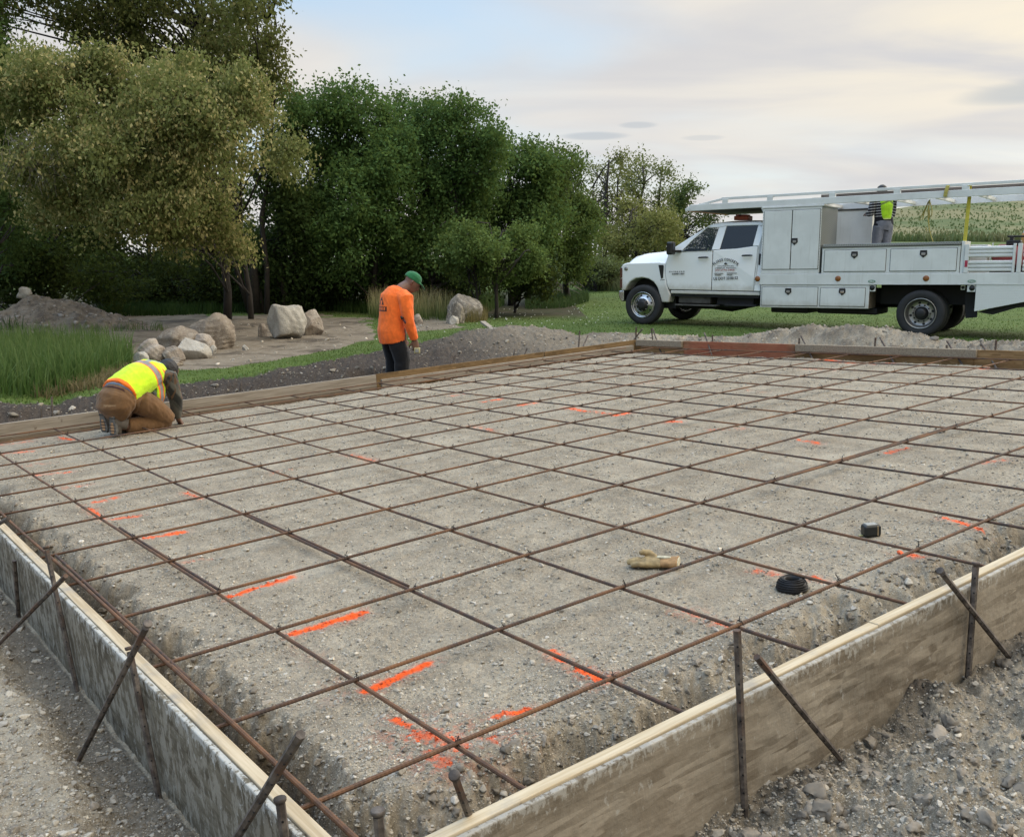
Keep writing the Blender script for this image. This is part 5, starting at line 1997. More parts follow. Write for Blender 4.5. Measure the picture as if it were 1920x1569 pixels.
GW = 'trees of the wood behind the site'
DK1, DK2 = (.064, .126, .040), (.106, .190, .060)
make_tree('broadleaf_tree', 'tall dark green leafy tree in the wood, directly left above the man in orange', 'tree', 25,
          [(560, 205, 40, 45), (610, 195, 60, 46), (665, 200, 62, 50), (600, 250, 70, 60), (690, 260, 75, 70), (590, 330, 60, 80), (650, 350, 90, 80), (720, 350, 60, 80), (600, 430, 70, 80),
           (690, 450, 80, 70), (640, 520, 90, 50), (725, 240, 50, 50), (740, 300, 50, 60), (690, 390, 70, 70), (650, 460, 80, 60), (720, 440, 60, 60)], 66000, .095, DK1, DK2,
          [(650, 640, 300, .16), (590, 580, 330, .10), (690, 720, 380, .09)], group=GW, accent=(.135, .22, .06), acc_frac=.24)
make_tree('broadleaf_tree', 'dark green leafy tree right of the tallest one, its top split in two', 'tree', 26,
          [(735, 215, 38, 45), (800, 225, 50, 42), (862, 228, 48, 42), (770, 290, 70, 60), (850, 300, 75, 65), (780, 380, 85, 75), (860, 390, 80, 75), (800, 470, 90, 60), (760, 540, 80, 40), (905, 300, 50, 60), (900, 370, 50, 60), (740, 440, 60, 60), (830, 360, 60, 60)],
          56000, .095, DK1, (.088, .158, .048), [(800, 800, 320, .15), (850, 860, 300, .10)], group=GW, accent=(.13, .215, .06), acc_frac=.24)
make_tree('broadleaf_tree', 'rounded green tree in the wood, lower than its neighbours on the left', 'tree', 28,
          [(925, 295, 45, 42), (985, 305, 52, 42), (930, 360, 70, 60), (1000, 365, 55, 60), (960, 430, 85, 60), (1010, 450, 45, 55), (1030, 370, 40, 60)], 34000, .10, DK1, (.098, .165, .050),
          [(960, 955, 330, .13), (990, 1000, 350, .08)], group=GW, accent=(.135, .215, .062), acc_frac=.22)
make_tree('broadleaf_tree', 'green tree at the right end of the dense wood, beside thin olive trees', 'tree', 30,
          [(1045, 310, 34, 32), (1082, 318, 28, 34), (1060, 370, 48, 50), (1090, 420, 34, 60), (1050, 440, 55, 60), (1080, 490, 40, 40), (1020, 340, 36, 50)], 24000, .10, (.048, .088, .026), (.105, .162, .050),
          [(1065, 1060, 340, .11)], group=GW, accent=(.14, .205, .062), acc_frac=.22)
make_tree('round_bush', 'rounded lighter green bush standing in front of the dark wood', 'bush', 22.5,
          [(955, 445, 52, 36), (900, 455, 50, 40), (985, 485, 38, 28), (930, 490, 70, 38), (860, 485, 45, 45)], 22000, .075, (.060, .105, .030), (.135, .205, .06),
          [(930, 930, 470, .05), (900, 890, 480, .04)], group='bushes along the wood', sig=.15, accent=(.165, .24, .075), acc_frac=.3)
for k, (bb, n_, lb) in enumerate([
        ([(575, 540, 60, 48), (620, 560, 60, 34)], 6500, 'dark shrub under the tallest tree, left of the man in orange'),
        ([(700, 545, 70, 44), (745, 560, 50, 34)], 6500, 'dark shrub right behind the head of the man in orange'),
        ([(810, 530, 70, 40), (870, 535, 60, 40)], 6500, 'dark shrub behind the tan reeds'),
        ([(965, 520, 55, 34), (1010, 520, 45, 30)], 4500, 'low dark shrub behind the fallen grey branches')]):
    make_tree('shrub', lb, 'bush', 25.2 - .6 * (k == 3), bb, n_, .09, (.014, .028, .008), (.042, .070, .020), [(bb[0][0], bb[0][0], bb[0][1], .04)], group='bushes along the wood', sig=.2, droop=.1)
# thin trees to the right of the wood
OL1, OL2 = (.14, .155, .055), (.25, .26, .11)
make_tree('thin_tree', 'thin sparse olive tree with a dark forked trunk beside the dense wood', 'tree', 42,
          [(1135, 330, 24, 40), (1160, 318, 20, 32), (1115, 390, 30, 50), (1160, 400, 28, 50), (1145, 460, 36, 36)], 5600, .11, OL1, OL2,
          [(1133, 1142, 300, .12), (1128, 1112, 350, .08), (1150, 1165, 310, .07)], group=GW, sig=.32, twigs=50, twig_r=.020)
make_tree('thin_tree', 'thin olive tree with a ragged top, middle one of the sparse far trees', 'tree', 44,
          [(1200, 320, 24, 30), (1232, 335, 26, 28), (1195, 380, 30, 46), (1240, 395, 32, 44), (1215, 440, 48, 40), (1180, 345, 20, 34)], 7400, .11, (.12, .145, .05), (.21, .235, .095),
          [(1200, 1205, 310, .12), (1225, 1240, 330, .09)], group=GW, sig=.32, twigs=50, twig_r=.020)
make_tree('thin_tree', 'small airy green tree farthest right, above the hood of the truck', 'tree', 48,
          [(1275, 362, 26, 24), (1293, 352, 15, 16), (1268, 405, 28, 36)], 3000, .13, (.07, .11, .035), (.13, .175, .065), [(1272, 1278, 360, .10)], group=GW, sig=.3, twigs=30, twig_r=.02)
make_tree('olive_bush', 'large yellowish olive bush below the thin trees', 'bush', 38,
          [(1185, 420, 42, 42), (1160, 460, 44, 34), (1225, 440, 44, 36), (1250, 425, 24, 30)], 9500, .12, (.15, .165, .05), (.27, .27, .10), [(1190, 1190, 430, .07)],
          group='bushes along the wood', sig=.25)
make_tree('shrub', 'grey green shrub at the foot of the thin trees, left of the truck', 'bush', 34,
          [(1120, 500, 42, 34), (1150, 505, 40, 26), (1095, 515, 36, 24)], 5200, .10, (.08, .11, .045), (.15, .18, .08), [(1120, 1120, 500, .04)], group='bushes along the wood', sig=.2)
make_tree('shrub', 'dark green shrub seen over the hood and windscreen of the truck', 'bush', 46,
          [(1310, 412, 40, 14), (1260, 455, 40, 24), (1230, 475, 40, 18), (1330, 440, 60, 22)], 5200, .12, (.022, .042, .012), (.065, .095, .03), [(1280, 1280, 440, .05)],
          group='bushes along the wood', sig=.25)
# left side
GL = 'trees leaning over the left of the site'
gt = make_tree('olive_tree', 'broad yellow olive tree drooping over the left of the site', 'tree', 16.5,
               [(40, 200, 70, 60), (130, 150, 90, 60), (250, 160, 100, 60), (360, 190, 90, 60), (455, 240, 80, 55), (515, 285, 46, 36), (120, 255, 110, 60), (270, 265, 120, 60),
                (400, 305, 100, 55), (60, 320, 80, 45), (200, 350, 110, 40), (330, 375, 100, 45), (415, 410, 62, 44), (440, 460, 36, 22), (360, 440, 50, 24), (490, 190, 44, 46), (150, 370, 100, 34), (270, 405, 70, 34), (335, 320, 70, 60), (340, 240, 60, 60), (20, 380, 60, 30), (310, 165, 70, 60), (190, 205, 90, 60), (420, 165, 60, 50), (70, 140, 70, 50), (165, 275, 80, 60), (110, 310, 70, 40)],
               122000, .066, (.135, .160, .052), (.245, .258, .098), [(425, 420, 250, .10), (470, 440, 300, .07)],
               group=GL, sig=.17, droop=.7, shell=.25, twigs=190, twig_r=.011, accent=(.47, .41, .185), acc_frac=.32, depth=1.6, trunk_d=21.5)
make_tree('tall_tree', 'tall dark sparse tree rising out of the top of the picture on the left', 'tree', 21,
          [(60, 40, 90, 60), (190, 30, 90, 50), (310, 20, 90, 50), (420, 50, 80, 60), (500, 30, 46, 40), (512, 110, 34, 60), (430, 130, 70, 50), (330, 110, 80, 50), (220, 95, 90, 45), (480, -40, 60, 40),
           (300, -60, 140, 50), (100, -60, 120, 60)],
          38000, .085, (.075, .092, .028), (.16, .17, .06), [(480, 380, 60, .12), (470, 250, 20, .08), (500, 500, 40, .07)], group=GL, sig=.26, droop=.6, shell=.2, twigs=150, twig_r=.017,
          accent=(.17, .155, .06), acc_frac=.25, depth=1.5, trunk_d=23.5)
make_tree('broadleaf_tree', 'dark green leafy tree at the far left edge behind the yellow olive one', 'tree', 19,
          [(20, 120, 70, 70), (40, 220, 60, 60), (-40, 40, 80, 80), (-60, 200, 80, 90), (0, 300, 60, 50), (0, 380, 60, 50), (-30, 450, 60, 60), (60, 370, 50, 40)], 20000, .085, DK1, (.055, .088, .022), [(-30, 0, 200, .13)], group=GL)
make_tree('broadleaf_tree', 'low dark green tree behind the dirt pile at the left edge', 'tree', 22,
          [(60, 410, 80, 50), (150, 430, 70, 46), (30, 480, 70, 50), (110, 490, 80, 44), (-30, 430, 70, 80), (70, 530, 90, 44), (-10, 545, 70, 44), (160, 540, 80, 40)], 24000, .095, (.016, .030, .007), (.048, .072, .018),
          [(100, 90, 430, .11), (40, 30, 450, .08)], group=GL, accent=(.07, .10, .026), acc_frac=.2)
make_tree('broadleaf_tree', 'gappy dark tree with sky showing through, behind the yellow olive tree', 'tree', 26,
          [(200, 430, 60, 40), (190, 520, 60, 36), (280, 500, 46, 40), (330, 520, 60, 46), (300, 420, 60, 36), (420, 500, 60, 60), (430, 380, 40, 50), (360, 340, 50, 30)], 11500, .11,
          (.014, .026, .007), (.040, .062, .017), [(285, 280, 440, .12), (380, 384, 400, .13), (340, 330, 460, .08)], group=GL, sig=.3)
make_tree('broadleaf_tree', 'dark slim tree between the yellow olive tree and the dense wood', 'tree', 24,
          [(520, 360, 46, 50), (540, 440, 40, 60), (490, 470, 50, 60), (540, 520, 46, 50), (470, 540, 56, 40), (535, 230, 30, 50), (560, 400, 40, 70), (520, 300, 40, 50)], 19000, .10, (.030, .058, .018), (.075, .120, .036),
          [(490, 495, 380, .10), (560, 552, 330, .11), (535, 520, 420, .07)], group=GL, sig=.28)
for u0, n_, lb in ((210, 4500, 'dark low scrub right behind the dirt pile'), (330, 4500, 'dark low scrub behind the pale boulders, left part'), (450, 4500, 'dark low scrub behind the largest pale boulder')):
    make_tree('shrub', lb, 'bush', 25.5, [(u0, 555, 70, 30), (u0 + 50, 550, 60, 34)], n_, .09, (.014, .026, .007), (.038, .060, .016), [(u0, u0, 550, .03)], group='bushes along the wood', sig=.22)
for k, (bb, n_, lb) in enumerate([
        ([(60, 500, 80, 40), (130, 490, 70, 44), (20, 470, 60, 50)], 9000, 'dark thicket behind the dirt pile, at the left edge'),
        ([(230, 500, 70, 36), (180, 470, 50, 40), (270, 515, 50, 30)], 8000, 'dark thicket above the round brown boulders'),
        ([(350, 490, 60, 44), (400, 500, 50, 40), (310, 470, 40, 40)], 8000, 'dark thicket under the drooping olive branches'),
        ([(470, 470, 50, 60), (520, 500, 50, 50)], 7000, 'dark thicket left of the tallest green tree')]):
    make_tree('thicket', lb, 'bush', 28 + .5 * k, bb, n_, .11, (.022, .042, .012), (.055, .088, .026), [(bb[0][0], bb[0][0], bb[0][1], .04)], group='bushes along the wood', sig=.26, droop=.1)
# dead twigs hanging in the olive tree
m = MB()
g = random.Random(5)
ba = np.array(gt.location)
for k in range(34):
    c, _, _ = blob_px(60 + g.uniform(-50, 50), 255 + g.uniform(-12, 12), 10, 10, 15.4)
    e, _, _ = blob_px(75 + g.uniform(-80, 60), 340 + g.uniform(-40, 34), 10, 10, 15.2)
    mid = (c + e) / 2 + np.array([g.uniform(-.15, .15), 0, g.uniform(.0, .2)])
    m.tube([c - ba, mid - ba, e - ba], [.007, .005, .002], 4)
m.build('dead_twigs', M_TWIG, gt)

# ------------------------------------------------------------------ fallen branch heap
fb0 = gp(1050, 560)
root = empty('fallen_branches', fb0)
props(root, 'heap of bare grey fallen branches at the edge of the wood', 'branches')
m = MB()
for k in range(46):
    u0, u1 = g.uniform(985, 1060), g.uniform(1020, 1095)
    a_, _, _ = blob_px(u0, g.uniform(512, 530), 1, 1, fb0[1] + g.uniform(-.6, .6))
    b_, _, _ = blob_px(u1, g.uniform(535, 568), 1, 1, fb0[1] + g.uniform(-.6, .6))
    b_[2] = max(b_[2], gz(b_[0], b_[1]) - .02)
    mid = (a_ + b_) / 2 + np.array([g.uniform(-.2, .2), 0, g.uniform(.05, .25)])
    m.tube([a_ - fb0, mid - fb0, b_ - fb0], [.006, .014, .010], 5)
m.build('twigs', M_TWIG, root)

# ------------------------------------------------------------------ grass
t = NT('grass_blades')
tl_ = t.n('ShaderNodeBsdfTranslucent')
mx_ = t.n('ShaderNodeMixShader')
tint = t.attr('tint', True)
t.set(color=tint, rough=.7, spec=.2)
t.t.links.new(tint, tl_.inputs[0])
mx_.inputs[0].default_value = .35
t.t.links.new(t.bs.outputs[0], mx_.inputs[1])
t.t.links.new(tl_.outputs[0], mx_.inputs[2])
t.t.links.new(mx_.outputs[0], t.out.inputs[0])
M_GRASS = t.m


def blades(name, X, Y, Z, h, wd, colr, lean=.35, seg=3, tipc=None, label=None, cat='grass'):
    n = len(X)
    P = np.c_[X, Y, Z - .01]
    an = rng.uniform(0, 2 * np.pi, n)
    ld = np.c_[np.cos(an), np.sin(an), np.zeros(n)]
    sd_a = an + np.pi / 2 + rng.normal(0, .5, n)
    sd = np.c_[np.cos(sd_a), np.sin(sd_a), np.zeros(n)]
    le = np.abs(rng.normal(0, lean, n))
    Vs, Cs = [], []
    for k in range(seg + 1):
        f = k / seg
        c = P + ld * (h * le * f ** 2)[:, None] + np.array([0, 0, 1.0]) * (h * f * (1 - .25 * le * f))[:, None]
        w_ = (wd * (1 - f) ** .7 * .5)[:, None]
        cc = colr if tipc is None else colr * (1 - f ** 1.5) + tipc * f ** 1.5
        if k == seg:
            Vs.append(c)
            Cs.append(cc)
        else:
            Vs += [c - sd * w_, c + sd * w_]
            Cs += [cc, cc]
    V = np.stack(Vs, 1).reshape(-1, 3)
    C = np.stack(Cs, 1).reshape(-1, 3)
    nv = 2 * seg + 1
    off = (np.arange(n) * nv)[:, None]
    tri = []
    for k in range(seg - 1):
        a = 2 * k
        tri += [[a, a + 1, a + 3], [a, a + 3, a + 2]]
    a = 2 * (seg - 1)
    tri += [[a, a + 1, a + 2]]
    F = (off[:, None, :] + np.array(tri)[None]).reshape(-1, 3)
    o = link(name, raw_mesh(name, V, F, mats=(M_GRASS,), attrs=dict(tint=C)))
    props(o, label, cat, kind='stuff')
    return o


def patch(poly_px, n, D=None):
    """random points on the ground inside a picture polygon"""
    Pw = np.array([gp(u, v)[:2] for u, v in poly_px])
    mn, mx = Pw.min(0), Pw.max(0)
    out = []
    tot_ = 0
    while tot_ < n:
        q = rng.uniform(mn, mx, (n * 2, 2))
        q = q[inpoly(q[:, 0], q[:, 1], Pw)]
        out.append(q)
        tot_ += len(q)
    q = np.vstack(out)[:n]
    return q[:, 0], q[:, 1], ground(q[:, 0], q[:, 1])[0]


def mixc(n, a, b):
    f = rng.random((n, 1))
    return np.array(a) * (1 - f) + np.array(b) * f


# mown lawn
NL_ = 190000
aa = rng.uniform(R(-33), R(33), NL_)
v_ = rng.uniform(1 / 34.0, 1 / 7.5, NL_)
r0 = 1 / v_
X, Y = r0 * np.sin(aa), r0 * np.cos(aa)
Z, gr_, so_, sa_, pa_, sh_, hi_ = ground(X, Y)
k = (gr_ > .45) & (sh_ < .5) & (rng.random(NL_) < .9)
X, Y, Z, r0 = X[k], Y[k], Z[k], r0[k]
pn = (.5 + fbm(X * .7, Y * .7, 3, 91))[:, None]
cl = mixc(len(X), (.058, .098, .018), (.098, .148, .032)) * (.72 + .5 * pn)
dry = (rng.random(len(X)) < .05)[:, None]
cl = np.where(dry, np.array([.17, .15, .07]), cl)
blades('lawn_grass', X, Y, Z, rng.uniform(.018, .042, len(X)) * (1 + r0 * .008), np.maximum(.006, r0 * .0011), cl, .7, 1, None, 'short mown lawn grass', 'lawn')
# white clover heads scattered in the lawn
X, Y, Z = patch([(640, 650), (760, 630), (900, 590), (1000, 560), (1110, 560), (1160, 600), (1080, 625), (900, 612), (760, 645)], 110)
m = MB()
for x, y, z in zip(X, Y, Z):
    if ground(np.array([x]), np.array([y]))[1][0] < .5:
        continue
    m.lathe([(0, .0), (.012, .006), (.013, .014), (.0, .022)], (x, y, z + .04), (0, 0, 1), 6)
o = m.build('clover_heads', simple('white_flower', (.6, .6, .55), .8), None)
props(o, 'tiny white flower heads dotted over the lawn', 'flowers', kind='stuff')
# tall grass at the left
X, Y, Z = patch([(-260, 720), (0, 748), (110, 744), (190, 712), (252, 690), (238, 668), (170, 655), (60, 652), (-260, 655)], 11000)
n = len(X)
blades('tall_grass', X, Y, Z, rng.uniform(.18, .54, n), rng.uniform(.009, .018, n), mixc(n, (.036, .078, .016), (.095, .165, .036)), .42, 4, mixc(n, (.07, .125, .03), (.15, .19, .065)),
       'thick stand of tall green grass at the left beside the kneeling worker')
X, Y, Z = patch([(60, 748), (200, 728), (255, 706), (258, 694), (180, 715), (60, 742)], 900)
n = len(X)
blades('dry_grass', X, Y, Z, rng.uniform(.06, .22, n), np.full(n, .010), mixc(n, (.16, .13, .06), (.24, .19, .10)), 1.0, 3, None, 'dry flattened grass along the foot of the tall grass')
n = 2600
aa = rng.uniform(R(-29), R(-9), n)
r0 = rng.uniform(10, 22, n)
X, Y = r0 * np.sin(aa), r0 * np.cos(aa)
Z, gr_, so_, sa_, pa_, sh_, hi_ = ground(X, Y)
cl_ = fbm(X * .8, Y * .8, 3, 611)
k = ((gr_ > .3) | ((cl_ > .34) & (X < -6))) & (cl_ > .05) & (so_ < .6)
X, Y, Z, cl_ = X[k], Y[k], Z[k], cl_[k]
X, Y = np.repeat(X, 5) + rng.normal(0, .07, 5 * len(X)), np.repeat(Y, 5) + rng.normal(0, .07, 5 * len(Y))
Z = ground(X, Y)[0]
n = len(X)
blades('weeds', X, Y, Z, rng.uniform(.05, .24, n), np.full(n, .012), mixc(n, (.05, .095, .022), (.12, .16, .05)), .6, 3, None, 'straggling weeds round the tall grass and along the bare sand', 'weeds')
X, Y, Z = patch([(-200, 622), (0, 622), (60, 618), (100, 604), (40, 595), (-200, 592)], 3500)
n = len(X)
blades('tall_grass', X, Y, Z, rng.uniform(.15, .36, n), rng.uniform(.012, .02, n), mixc(n, (.024, .058, .012), (.055, .10, .024)), .4, 3, None, 'green grass patch in front of the dirt pile at the left edge')
X, Y, Z = patch([(180, 594), (330, 592), (480, 586), (620, 584), (700, 590), (700, 578), (560, 572), (380, 574), (220, 578)], 8000)
n = len(X)
blades('tall_grass', X, Y, Z, rng.uniform(.15, .40, n), rng.uniform(.014, .024, n), mixc(n, (.020, .046, .010), (.046, .085, .020)), .4, 3, None, 'dark green grass strip along the foot of the wood')
# reeds behind the man in orange
X, Y, Z = patch([(690, 596), (760, 604), (830, 600), (915, 586), (950, 572), (930, 562), (800, 566), (700, 578)], 5200)
n = len(X)
uu = X / Y
rt = sstep(-.085, -.03, uu)[:, None]
blades('tall_grass', X, Y, Z, rng.uniform(.35, .80, n) * (1 - .32 * rt[:, 0]), rng.uniform(.010, .018, n), mixc(n, (.055, .10, .026), (.10, .16, .044)), .25, 4,
       mixc(n, (.42, .35, .18), (.56, .47, .27)) * (1 - rt) + mixc(n, (.075, .125, .032), (.12, .165, .05)) * rt, 'tall tan and green reed grass behind the man in orange')
X, Y, Z = patch([(862, 606), (912, 604), (916, 594), (880, 590)], 700)
n = len(X)
blades('dry_grass', X, Y, Z, rng.uniform(.18, .42, n), np.full(n, .011), mixc(n, (.14, .13, .045), (.26, .20, .09)), .5, 3, None, 'yellowing grass tuft in front of the mottled boulder')
X, Y, Z = patch([(985, 580), (1060, 578), (1105, 566), (1100, 552), (1040, 556), (985, 566)], 3800)
n = len(X)
blades('tall_grass', X, Y, Z, rng.uniform(.14, .34, n), rng.uniform(.013, .022, n), mixc(n, (.035, .068, .020), (.07, .112, .034)), .4, 3, None, 'bright weeds in front of the fallen grey branches')
X, Y, Z = patch([(1085, 545), (1170, 548), (1175, 530), (1160, 512), (1100, 515)], 5000)
n = len(X)
blades('tall_grass', X, Y, Z, rng.uniform(.25, .60, n), rng.uniform(.018, .032, n), mixc(n, (.040, .068, .024), (.085, .11, .045)), .4, 3, mixc(n, (.10, .12, .05), (.16, .15, .08)),
       'rough grass bank between the wood and the truck')
# rough pasture on the hill, seen under the rack
n = 26000
aa = rng.uniform(math.atan(.17), math.atan(.60), n)
r0 = 1 / rng.uniform(1 / 105, 1 / 43.5, n)
X, Y = r0 * np.sin(aa), r0 * np.cos(aa)
Z, _, _, _, _, _, hi_ = ground(X, Y)
k = (hi_ > .5) & ((Y < 50) | (rng.random(n) < .25))
X, Y, Z, r0 = X[k], Y[k], Z[k], r0[k]
n = len(X)
fz = sstep(.38, .62, .5 + fbm(X * .16, Y * .07, 4, 301))[:, None]
blades('pasture_grass', X, Y, Z, rng.uniform(.10, .24, n) * (1 + 1.6 * (Y < 47)), r0 * .0020, mixc(n, (.075, .115, .042), (.11, .15, .06)) * (1 - fz) + mixc(n, (.12, .135, .06), (.16, .165, .08)) * fz, .5, 2, None,
       'rough tall pasture grass on the hill behind the truck')

# ------------------------------------------------------------------ boulders and the dirt pile
def rock_mat(name, a, b, c):
    t = NT(name)
    n1_ = t.noise(3.2, 6, .65, .6)
    n2_ = t.noise(14, 5, .7)
    cc = t.mix(t.ramp(n1_, .32, .66), a, b)
    cc = t.mix(t.ramp(n2_, .50, .68), cc, c)
    cc = t.mix(t.ramp(t.noise(45, 3, .7), .6, .72), cc, tuple(x * .45 for x in a))
    t.set(color=cc, rough=.9, spec=.25)
    t.bump(t.math('ADD', n2_, t.noise(50, 3, .6)), .7, .02)
    return t.m


RK_PALE = rock_mat('pale_granite', (.30, .275, .235), (.46, .43, .375), (.36, .33, .28))
RK_BROWN = rock_mat('brown_stone', (.17, .138, .108), (.275, .23, .182), (.33, .29, .235))
RK_PINK = rock_mat('pinkish_stone', (.28, .232, .19), (.41, .36, .30), (.20, .17, .145))
RK_MOTT = rock_mat('mottled_stone', (.11, .098, .082), (.29, .255, .21), (.40, .36, .30))


def boulder(u0, u1, v0, v1, mat, label, seed, cut=.80, name='boulder', asym=0.0, group='boulders on the sandy ground'):
    b = gp((u0 + u1) / 2, v1 - (v1 - v0) * .10)
    k = b[1] / FOC / math.cos(math.atan2(b[0], b[1]))
    w_, h_ = (u1 - u0) * k / 2, (v1 - v0) * k
    g = np.random.default_rng(seed)
    V, F = ico(5)
    for _ in range(9):
        nn_ = unit(g.normal(size=3))
        d = V @ nn_
        V = V - np.outer(np.maximum(d - g.uniform(cut - .2, cut + .04), 0), nn_) * .97
    th, ph = np.arctan2(V[:, 1], V[:, 0]), V[:, 2]
    nz = sum((.13 / (1.6 ** o)) * np.sin(V @ (g.normal(size=3) * 2.2 * 1.9 ** o) + g.uniform(0, 6)) for o in range(5))
    V = V * (1 + nz * .55)[:, None]
    V[:, 0] += asym * V[:, 2] * .5
    V[:, :2] *= (1 - .14 * np.clip(V[:, 2:3], -1, 1))
    mn, mx = V.min(0), V.max(0)
    V = (V - (mn + mx) / 2) / (mx - mn) * 2
    V = V * np.array([w_, w_ * .85, h_ * .62])
    V[:, 2] += h_ * .36
    root = link(name, raw_mesh(name, V, F, smooth=True, mats=(mat,)), loc=b)
    props(root, label, name.replace('_', ' '), group)
    return root


boulder(499, 576, 577, 640, RK_PALE, 'largest pale grey boulder with a flat top, behind the worker in orange', 1, .78)
boulder(564, 608, 585, 632, RK_PINK, 'pinkish boulder leaning against the right side of the largest one', 2, .74, asym=-.5)
boulder(484, 502, 609, 634, RK_BROWN, 'small brown stone at the left foot of the largest pale boulder', 3)
boulder(360, 441, 594, 660, RK_BROWN, 'big round brown boulder left of the largest pale one', 4, .9)
boulder(298, 372, 617, 664, RK_BROWN, 'low brown boulder rising behind the pale wedge boulder', 5, .88)
boulder(333, 396, 638, 675, RK_PALE, 'pale wedge shaped boulder at the front of the rock row', 6, .75, asym=-.6)
boulder(352, 404, 629, 663, RK_PINK, 'buff boulder between the wedge boulder and the round brown one', 7, .85)
boulder(262, 310, 640, 681, RK_PINK, 'buff boulder right above the back of the kneeling worker', 8, .85)
boulder(304, 346, 652, 680, RK_BROWN, 'flat brown stone above the head of the kneeling worker', 9, .8)
boulder(250, 282, 662, 684, RK_PALE, 'small grey block at the left end of the rock row', 10, .75)
boulder(306, 342, 671, 687, RK_BROWN, 'low flat stone just above the head of the kneeling worker', 11, .8)
boulder(394, 407, 649, 665, RK_PALE, 'small pale stone at the right end of the wedge boulder', 12, .8)
boulder(454, 467, 647, 658, RK_PALE, 'small lone pale stone on the bare sand', 13, .8)
boulder(838, 906, 555, 606, RK_MOTT, 'large mottled grey boulder right of the man in orange', 14, .88)
boulder(836, 872, 570, 610, RK_MOTT, 'mottled boulder leaning on the left front of the bigger mottled one', 15, .8, asym=.3)
boulder(847, 864, 558, 568, RK_PALE, 'small white stone on the shoulder of the mottled boulder', 16, .8)
boulder(774, 793, 590, 609, RK_PINK, 'small pink grey stone right beside the man in orange', 17, .8)
boulder(842, 861, 593, 609, RK_PALE, 'small pale stone at the foot of the mottled boulders', 18, .8)

pb = gp(150, 612)
xs_ = np.linspace(-2.1, 2.1, 150)
ys_ = np.linspace(-1.7, 1.7, 120)
PX, PY = np.meshgrid(xs_, ys_, indexing='ij')
rr_ = np.sqrt(((PX + .78) / np.where(PX + .78 > 0, 2.4, 1.15)) ** 2 + (PY / 1.45) ** 2) + .12 * fbm(PX * 1.4, PY * 1.4, 3, 401)
hp = .60 * (1 - sstep(.0, 1.0, rr_)) ** .8 * (1 + .1 * fbm(PX * 1.2, PY, 2, 405))
hp *= 1 - .25 * sstep(-.2, 1.7, PX)
hp = hp + (.085 * fbm(PX * 3, PY * 3, 4, 402) + .045 * fbm(PX * 13, PY * 13, 3, 403)) * (hp > .02) - .03
gzz = ground(PX.ravel() + pb[0], PY.ravel() + pb[1])[0].reshape(PX.shape)
PZ = gzz - pb[2] + hp
i0, j0 = np.meshgrid(np.arange(149), np.arange(119), indexing='ij')
q0 = (i0 * 120 + j0).ravel()
FQ = np.stack([q0, q0 + 120, q0 + 121, q0 + 1], 1)
t = NT('pile_dirt')
a = t.noise(4, 6, .65)
c = t.mix(t.ramp(a, .35, .65), (.105, .085, .066), (.215, .18, .14))
c = t.mix(t.ramp(t.noise(38, 4, .7), .57, .68), c, (.28, .25, .21))
t.set(color=c, rough=.95, spec=.2)
t.bump(t.noise(40, 4, .7), .8, .02)
M_PILE = t.m
pile = link('dirt_pile', raw_mesh('dirt_pile', np.c_[PX.ravel(), PY.ravel(), PZ.ravel()], FQ, smooth=True, mats=(M_PILE,)), loc=pb)
props(pile, 'heap of stony brown dirt at the left edge under the trees', 'dirt pile')
kk = rng.integers(0, PX.size, 900)
kk = kk[hp.ravel()[kk] > .03]
Pq = np.c_[PX.ravel()[kk], PY.ravel()[kk], PZ.ravel()[kk]] + rng.normal(0, .01, (len(kk), 3))
rq = .014 * rng.random(len(kk)) ** (-.5)
rq = np.minimum(rq, .07)
lum = np.clip(rng.normal(.26, .10, len(kk)), .09, .50)
o = link('loose_stones', stones('loose_stones', Pq, rq, np.c_[lum * 1.04, lum * .96, lum * .86], 1, M_PEB), pile)
o['kind'] = 'stuff'
pt = np.array([PX[60, 60], PY[60, 60], PZ[60, 60]]) + pb
b_ = blob_px(46, 551, 1, 1, pb[1] + .1)[0]
o = boulder(39, 54, 545, 555, RK_PALE, 'white stone on top of the dirt pile', 19, .8)
o.location = (b_[0], b_[1], b_[2] - .06)

# offcut of wood stuck in the heap right of the man in orange
a_ = aty(905, 604, 16.2)
b_ = aty(931, 621, 15.6)
root = empty('wood_offcut', b_)
props(root, 'short wooden offcut leaning on the dirt heap right of the mottled boulders', 'plank')
MB().bar((0, 0, -.02), a_ - b_, .09, .04).build('board', M_GREY0, root, bevel=.004)
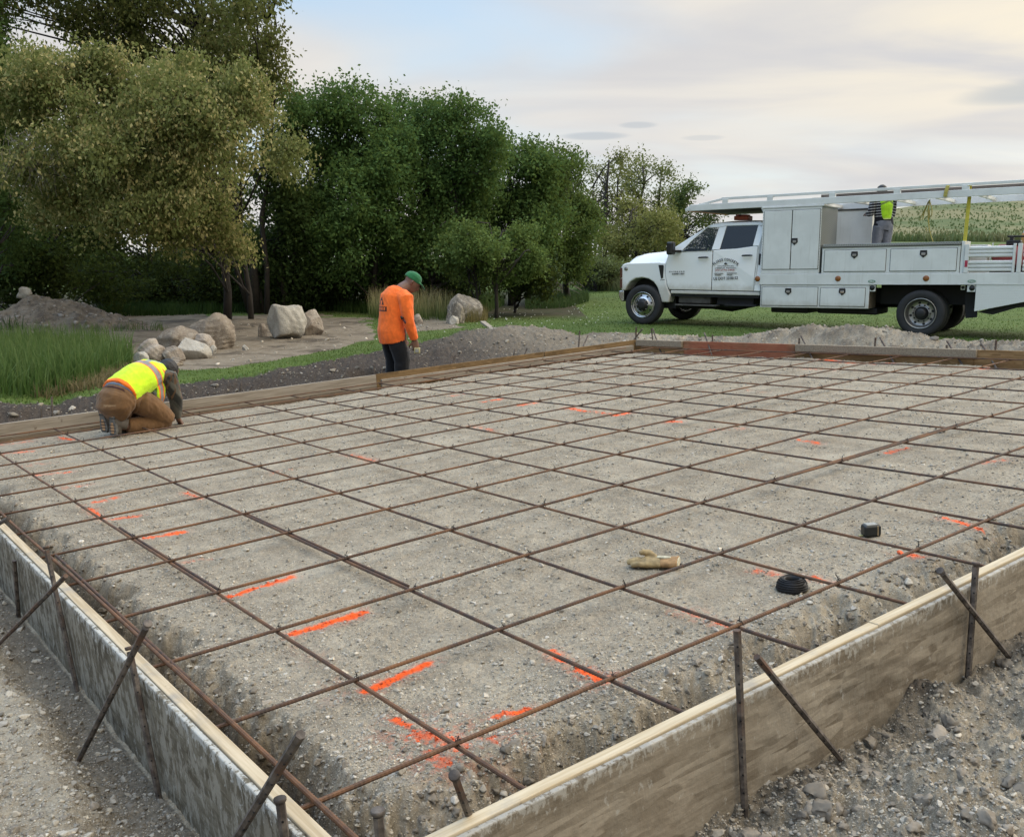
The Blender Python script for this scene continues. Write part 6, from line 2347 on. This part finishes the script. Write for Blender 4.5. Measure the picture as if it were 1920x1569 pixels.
# ------------------------------------------------------------------ people
def bake(m, name, mat, parent, voxel, smooth=4, attrs=None, folds=0.0, fscale=9.0, seed=0):
    """fuse the collected tubes into one continuous skin, add cloth folds, colour by position"""
    V = np.vstack(m.V)
    me = raw_mesh(name, V, m.F)
    ob = link(name, me)
    fuse(ob, voxel, smooth)
    dg = bpy.context.evaluated_depsgraph_get()
    me2 = bpy.data.meshes.new_from_object(ob.evaluated_get(dg))
    bpy.data.objects.remove(ob)
    n = len(me2.vertices)
    co = np.empty(n * 3, np.float32)
    me2.vertices.foreach_get('co', co)
    co = co.reshape(-1, 3).astype(float)
    if folds:
        no = np.empty(n * 3, np.float32)
        me2.vertices.foreach_get('normal', no)
        no = no.reshape(-1, 3)
        g = np.random.default_rng(seed)
        k1, k2, k3 = [unit(g.normal(size=3)) for _ in range(3)]
        wv = .05 * fbm(co @ k1 * fscale * .35, co @ k2 * fscale * .35, 2, seed + 40)
        h = np.zeros(n)
        for o, (ka, kb) in enumerate(((k1, k2), (k2, k3), (k3, k1))):
            q = fbm((co @ ka + wv) * fscale * 1.1, (co @ kb + wv) * fscale * .33, 3, seed + o)
            h += 1 - 2.2 * np.abs(q)
        h = h / 3
        co = co + no * (h * folds)[:, None]
        me2.vertices.foreach_set('co', co.astype(np.float32).ravel())
    if attrs:
        c = attrs(co)
        at = me2.attributes.new('tint', 'FLOAT_COLOR', 'POINT')
        at.data.foreach_set('color', np.c_[c, np.ones(n)].astype(np.float32).ravel())
    me2.materials.clear()
    me2.materials.append(mat)
    me2.polygons.foreach_set('use_smooth', np.ones(len(me2.polygons), bool))
    me2.name = name
    me2.update()
    return link(name, me2, parent)


def cloth(name, rough=.9, bump=.25):
    t = NT(name)
    a = t.noise(14, 4, .6)
    c = t.attr('tint', True)
    t.set(color=t.mix(t.ramp(a, .3, .75), t.mix(.28, c, (0, 0, 0)), c), rough=rough, spec=.2, sheen=.15)
    t.bump(t.noise(60, 3, .6), bump, .003)
    return t.m


M_CLOTH = cloth('woven_cloth')
M_SKIN = simple('weathered_skin', (.16, .080, .052), .55, 0, .12, 12)
M_SKINT = cloth('skin', .55, .1)
M_BOOT = simple('dusty_boot_leather', (.15, .125, .10), .8, 0, .2, 12, .4, 40)
M_SOLE = simple('grey_boot_sole', (.15, .145, .135), .85, 0, .2, 20)
M_TAN = simple('tan_sole_inset', (.42, .25, .13), .8, 0, .15, 20)
M_HAIR = simple('black_hair', (.008, .007, .007), .6, 0, .2, 40, .6, 90, .004)


class Pose:
    def __init__(self, fx, fy):
        f = np.array([fx, fy, 0.0])
        self.f = f / np.linalg.norm(f)
        self.r = np.array([self.f[1], -self.f[0], 0.0])

    def __call__(self, f, r, z):
        return self.f * f + self.r * r + np.array([0, 0, z])

    def tube(self, m, pts, rad, squash=1.0, n=14, hint=None):
        h = self.f if hint is None else hint
        return m.tube([self(*p) for p in pts], rad, n, squash=squash, hint=h)


def hand(m, ps, wrist, dirv, palm_n, side, scale=1.0, curl=.5):
    """palm, four fingers of different lengths and a thumb, all rooted in the wrist"""
    w_ = np.asarray(wrist, float)
    d = unit(np.asarray(dirv, float))
    nrm = np.asarray(palm_n, float)
    nrm = unit(nrm - d * (nrm @ d))
    s_ = np.cross(d, nrm) * side
    k = scale
    m.tube([w_ - d * .02 * k, w_ + d * .03 * k, w_ + d * .085 * k], [.028 * k, .040 * k, .041 * k], 10, squash=.55, hint=nrm)
    for j, (o, ln) in enumerate(((-.030, .072), (-.010, .082), (.011, .076), (.030, .058))):
        a = w_ + d * .08 * k + s_ * o * k
        b = a + (d * math.cos(curl * .6) + nrm * math.sin(curl * .6)) * ln * .45 * k
        c = b + (d * math.cos(curl * 1.7) + nrm * math.sin(curl * 1.7)) * ln * .33 * k
        e = c + (d * math.cos(curl * 2.6) + nrm * math.sin(curl * 2.6)) * ln * .25 * k
        m.tube([a, b, c, e], [.0105 * k, .0100 * k, .0092 * k, .0070 * k], 8)
    a = w_ + d * .025 * k - s_ * .030 * k
    b = a + (d * .6 - s_ * .75 + nrm * .35) * .042 * k
    c = b + (d * .85 - s_ * .2 + nrm * .45) * .034 * k
    m.tube([a, b, c], [.0135 * k, .0115 * k, .0085 * k], 8)


def head(m, c, fwd, up, k=1.0):
    """skull, jaw, nose, brow, ears"""
    c, fwd, up = np.asarray(c, float), unit(np.asarray(fwd, float)), np.asarray(up, float)
    up = unit(up - fwd * (up @ fwd))
    s_ = np.cross(fwd, up)
    T = lambda f, s, u: c + (fwd * f + s_ * s + up * u) * k
    m.tube([T(-.02, 0, .118), T(-.018, 0, .108), T(-.012, 0, .08), T(-.008, 0, .035), T(.0, 0, -.01), T(.018, 0, -.055), T(.040, 0, -.095), T(.050, 0, -.112)],
           [.02 * k, .046 * k, .072 * k, .080 * k, .077 * k, .066 * k, .046 * k, .020 * k], 18, squash=1.22, hint=fwd)
    m.tube([T(.083, 0, .025), T(.104, 0, -.008), T(.112, 0, -.024), T(.09, 0, -.034)], [.009 * k, .013 * k, .017 * k, .010 * k], 8)
    m.tube([T(.070, -.045, .030), T(.092, 0, .034), T(.070, .045, .030)], [.012 * k, .013 * k, .012 * k], 8)
    m.tube([T(.082, -.026, -.060), T(.094, 0, -.056), T(.082, .026, -.060)], [.007 * k, .009 * k, .007 * k], 8)
    for sg in (-1, 1):
        m.tube([T(-.012, sg * .076, .028), T(-.018, sg * .090, .010), T(-.008, sg * .082, -.026)], [.012 * k, .018 * k, .009 * k], 8, squash=.6)
    return T, s_


# ---- the man in orange, standing behind the left form
OD = OPY
op = np.array([OPX + .085, OPY, 0.0])
top_z = aty(775, 508, OD)[2]
print('orange man at', OPX, OPY, top_z)
foot = top_z - 1.56
op[2] = foot
ps = Pose(.83, .56)
m = MB()
hc = ps(.225, .02, 1.412)
hf = ps(.80, .30, 0) - np.array([0, 0, .62])
T_, s_ = head(m, hc, hf, (0, 0, 1))
ps.tube(m, [(.055, 0, 1.29), (.10, 0, 1.34), (.17, 0, 1.38)], [.084, .080, .074])
ps.tube(m, [(-.03, 0, .85), (-.02, 0, 1.0), (.0, 0, 1.18), (.03, 0, 1.31)], [.15, .16, .17, .10], .66)
for sg in (-1, 1):
    ps.tube(m, [(.0, sg * .10, .88), (.03, sg * .12, .50), (.0, sg * .12, .08)], [.085, .060, .045])
    ps.tube(m, [(.0, sg * .12, .06), (.14, sg * .13, .03)], [.04, .035])
sh_r, el_r, wr_r = (.03, .225, 1.235), (.045, .265, .95), (.135, .225, .735)
sh_l, el_l, wr_l = (.02, -.225, 1.235), (.06, -.27, .97), (.19, -.2, .78)
ps.tube(m, [sh_r, el_r, wr_r], [.055, .045, .033])
ps.tube(m, [sh_l, el_l, wr_l], [.055, .045, .033])
hand(m, ps, ps(*wr_r), ps(.25, -.08, -.95), ps(.2, -.9, 0), 1, 1.12, .75)
hand(m, ps, ps(*wr_l), ps(.25, .08, -.95), ps(.2, .9, 0), -1, 1.12, .6)
man = bake(m, 'person', M_SKIN, None, .0072, 3)
man.location = tuple(op)
props(man, 'man in an orange long sleeved shirt and green cap standing behind the left form', 'person')
m = MB()
ps.tube(m, [(-.04, 0, .715), (-.05, 0, .77), (-.055, .0, .84), (-.045, 0, .92), (-.035, 0, 1.02), (-.025, 0, 1.14), (-.01, 0, 1.24), (.025, 0, 1.315), (.05, 0, 1.345)], [.192, .198, .202, .198, .196, .200, .194, .135, .09], .80, 22)
for s0, e0, w0 in ((sh_r, el_r, wr_r), (sh_l, el_l, wr_l)):
    a, b, c = np.array(s0), np.array(e0), np.array(w0)
    mid = (a + b) / 2 + np.array([-.006, 0, 0])
    m2 = (b + c) / 2
    m3 = c * .93 + b * .07
    q = [(a[0] * .8, a[1] * .62, a[2] + .02), tuple(a), tuple(mid), tuple(b), tuple(m2), tuple(m3)]
    ps.tube(m, q, [.095, .090, .079, .067, .060, .050], n=14)


def shirt_c(co):
    c = np.tile(np.array([.90, .17, .028]), (len(co), 1))
    # printed badge on the back: a house gable over a name bar
    lb = -(co @ ps.f)
    rr = co @ ps.r
    z = co[:, 2]
    bk = lb > .03
    x0, z0 = -.01, 1.155
    dx_, dz_ = np.abs(rr - x0), z - z0
    tri = bk & (dz_ > .005) & (dz_ < .10) & (dx_ < .075 * (1 - dz_ / .105))
    hole = (dz_ < .05) & (dx_ < .022)
    bar = bk & (dz_ < -.015) & (dz_ > -.075) & (dx_ < .115)
    inb = (dz_ < -.028) & (dz_ > -.062) & (dx_ < .100) & (np.sin(rr * 190) > -.3)
    c[tri & ~hole] = (.05, .02, .012)
    c[bar & ~inb] = (.07, .025, .015)
    return c


bake(m, 'shirt', M_CLOTH, man, .0085, 3, shirt_c, .0105, 17, 3)
m = MB()
ps.tube(m, [(-.045, 0, .72), (-.05, 0, .80), (-.05, 0, .90)], [.160, .168, .165], .70, 20)
for sg in (-1, 1):
    ps.tube(m, [(-.045, sg * .080, .78), (-.02, sg * .100, .64), (.02, sg * .115, .48), (.005, sg * .125, .28), (.0, sg * .125, .07)], [.105, .104, .094, .086, .082], 1.02, 14)
bake(m, 'trousers', M_CLOTH, man, .010, 4, lambda co: np.tile(np.array([.008, .0085, .011]), (len(co), 1)), .007, 10, 4)
for sg in (-1, 1):
    m = MB()
    ps.tube(m, [(-.06, sg * .125, .05), (.05, sg * .127, .055), (.14, sg * .135, .045), (.20, sg * .14, .035)], [.045, .052, .050, .028], .95, hint=(0, 0, 1))
    ps.tube(m, [(.0, sg * .125, .16), (-.005, sg * .125, .05)], [.055, .052])
    bake(m, 'boot', M_BOOT, man, .009, 3)
# cap
m = MB()
fw = unit(hf)
up_ = unit(np.array([0, 0, 1.0]) - fw * fw[2])
m.tube([T_(-.018, 0, .028), T_(-.018, 0, .050), T_(-.018, 0, .085), T_(-.02, 0, .115), T_(-.022, 0, .132), T_(-.022, 0, .137)], [.088, .090, .084, .064, .034, .008], 18, squash=1.24, hint=fw)
m.tube([T_(.06, 0, .045), T_(.11, 0, .048), T_(.155, 0, .030), T_(.178, 0, .016)], [.070, .074, .064, .030], 14, squash=.12, hint=up_)
o = bake(m, 'cap', M_CLOTH, man, .0055, 2, lambda co: np.tile(np.array([.025, .155, .062]), (len(co), 1)))
# hand tape and pliers
hp_ = ps(*wr_r) + unit(ps(.25, -.08, -.95)) * .085
o = empty('tape_measure', op + hp_ + ps(.0, .035, -.045))
props(o, 'small yellow and grey tape measure held in the hand of the man in orange', 'tape measure')
M_YEL = simple('yellow_plastic', (.42, .38, .20), .5, 0, .2, 30)
MB().box(-.040, .034, -.026, .026, -.036, .036).build('case', M_YEL, o, bevel=.012, seg=3)
MB().box(-.022, .018, -.030, -.025, -.022, .020).build('label_plate', M_GREYLBL, o, bevel=.003)
MB().bar((.03, 0, -.03), (.13, .02, -.11), .014, .002).build('blade', simple('tape_steel', (.30, .29, .2), .4, .4), o)
o = empty('hand_tool', op + ps(-.02, .285, .93))
props(o, 'dark red handled tool held against the hip of the man in orange', 'tool')
m = MB()
ps.tube(m, [(-.02, .0, .06), (.03, .0, .0), (.10, -.015, -.06), (.16, -.03, -.13)], [.015, .020, .018, .014], n=8)
m.build('handles', simple('dark_red_grip', (.075, .016, .018), .5), o, smooth=True)
MB().tube([ps(-.03, 0, .07), ps(-.055, 0, .10)], [.020, .011], 8).build('jaws', M_HUB, o, smooth=True)

# ---- the kneeling man at the left form
kp = gp(262, 806)
kp = np.array([kp[0], kp[1], kp[2]])
ps = Pose(.42, .91)
m = MB()
hc = ps(.40, .005, .505)
T_, s_ = head(m, hc, ps(.62, .0, -.78), ps(.78, .0, .62))
ps.tube(m, [(.23, .0, .50), (.31, .005, .51), (.38, .005, .51)], [.062, .058, .060], n=12, hint=(0, 0, 1))
ps.tube(m, [(-.17, 0, .36), (-.05, 0, .43), (.10, 0, .49), (.23, 0, .49)], [.14, .15, .16, .14], .66, 14, hint=(0, 0, 1))
LEGS = [((-.15, .09, .35), (.03, .16, .22), (.17, .205, .085), (-.02, .12, .07), (-.265, .045, .085)),
        ((-.15, -.09, .35), (.02, -.11, .22), (.20, -.12, .085), (-.02, -.12, .07), (-.255, -.085, .085))]
for a0, a1, a2, a3, a4 in LEGS:
    ps.tube(m, [a0, a1, a2], [.085, .070, .055], n=12)
    ps.tube(m, [a2, a3, a4], [.050, .050, .036], n=12)
a_r = [(.235, .185, .49), (.27, .215, .28), (.31, .185, .085)]
a_l = [(.245, -.20, .49), (.33, -.20, .29), (.40, -.08, .10)]
for q in (a_r, a_l):
    ps.tube(m, q, [.052, .042, .032], n=12)
hand(m, ps, ps(*a_r[-1]), ps(.55, -.2, -.55), ps(-.3, -.4, -.9), 1, 1.05, .6)
hand(m, ps, ps(*a_l[-1]), ps(.75, .1, -.55), ps(-.3, .4, -.9), -1, 1.05, .6)
man = bake(m, 'person', M_SKIN, None, .007, 3)
man.location = tuple(kp)
props(man, 'worker in a yellow safety vest kneeling bent over beside the left form', 'person')
# camouflage shirt
m = MB()
ps.tube(m, [(-.20, 0, .36), (-.12, 0, .405), (.02, 0, .47), (.15, 0, .505), (.25, 0, .50), (.30, 0, .50)], [.165, .170, .178, .185, .16, .085], .68, 18, hint=(0, 0, 1))
for q in (a_r, a_l):
    a, b, c = [np.array(x) for x in q]
    ps.tube(m, [(a[0] - .03, a[1] * .6, a[2] + .01), tuple(a), tuple((a + b) / 2), tuple(b), tuple((b + c) / 2), tuple(c * .95 + b * .05)], [.085, .082, .072, .062, .054, .044], n=14)


def camo(co):
    a = fbm(co[:, 0] * 16 + co[:, 2] * 9, co[:, 1] * 16 + co[:, 2] * 12, 3, 501)
    b = fbm(co[:, 0] * 22 - co[:, 2] * 11, co[:, 1] * 19 + 5, 3, 507)
    c = np.tile(np.array([.062, .062, .050]), (len(co), 1))
    c[a > .12] = (.10, .095, .075)
    c[a < -.15] = (.022, .022, .018)
    c[b > .22] = (.10, .055, .028)
    return c


bake(m, 'shirt', M_CLOTH, man, .008, 3, camo, .006, 14, 8)
# vest: coloured by distance along the spine
m = MB()
ps.tube(m, [(-.215, 0, .385), (-.10, 0, .44), (.02, 0, .487), (.15, 0, .520), (.235, 0, .520), (.285, 0, .515)], [.196, .200, .203, .199, .168, .098], .76, 22, hint=(0, 0, 1))


def vest_c(co):
    s = co @ ps.f + .28 * (co[:, 2] - .45)
    r = co @ ps.r
    z = co[:, 2]
    c = np.tile(np.array([.60, .90, .025]), (len(co), 1))
    org, gry = np.array([.95, .20, .02]), np.array([.27, .25, .24])
    band = s + .10 * np.abs(r)
    c[(band > .085) & (band < .165)] = org
    c[(band > .098) & (band < .152)] = gry
    yoke = (band >= .152) & (np.abs(np.abs(r) - .055 - .10 * (s - .15)) < .024)
    c[yoke] = (.33, .36, .33)
    c[(np.abs(r) > .172) & (s > .19)] = org
    c[s < -.222] = org
    # side panels hanging down from the band
    return c


bake(m, 'safety_vest', M_CLOTH, man, .007, 3, vest_c, .008, 13, 9)
m = MB()
ps.tube(m, [(.12, .160, .46), (.125, .180, .40), (.115, .182, .32), (.105, .175, .27)], [.05, .055, .050, .035], .35, 12, hint=ps.r)
bake(m, 'vest_flap', M_CLOTH, man, .006, 2, lambda co: np.where((np.abs(co @ ps.f - .115) < .018)[:, None], np.array([.27, .25, .24]),
                                                               np.where((np.abs(co @ ps.f - .115) < .032)[:, None], np.array([.95, .2, .02]), np.array([.60, .90, .025]))), .004, 14, 2)
# blue shirt tail and belt
m = MB()
ps.tube(m, [(-.21, 0, .372), (-.18, 0, .392)], [.182, .184], .77, 20, hint=(0, 0, 1))
bake(m, 'shirt_tail', M_CLOTH, man, .007, 2, lambda co: np.tile(np.array([.16, .21, .28]), (len(co), 1)), .004, 16, 3)
m = MB()
ps.tube(m, [(-.232, 0, .352), (-.214, 0, .368)], [.188, .187], .78, 22, hint=(0, 0, 1))
bake(m, 'belt', M_CLOTH, man, .006, 1, lambda co: np.tile(np.array([.058, .022, .018]), (len(co), 1)))
# trousers
m = MB()
ps.tube(m, [(-.17, 0, .40), (-.215, 0, .366), (-.262, .0, .325), (-.275, 0, .285), (-.25, 0, .24), (-.18, 0, .25)], [.150, .182, .192, .190, .170, .14], .74, 22, hint=ps.f)
ps.tube(m, [(-.19, .02, .30), (-.10, .02, .34), (.0, .02, .35)], [.165, .168, .15], .8, 18, hint=(0, 0, 1))
for a0, a1, a2, a3, a4 in LEGS:
    l_ = lambda p, q, k: tuple(np.array(p) * (1 - k) + np.array(q) * k)
    ps.tube(m, [(-.21, a0[1], .315), l_(a0, a1, .4), a1, l_(a1, a2, .6), a2], [.118, .120, .106, .092, .074], 1.0, 16)
    ps.tube(m, [(a2[0] + .01, a2[1], a2[2] - .005), l_(a2, a3, .6), l_(a3, a4, .1), l_(a3, a4, .55), l_(a3, a4, .75)], [.062, .080, .079, .070, .064], 1.0, 16)


def duck(co):
    c = np.tile(np.array([.165, .088, .038]), (len(co), 1))
    pocket = (np.abs(co[:, 2] - .30) < .006) & (np.abs(co @ ps.r - .06) < .06) & (co @ ps.f < -.2)
    c[pocket] = (.30, .19, .10)
    return c


bake(m, 'trousers', M_CLOTH, man, .0085, 3, duck, .011, 15, 12)
# boots: toes on the ground, soles facing back
for (a0, a1, a2, a3, a4), tw, z0 in zip(LEGS, (.02, -.10), (.0, .02)):
    cx_, cr_ = a4[0] - .035, a4[1] - .02
    sk = lambda z: tw * (z - .12)
    m = MB()
    ps.tube(m, [(a4[0] + .05, a4[1] + .03, .10), (cx_ + .01, cr_ + sk(.13), .125 + z0), (cx_ - .02, cr_ + sk(.18), .185 + z0)], [.055, .058, .040], .95, 14)
    ps.tube(m, [(cx_ - .02, cr_ + sk(.22), .220 + z0), (cx_ - .01, cr_ + sk(.14), .14 + z0), (cx_ + .005, cr_ + sk(.07), .07 + z0), (cx_ + .02, cr_, .020 + z0)], [.038, .044, .049, .034], .75, 14)
    b = bake(m, 'boot', M_BOOT, man, .007, 2)
    fo = lambda z: cx_ - .052 + .10 * (.235 - z) * .35
    m = MB()
    pl = [(-.030, .245), (.030, .245), (.039, .21), (.031, .155), (.043, .09), (.046, .05), (.032, .008), (-.032, .008), (-.046, .05), (-.039, .09), (-.029, .155), (-.038, .21)]
    m.plate(pl, lambda a, z: ps(fo(z), cr_ + a + sk(z), z + z0), lambda a, z: ps(fo(z) + .026, cr_ + a + sk(z), z + z0))
    nf = len(m.F)
    m2 = m
    for zc, hw, hh in ((.205, .018, .018), (.122, .013, .010), (.094, .019, .010), (.066, .020, .010), (.039, .016, .009)):
        m2.plate([(-hw, zc - hh), (hw, zc - hh), (hw, zc + hh), (-hw, zc + hh)], lambda a, z: ps(fo(z) - .003, cr_ + a + sk(z), z + z0), lambda a, z: ps(fo(z) + .01, cr_ + a + sk(z), z + z0))
    k1 = len(m2.F)
    for zc in (.080, .108, .0525, .172, .232, .022):
        m2.plate([(-.038, zc - .0028), (.038, zc - .0028), (.038, zc + .0028), (-.038, zc + .0028)], lambda a, z: ps(fo(z) - .0015, cr_ + a + sk(z), z + z0),
                 lambda a, z: ps(fo(z) + .01, cr_ + a + sk(z), z + z0))
    o = m2.build('sole', M_SOLE, b)
    o.data.materials.append(M_TAN)
    o.data.materials.append(M_UND)
    o.data.polygons.foreach_set('material_index', np.r_[np.zeros(nf, np.int32), np.ones(k1 - nf, np.int32), np.full(len(m2.F) - k1, 2, np.int32)])
# hair
m = MB()
fw = unit(ps(.62, 0, -.78))
m.tube([T_(-.03, 0, -.04), T_(-.03, 0, .0), T_(-.028, 0, .05), T_(-.022, 0, .10), T_(-.02, 0, .130)], [.070, .086, .089, .066, .02], 16, squash=1.2, hint=fw)
bake(m, 'hair', M_HAIR, man, .006, 2, None, .006, 40, 1)
# pencil-yellow rule by his knee
o = empty('folding_rule', S1(0, 0, 0))
pr = gp(327, 781)
o.location = tuple(pr + np.array([0, 0, .03]))
props(o, 'short yellow rule lying on the ground by the knee of the kneeling worker', 'rule')
MB().bar((-.02, 0, 0), (.055, .02, .002), .012, .008).build('sticks', simple('bright_yellow_plastic', (.62, .48, .03), .5), o)

# ---- the worker standing on the truck bed
wp = tl(4.40, 1.15, 1.065 + .016 * 1.9)
ps = Pose(-.12, .99)
m = MB()
hc = ps(.10, .0, 1.50)
T_, s_ = head(m, hc, ps(.95, -.1, -.12), (0, 0, 1), .98)
ps.tube(m, [(.0, 0, 1.36), (.07, 0, 1.45)], [.062, .060])
ps.tube(m, [(-.02, .01, .92), (-.01, 0, 1.10), (-.01, 0, 1.28), (.0, 0, 1.40)], [.14, .145, .165, .09], .62)
for sg in (-1, 1):
    ps.tube(m, [(-.01, sg * .085, .90), (.0, sg * .10, .50), (.0, sg * .105, .07)], [.085, .060, .042])
    ps.tube(m, [(-.02, sg * .105, .05), (.14, sg * .115, .03)], [.038, .034])
sl_a = [(-.01, -.195, 1.345), (-.02, -.255, 1.085), (.20, -.20, 1.10)]
sr_a = [(-.01, .185, 1.33), (.05, .21, 1.08), (.22, .12, 1.02)]
for q in (sl_a, sr_a):
    ps.tube(m, q, [.048, .040, .030], n=12)
hand(m, ps, ps(*sl_a[-1]), ps(.95, .2, .1), ps(0, .3, -1), -1, 1.0, .6)
hand(m, ps, ps(*sr_a[-1]), ps(.95, -.2, .0), ps(0, -.3, -1), 1, 1.0, .6)
man = bake(m, 'person', M_SKIN, None, .0072, 3)
man.location = tuple(wp)
props(man, 'worker in a striped top and lime vest standing on the truck bed', 'person')
m = MB()
ps.tube(m, [(-.03, -.02, .79), (-.03, .0, .85), (-.02, .02, .92), (-.02, .01, 1.02), (-.015, 0, 1.14), (-.01, 0, 1.27), (.0, 0, 1.375), (.005, 0, 1.42)], [.168, .182, .185, .174, .177, .198, .15, .08], .68, 20)
for q in (sl_a, sr_a):
    a, b, c = [np.array(x) for x in q]
    ps.tube(m, [(a[0], a[1] * .6, a[2] + .02), tuple(a), tuple((a + b) / 2), tuple(b), tuple((b + c) / 2), tuple(c * .95 + b * .05)], [.078, .075, .068, .062, .052, .042], n=14)


def stripes(co):
    z = co[:, 2] + .10 * np.abs(co @ ps.r)
    c = np.tile(np.array([.010, .010, .016]), (len(co), 1))
    c[(np.mod(z, .050) < .013) & (co[:, 2] > 1.03)] = (.50, .50, .50)
    return c


bake(m, 'striped_top', M_CLOTH, man, .0055, 2, stripes, .003, 12, 2)
m = MB()
V_ = [(-.135, 1.40), (.135, 1.40), (.13, 1.20), (.115, .985), (-.055, .975), (-.095, 1.15)]
ps.tube(m, [(-.045, .02, .985), (-.045, .015, 1.10), (-.040, .01, 1.24), (-.03, 0, 1.36), (-.02, 0, 1.42)], [.112, .128, .148, .142, .10], .98, 18)
bake(m, 'safety_vest', M_CLOTH, man, .007, 2, lambda co: np.where(((np.abs(co[:, 2] - 1.325 + .5 * np.abs(co @ ps.r - .02)) < .018) & (co @ ps.f < 0))[:, None], np.array([.20, .27, .06]),
                                                                  np.where((co[:, 2] < 1.005)[:, None], np.array([.75, .85, .30]), np.array([.46, .80, .03]))), .004, 14, 2)
m = MB()
ps.tube(m, [(-.02, .0, .80), (-.025, .01, .88), (-.02, .01, .955)], [.172, .178, .165], .78, 18)
for sg in (-1, 1):
    ps.tube(m, [(-.035, sg * .082, .86), (-.02, sg * .092, .72), (.0, sg * .10, .50), (-.01, sg * .105, .26), (.0, sg * .105, .06)], [.108, .100, .080, .072, .070], 1.0, 14)
bake(m, 'jeans', M_CLOTH, man, .0085, 3, lambda co: np.tile(np.array([.155, .165, .20]), (len(co), 1)) * (1 + .25 * np.exp(-((np.abs(co @ ps.r) - .09) / .04) ** 2))[:, None], .005, 11, 3)
for sg in (-1, 1):
    m = MB()
    ps.tube(m, [(-.06, sg * .105, .045), (.05, sg * .108, .05), (.14, sg * .116, .04), (.20, sg * .12, .03)], [.042, .048, .046, .026], .95, hint=(0, 0, 1))
    ps.tube(m, [(.0, sg * .105, .14), (-.005, sg * .105, .05)], [.050, .048])
    bake(m, 'boot', M_BOOT, man, .009, 2)
m = MB()
fw = unit(ps(.95, -.1, -.12))
m.tube([T_(-.02, 0, -.055), T_(-.02, 0, .0), T_(-.014, 0, .05), T_(-.014, 0, .095), T_(-.016, 0, .132)], [.080, .088, .090, .076, .03], 16, squash=1.18, hint=fw)
bake(m, 'hair', M_HAIR, man, .006, 2)
o = empty('tool_holder', wp + ps(.0, .175, .86))
props(o, 'small dark holder hanging at the hip of the striped worker', 'holder')
MB().tube([(0, 0, .07), (.01, 0, -.02), (.01, .0, -.09)], [.028, .034, .022], 8, squash=.7).build('pouch', M_HUB, o, smooth=True)
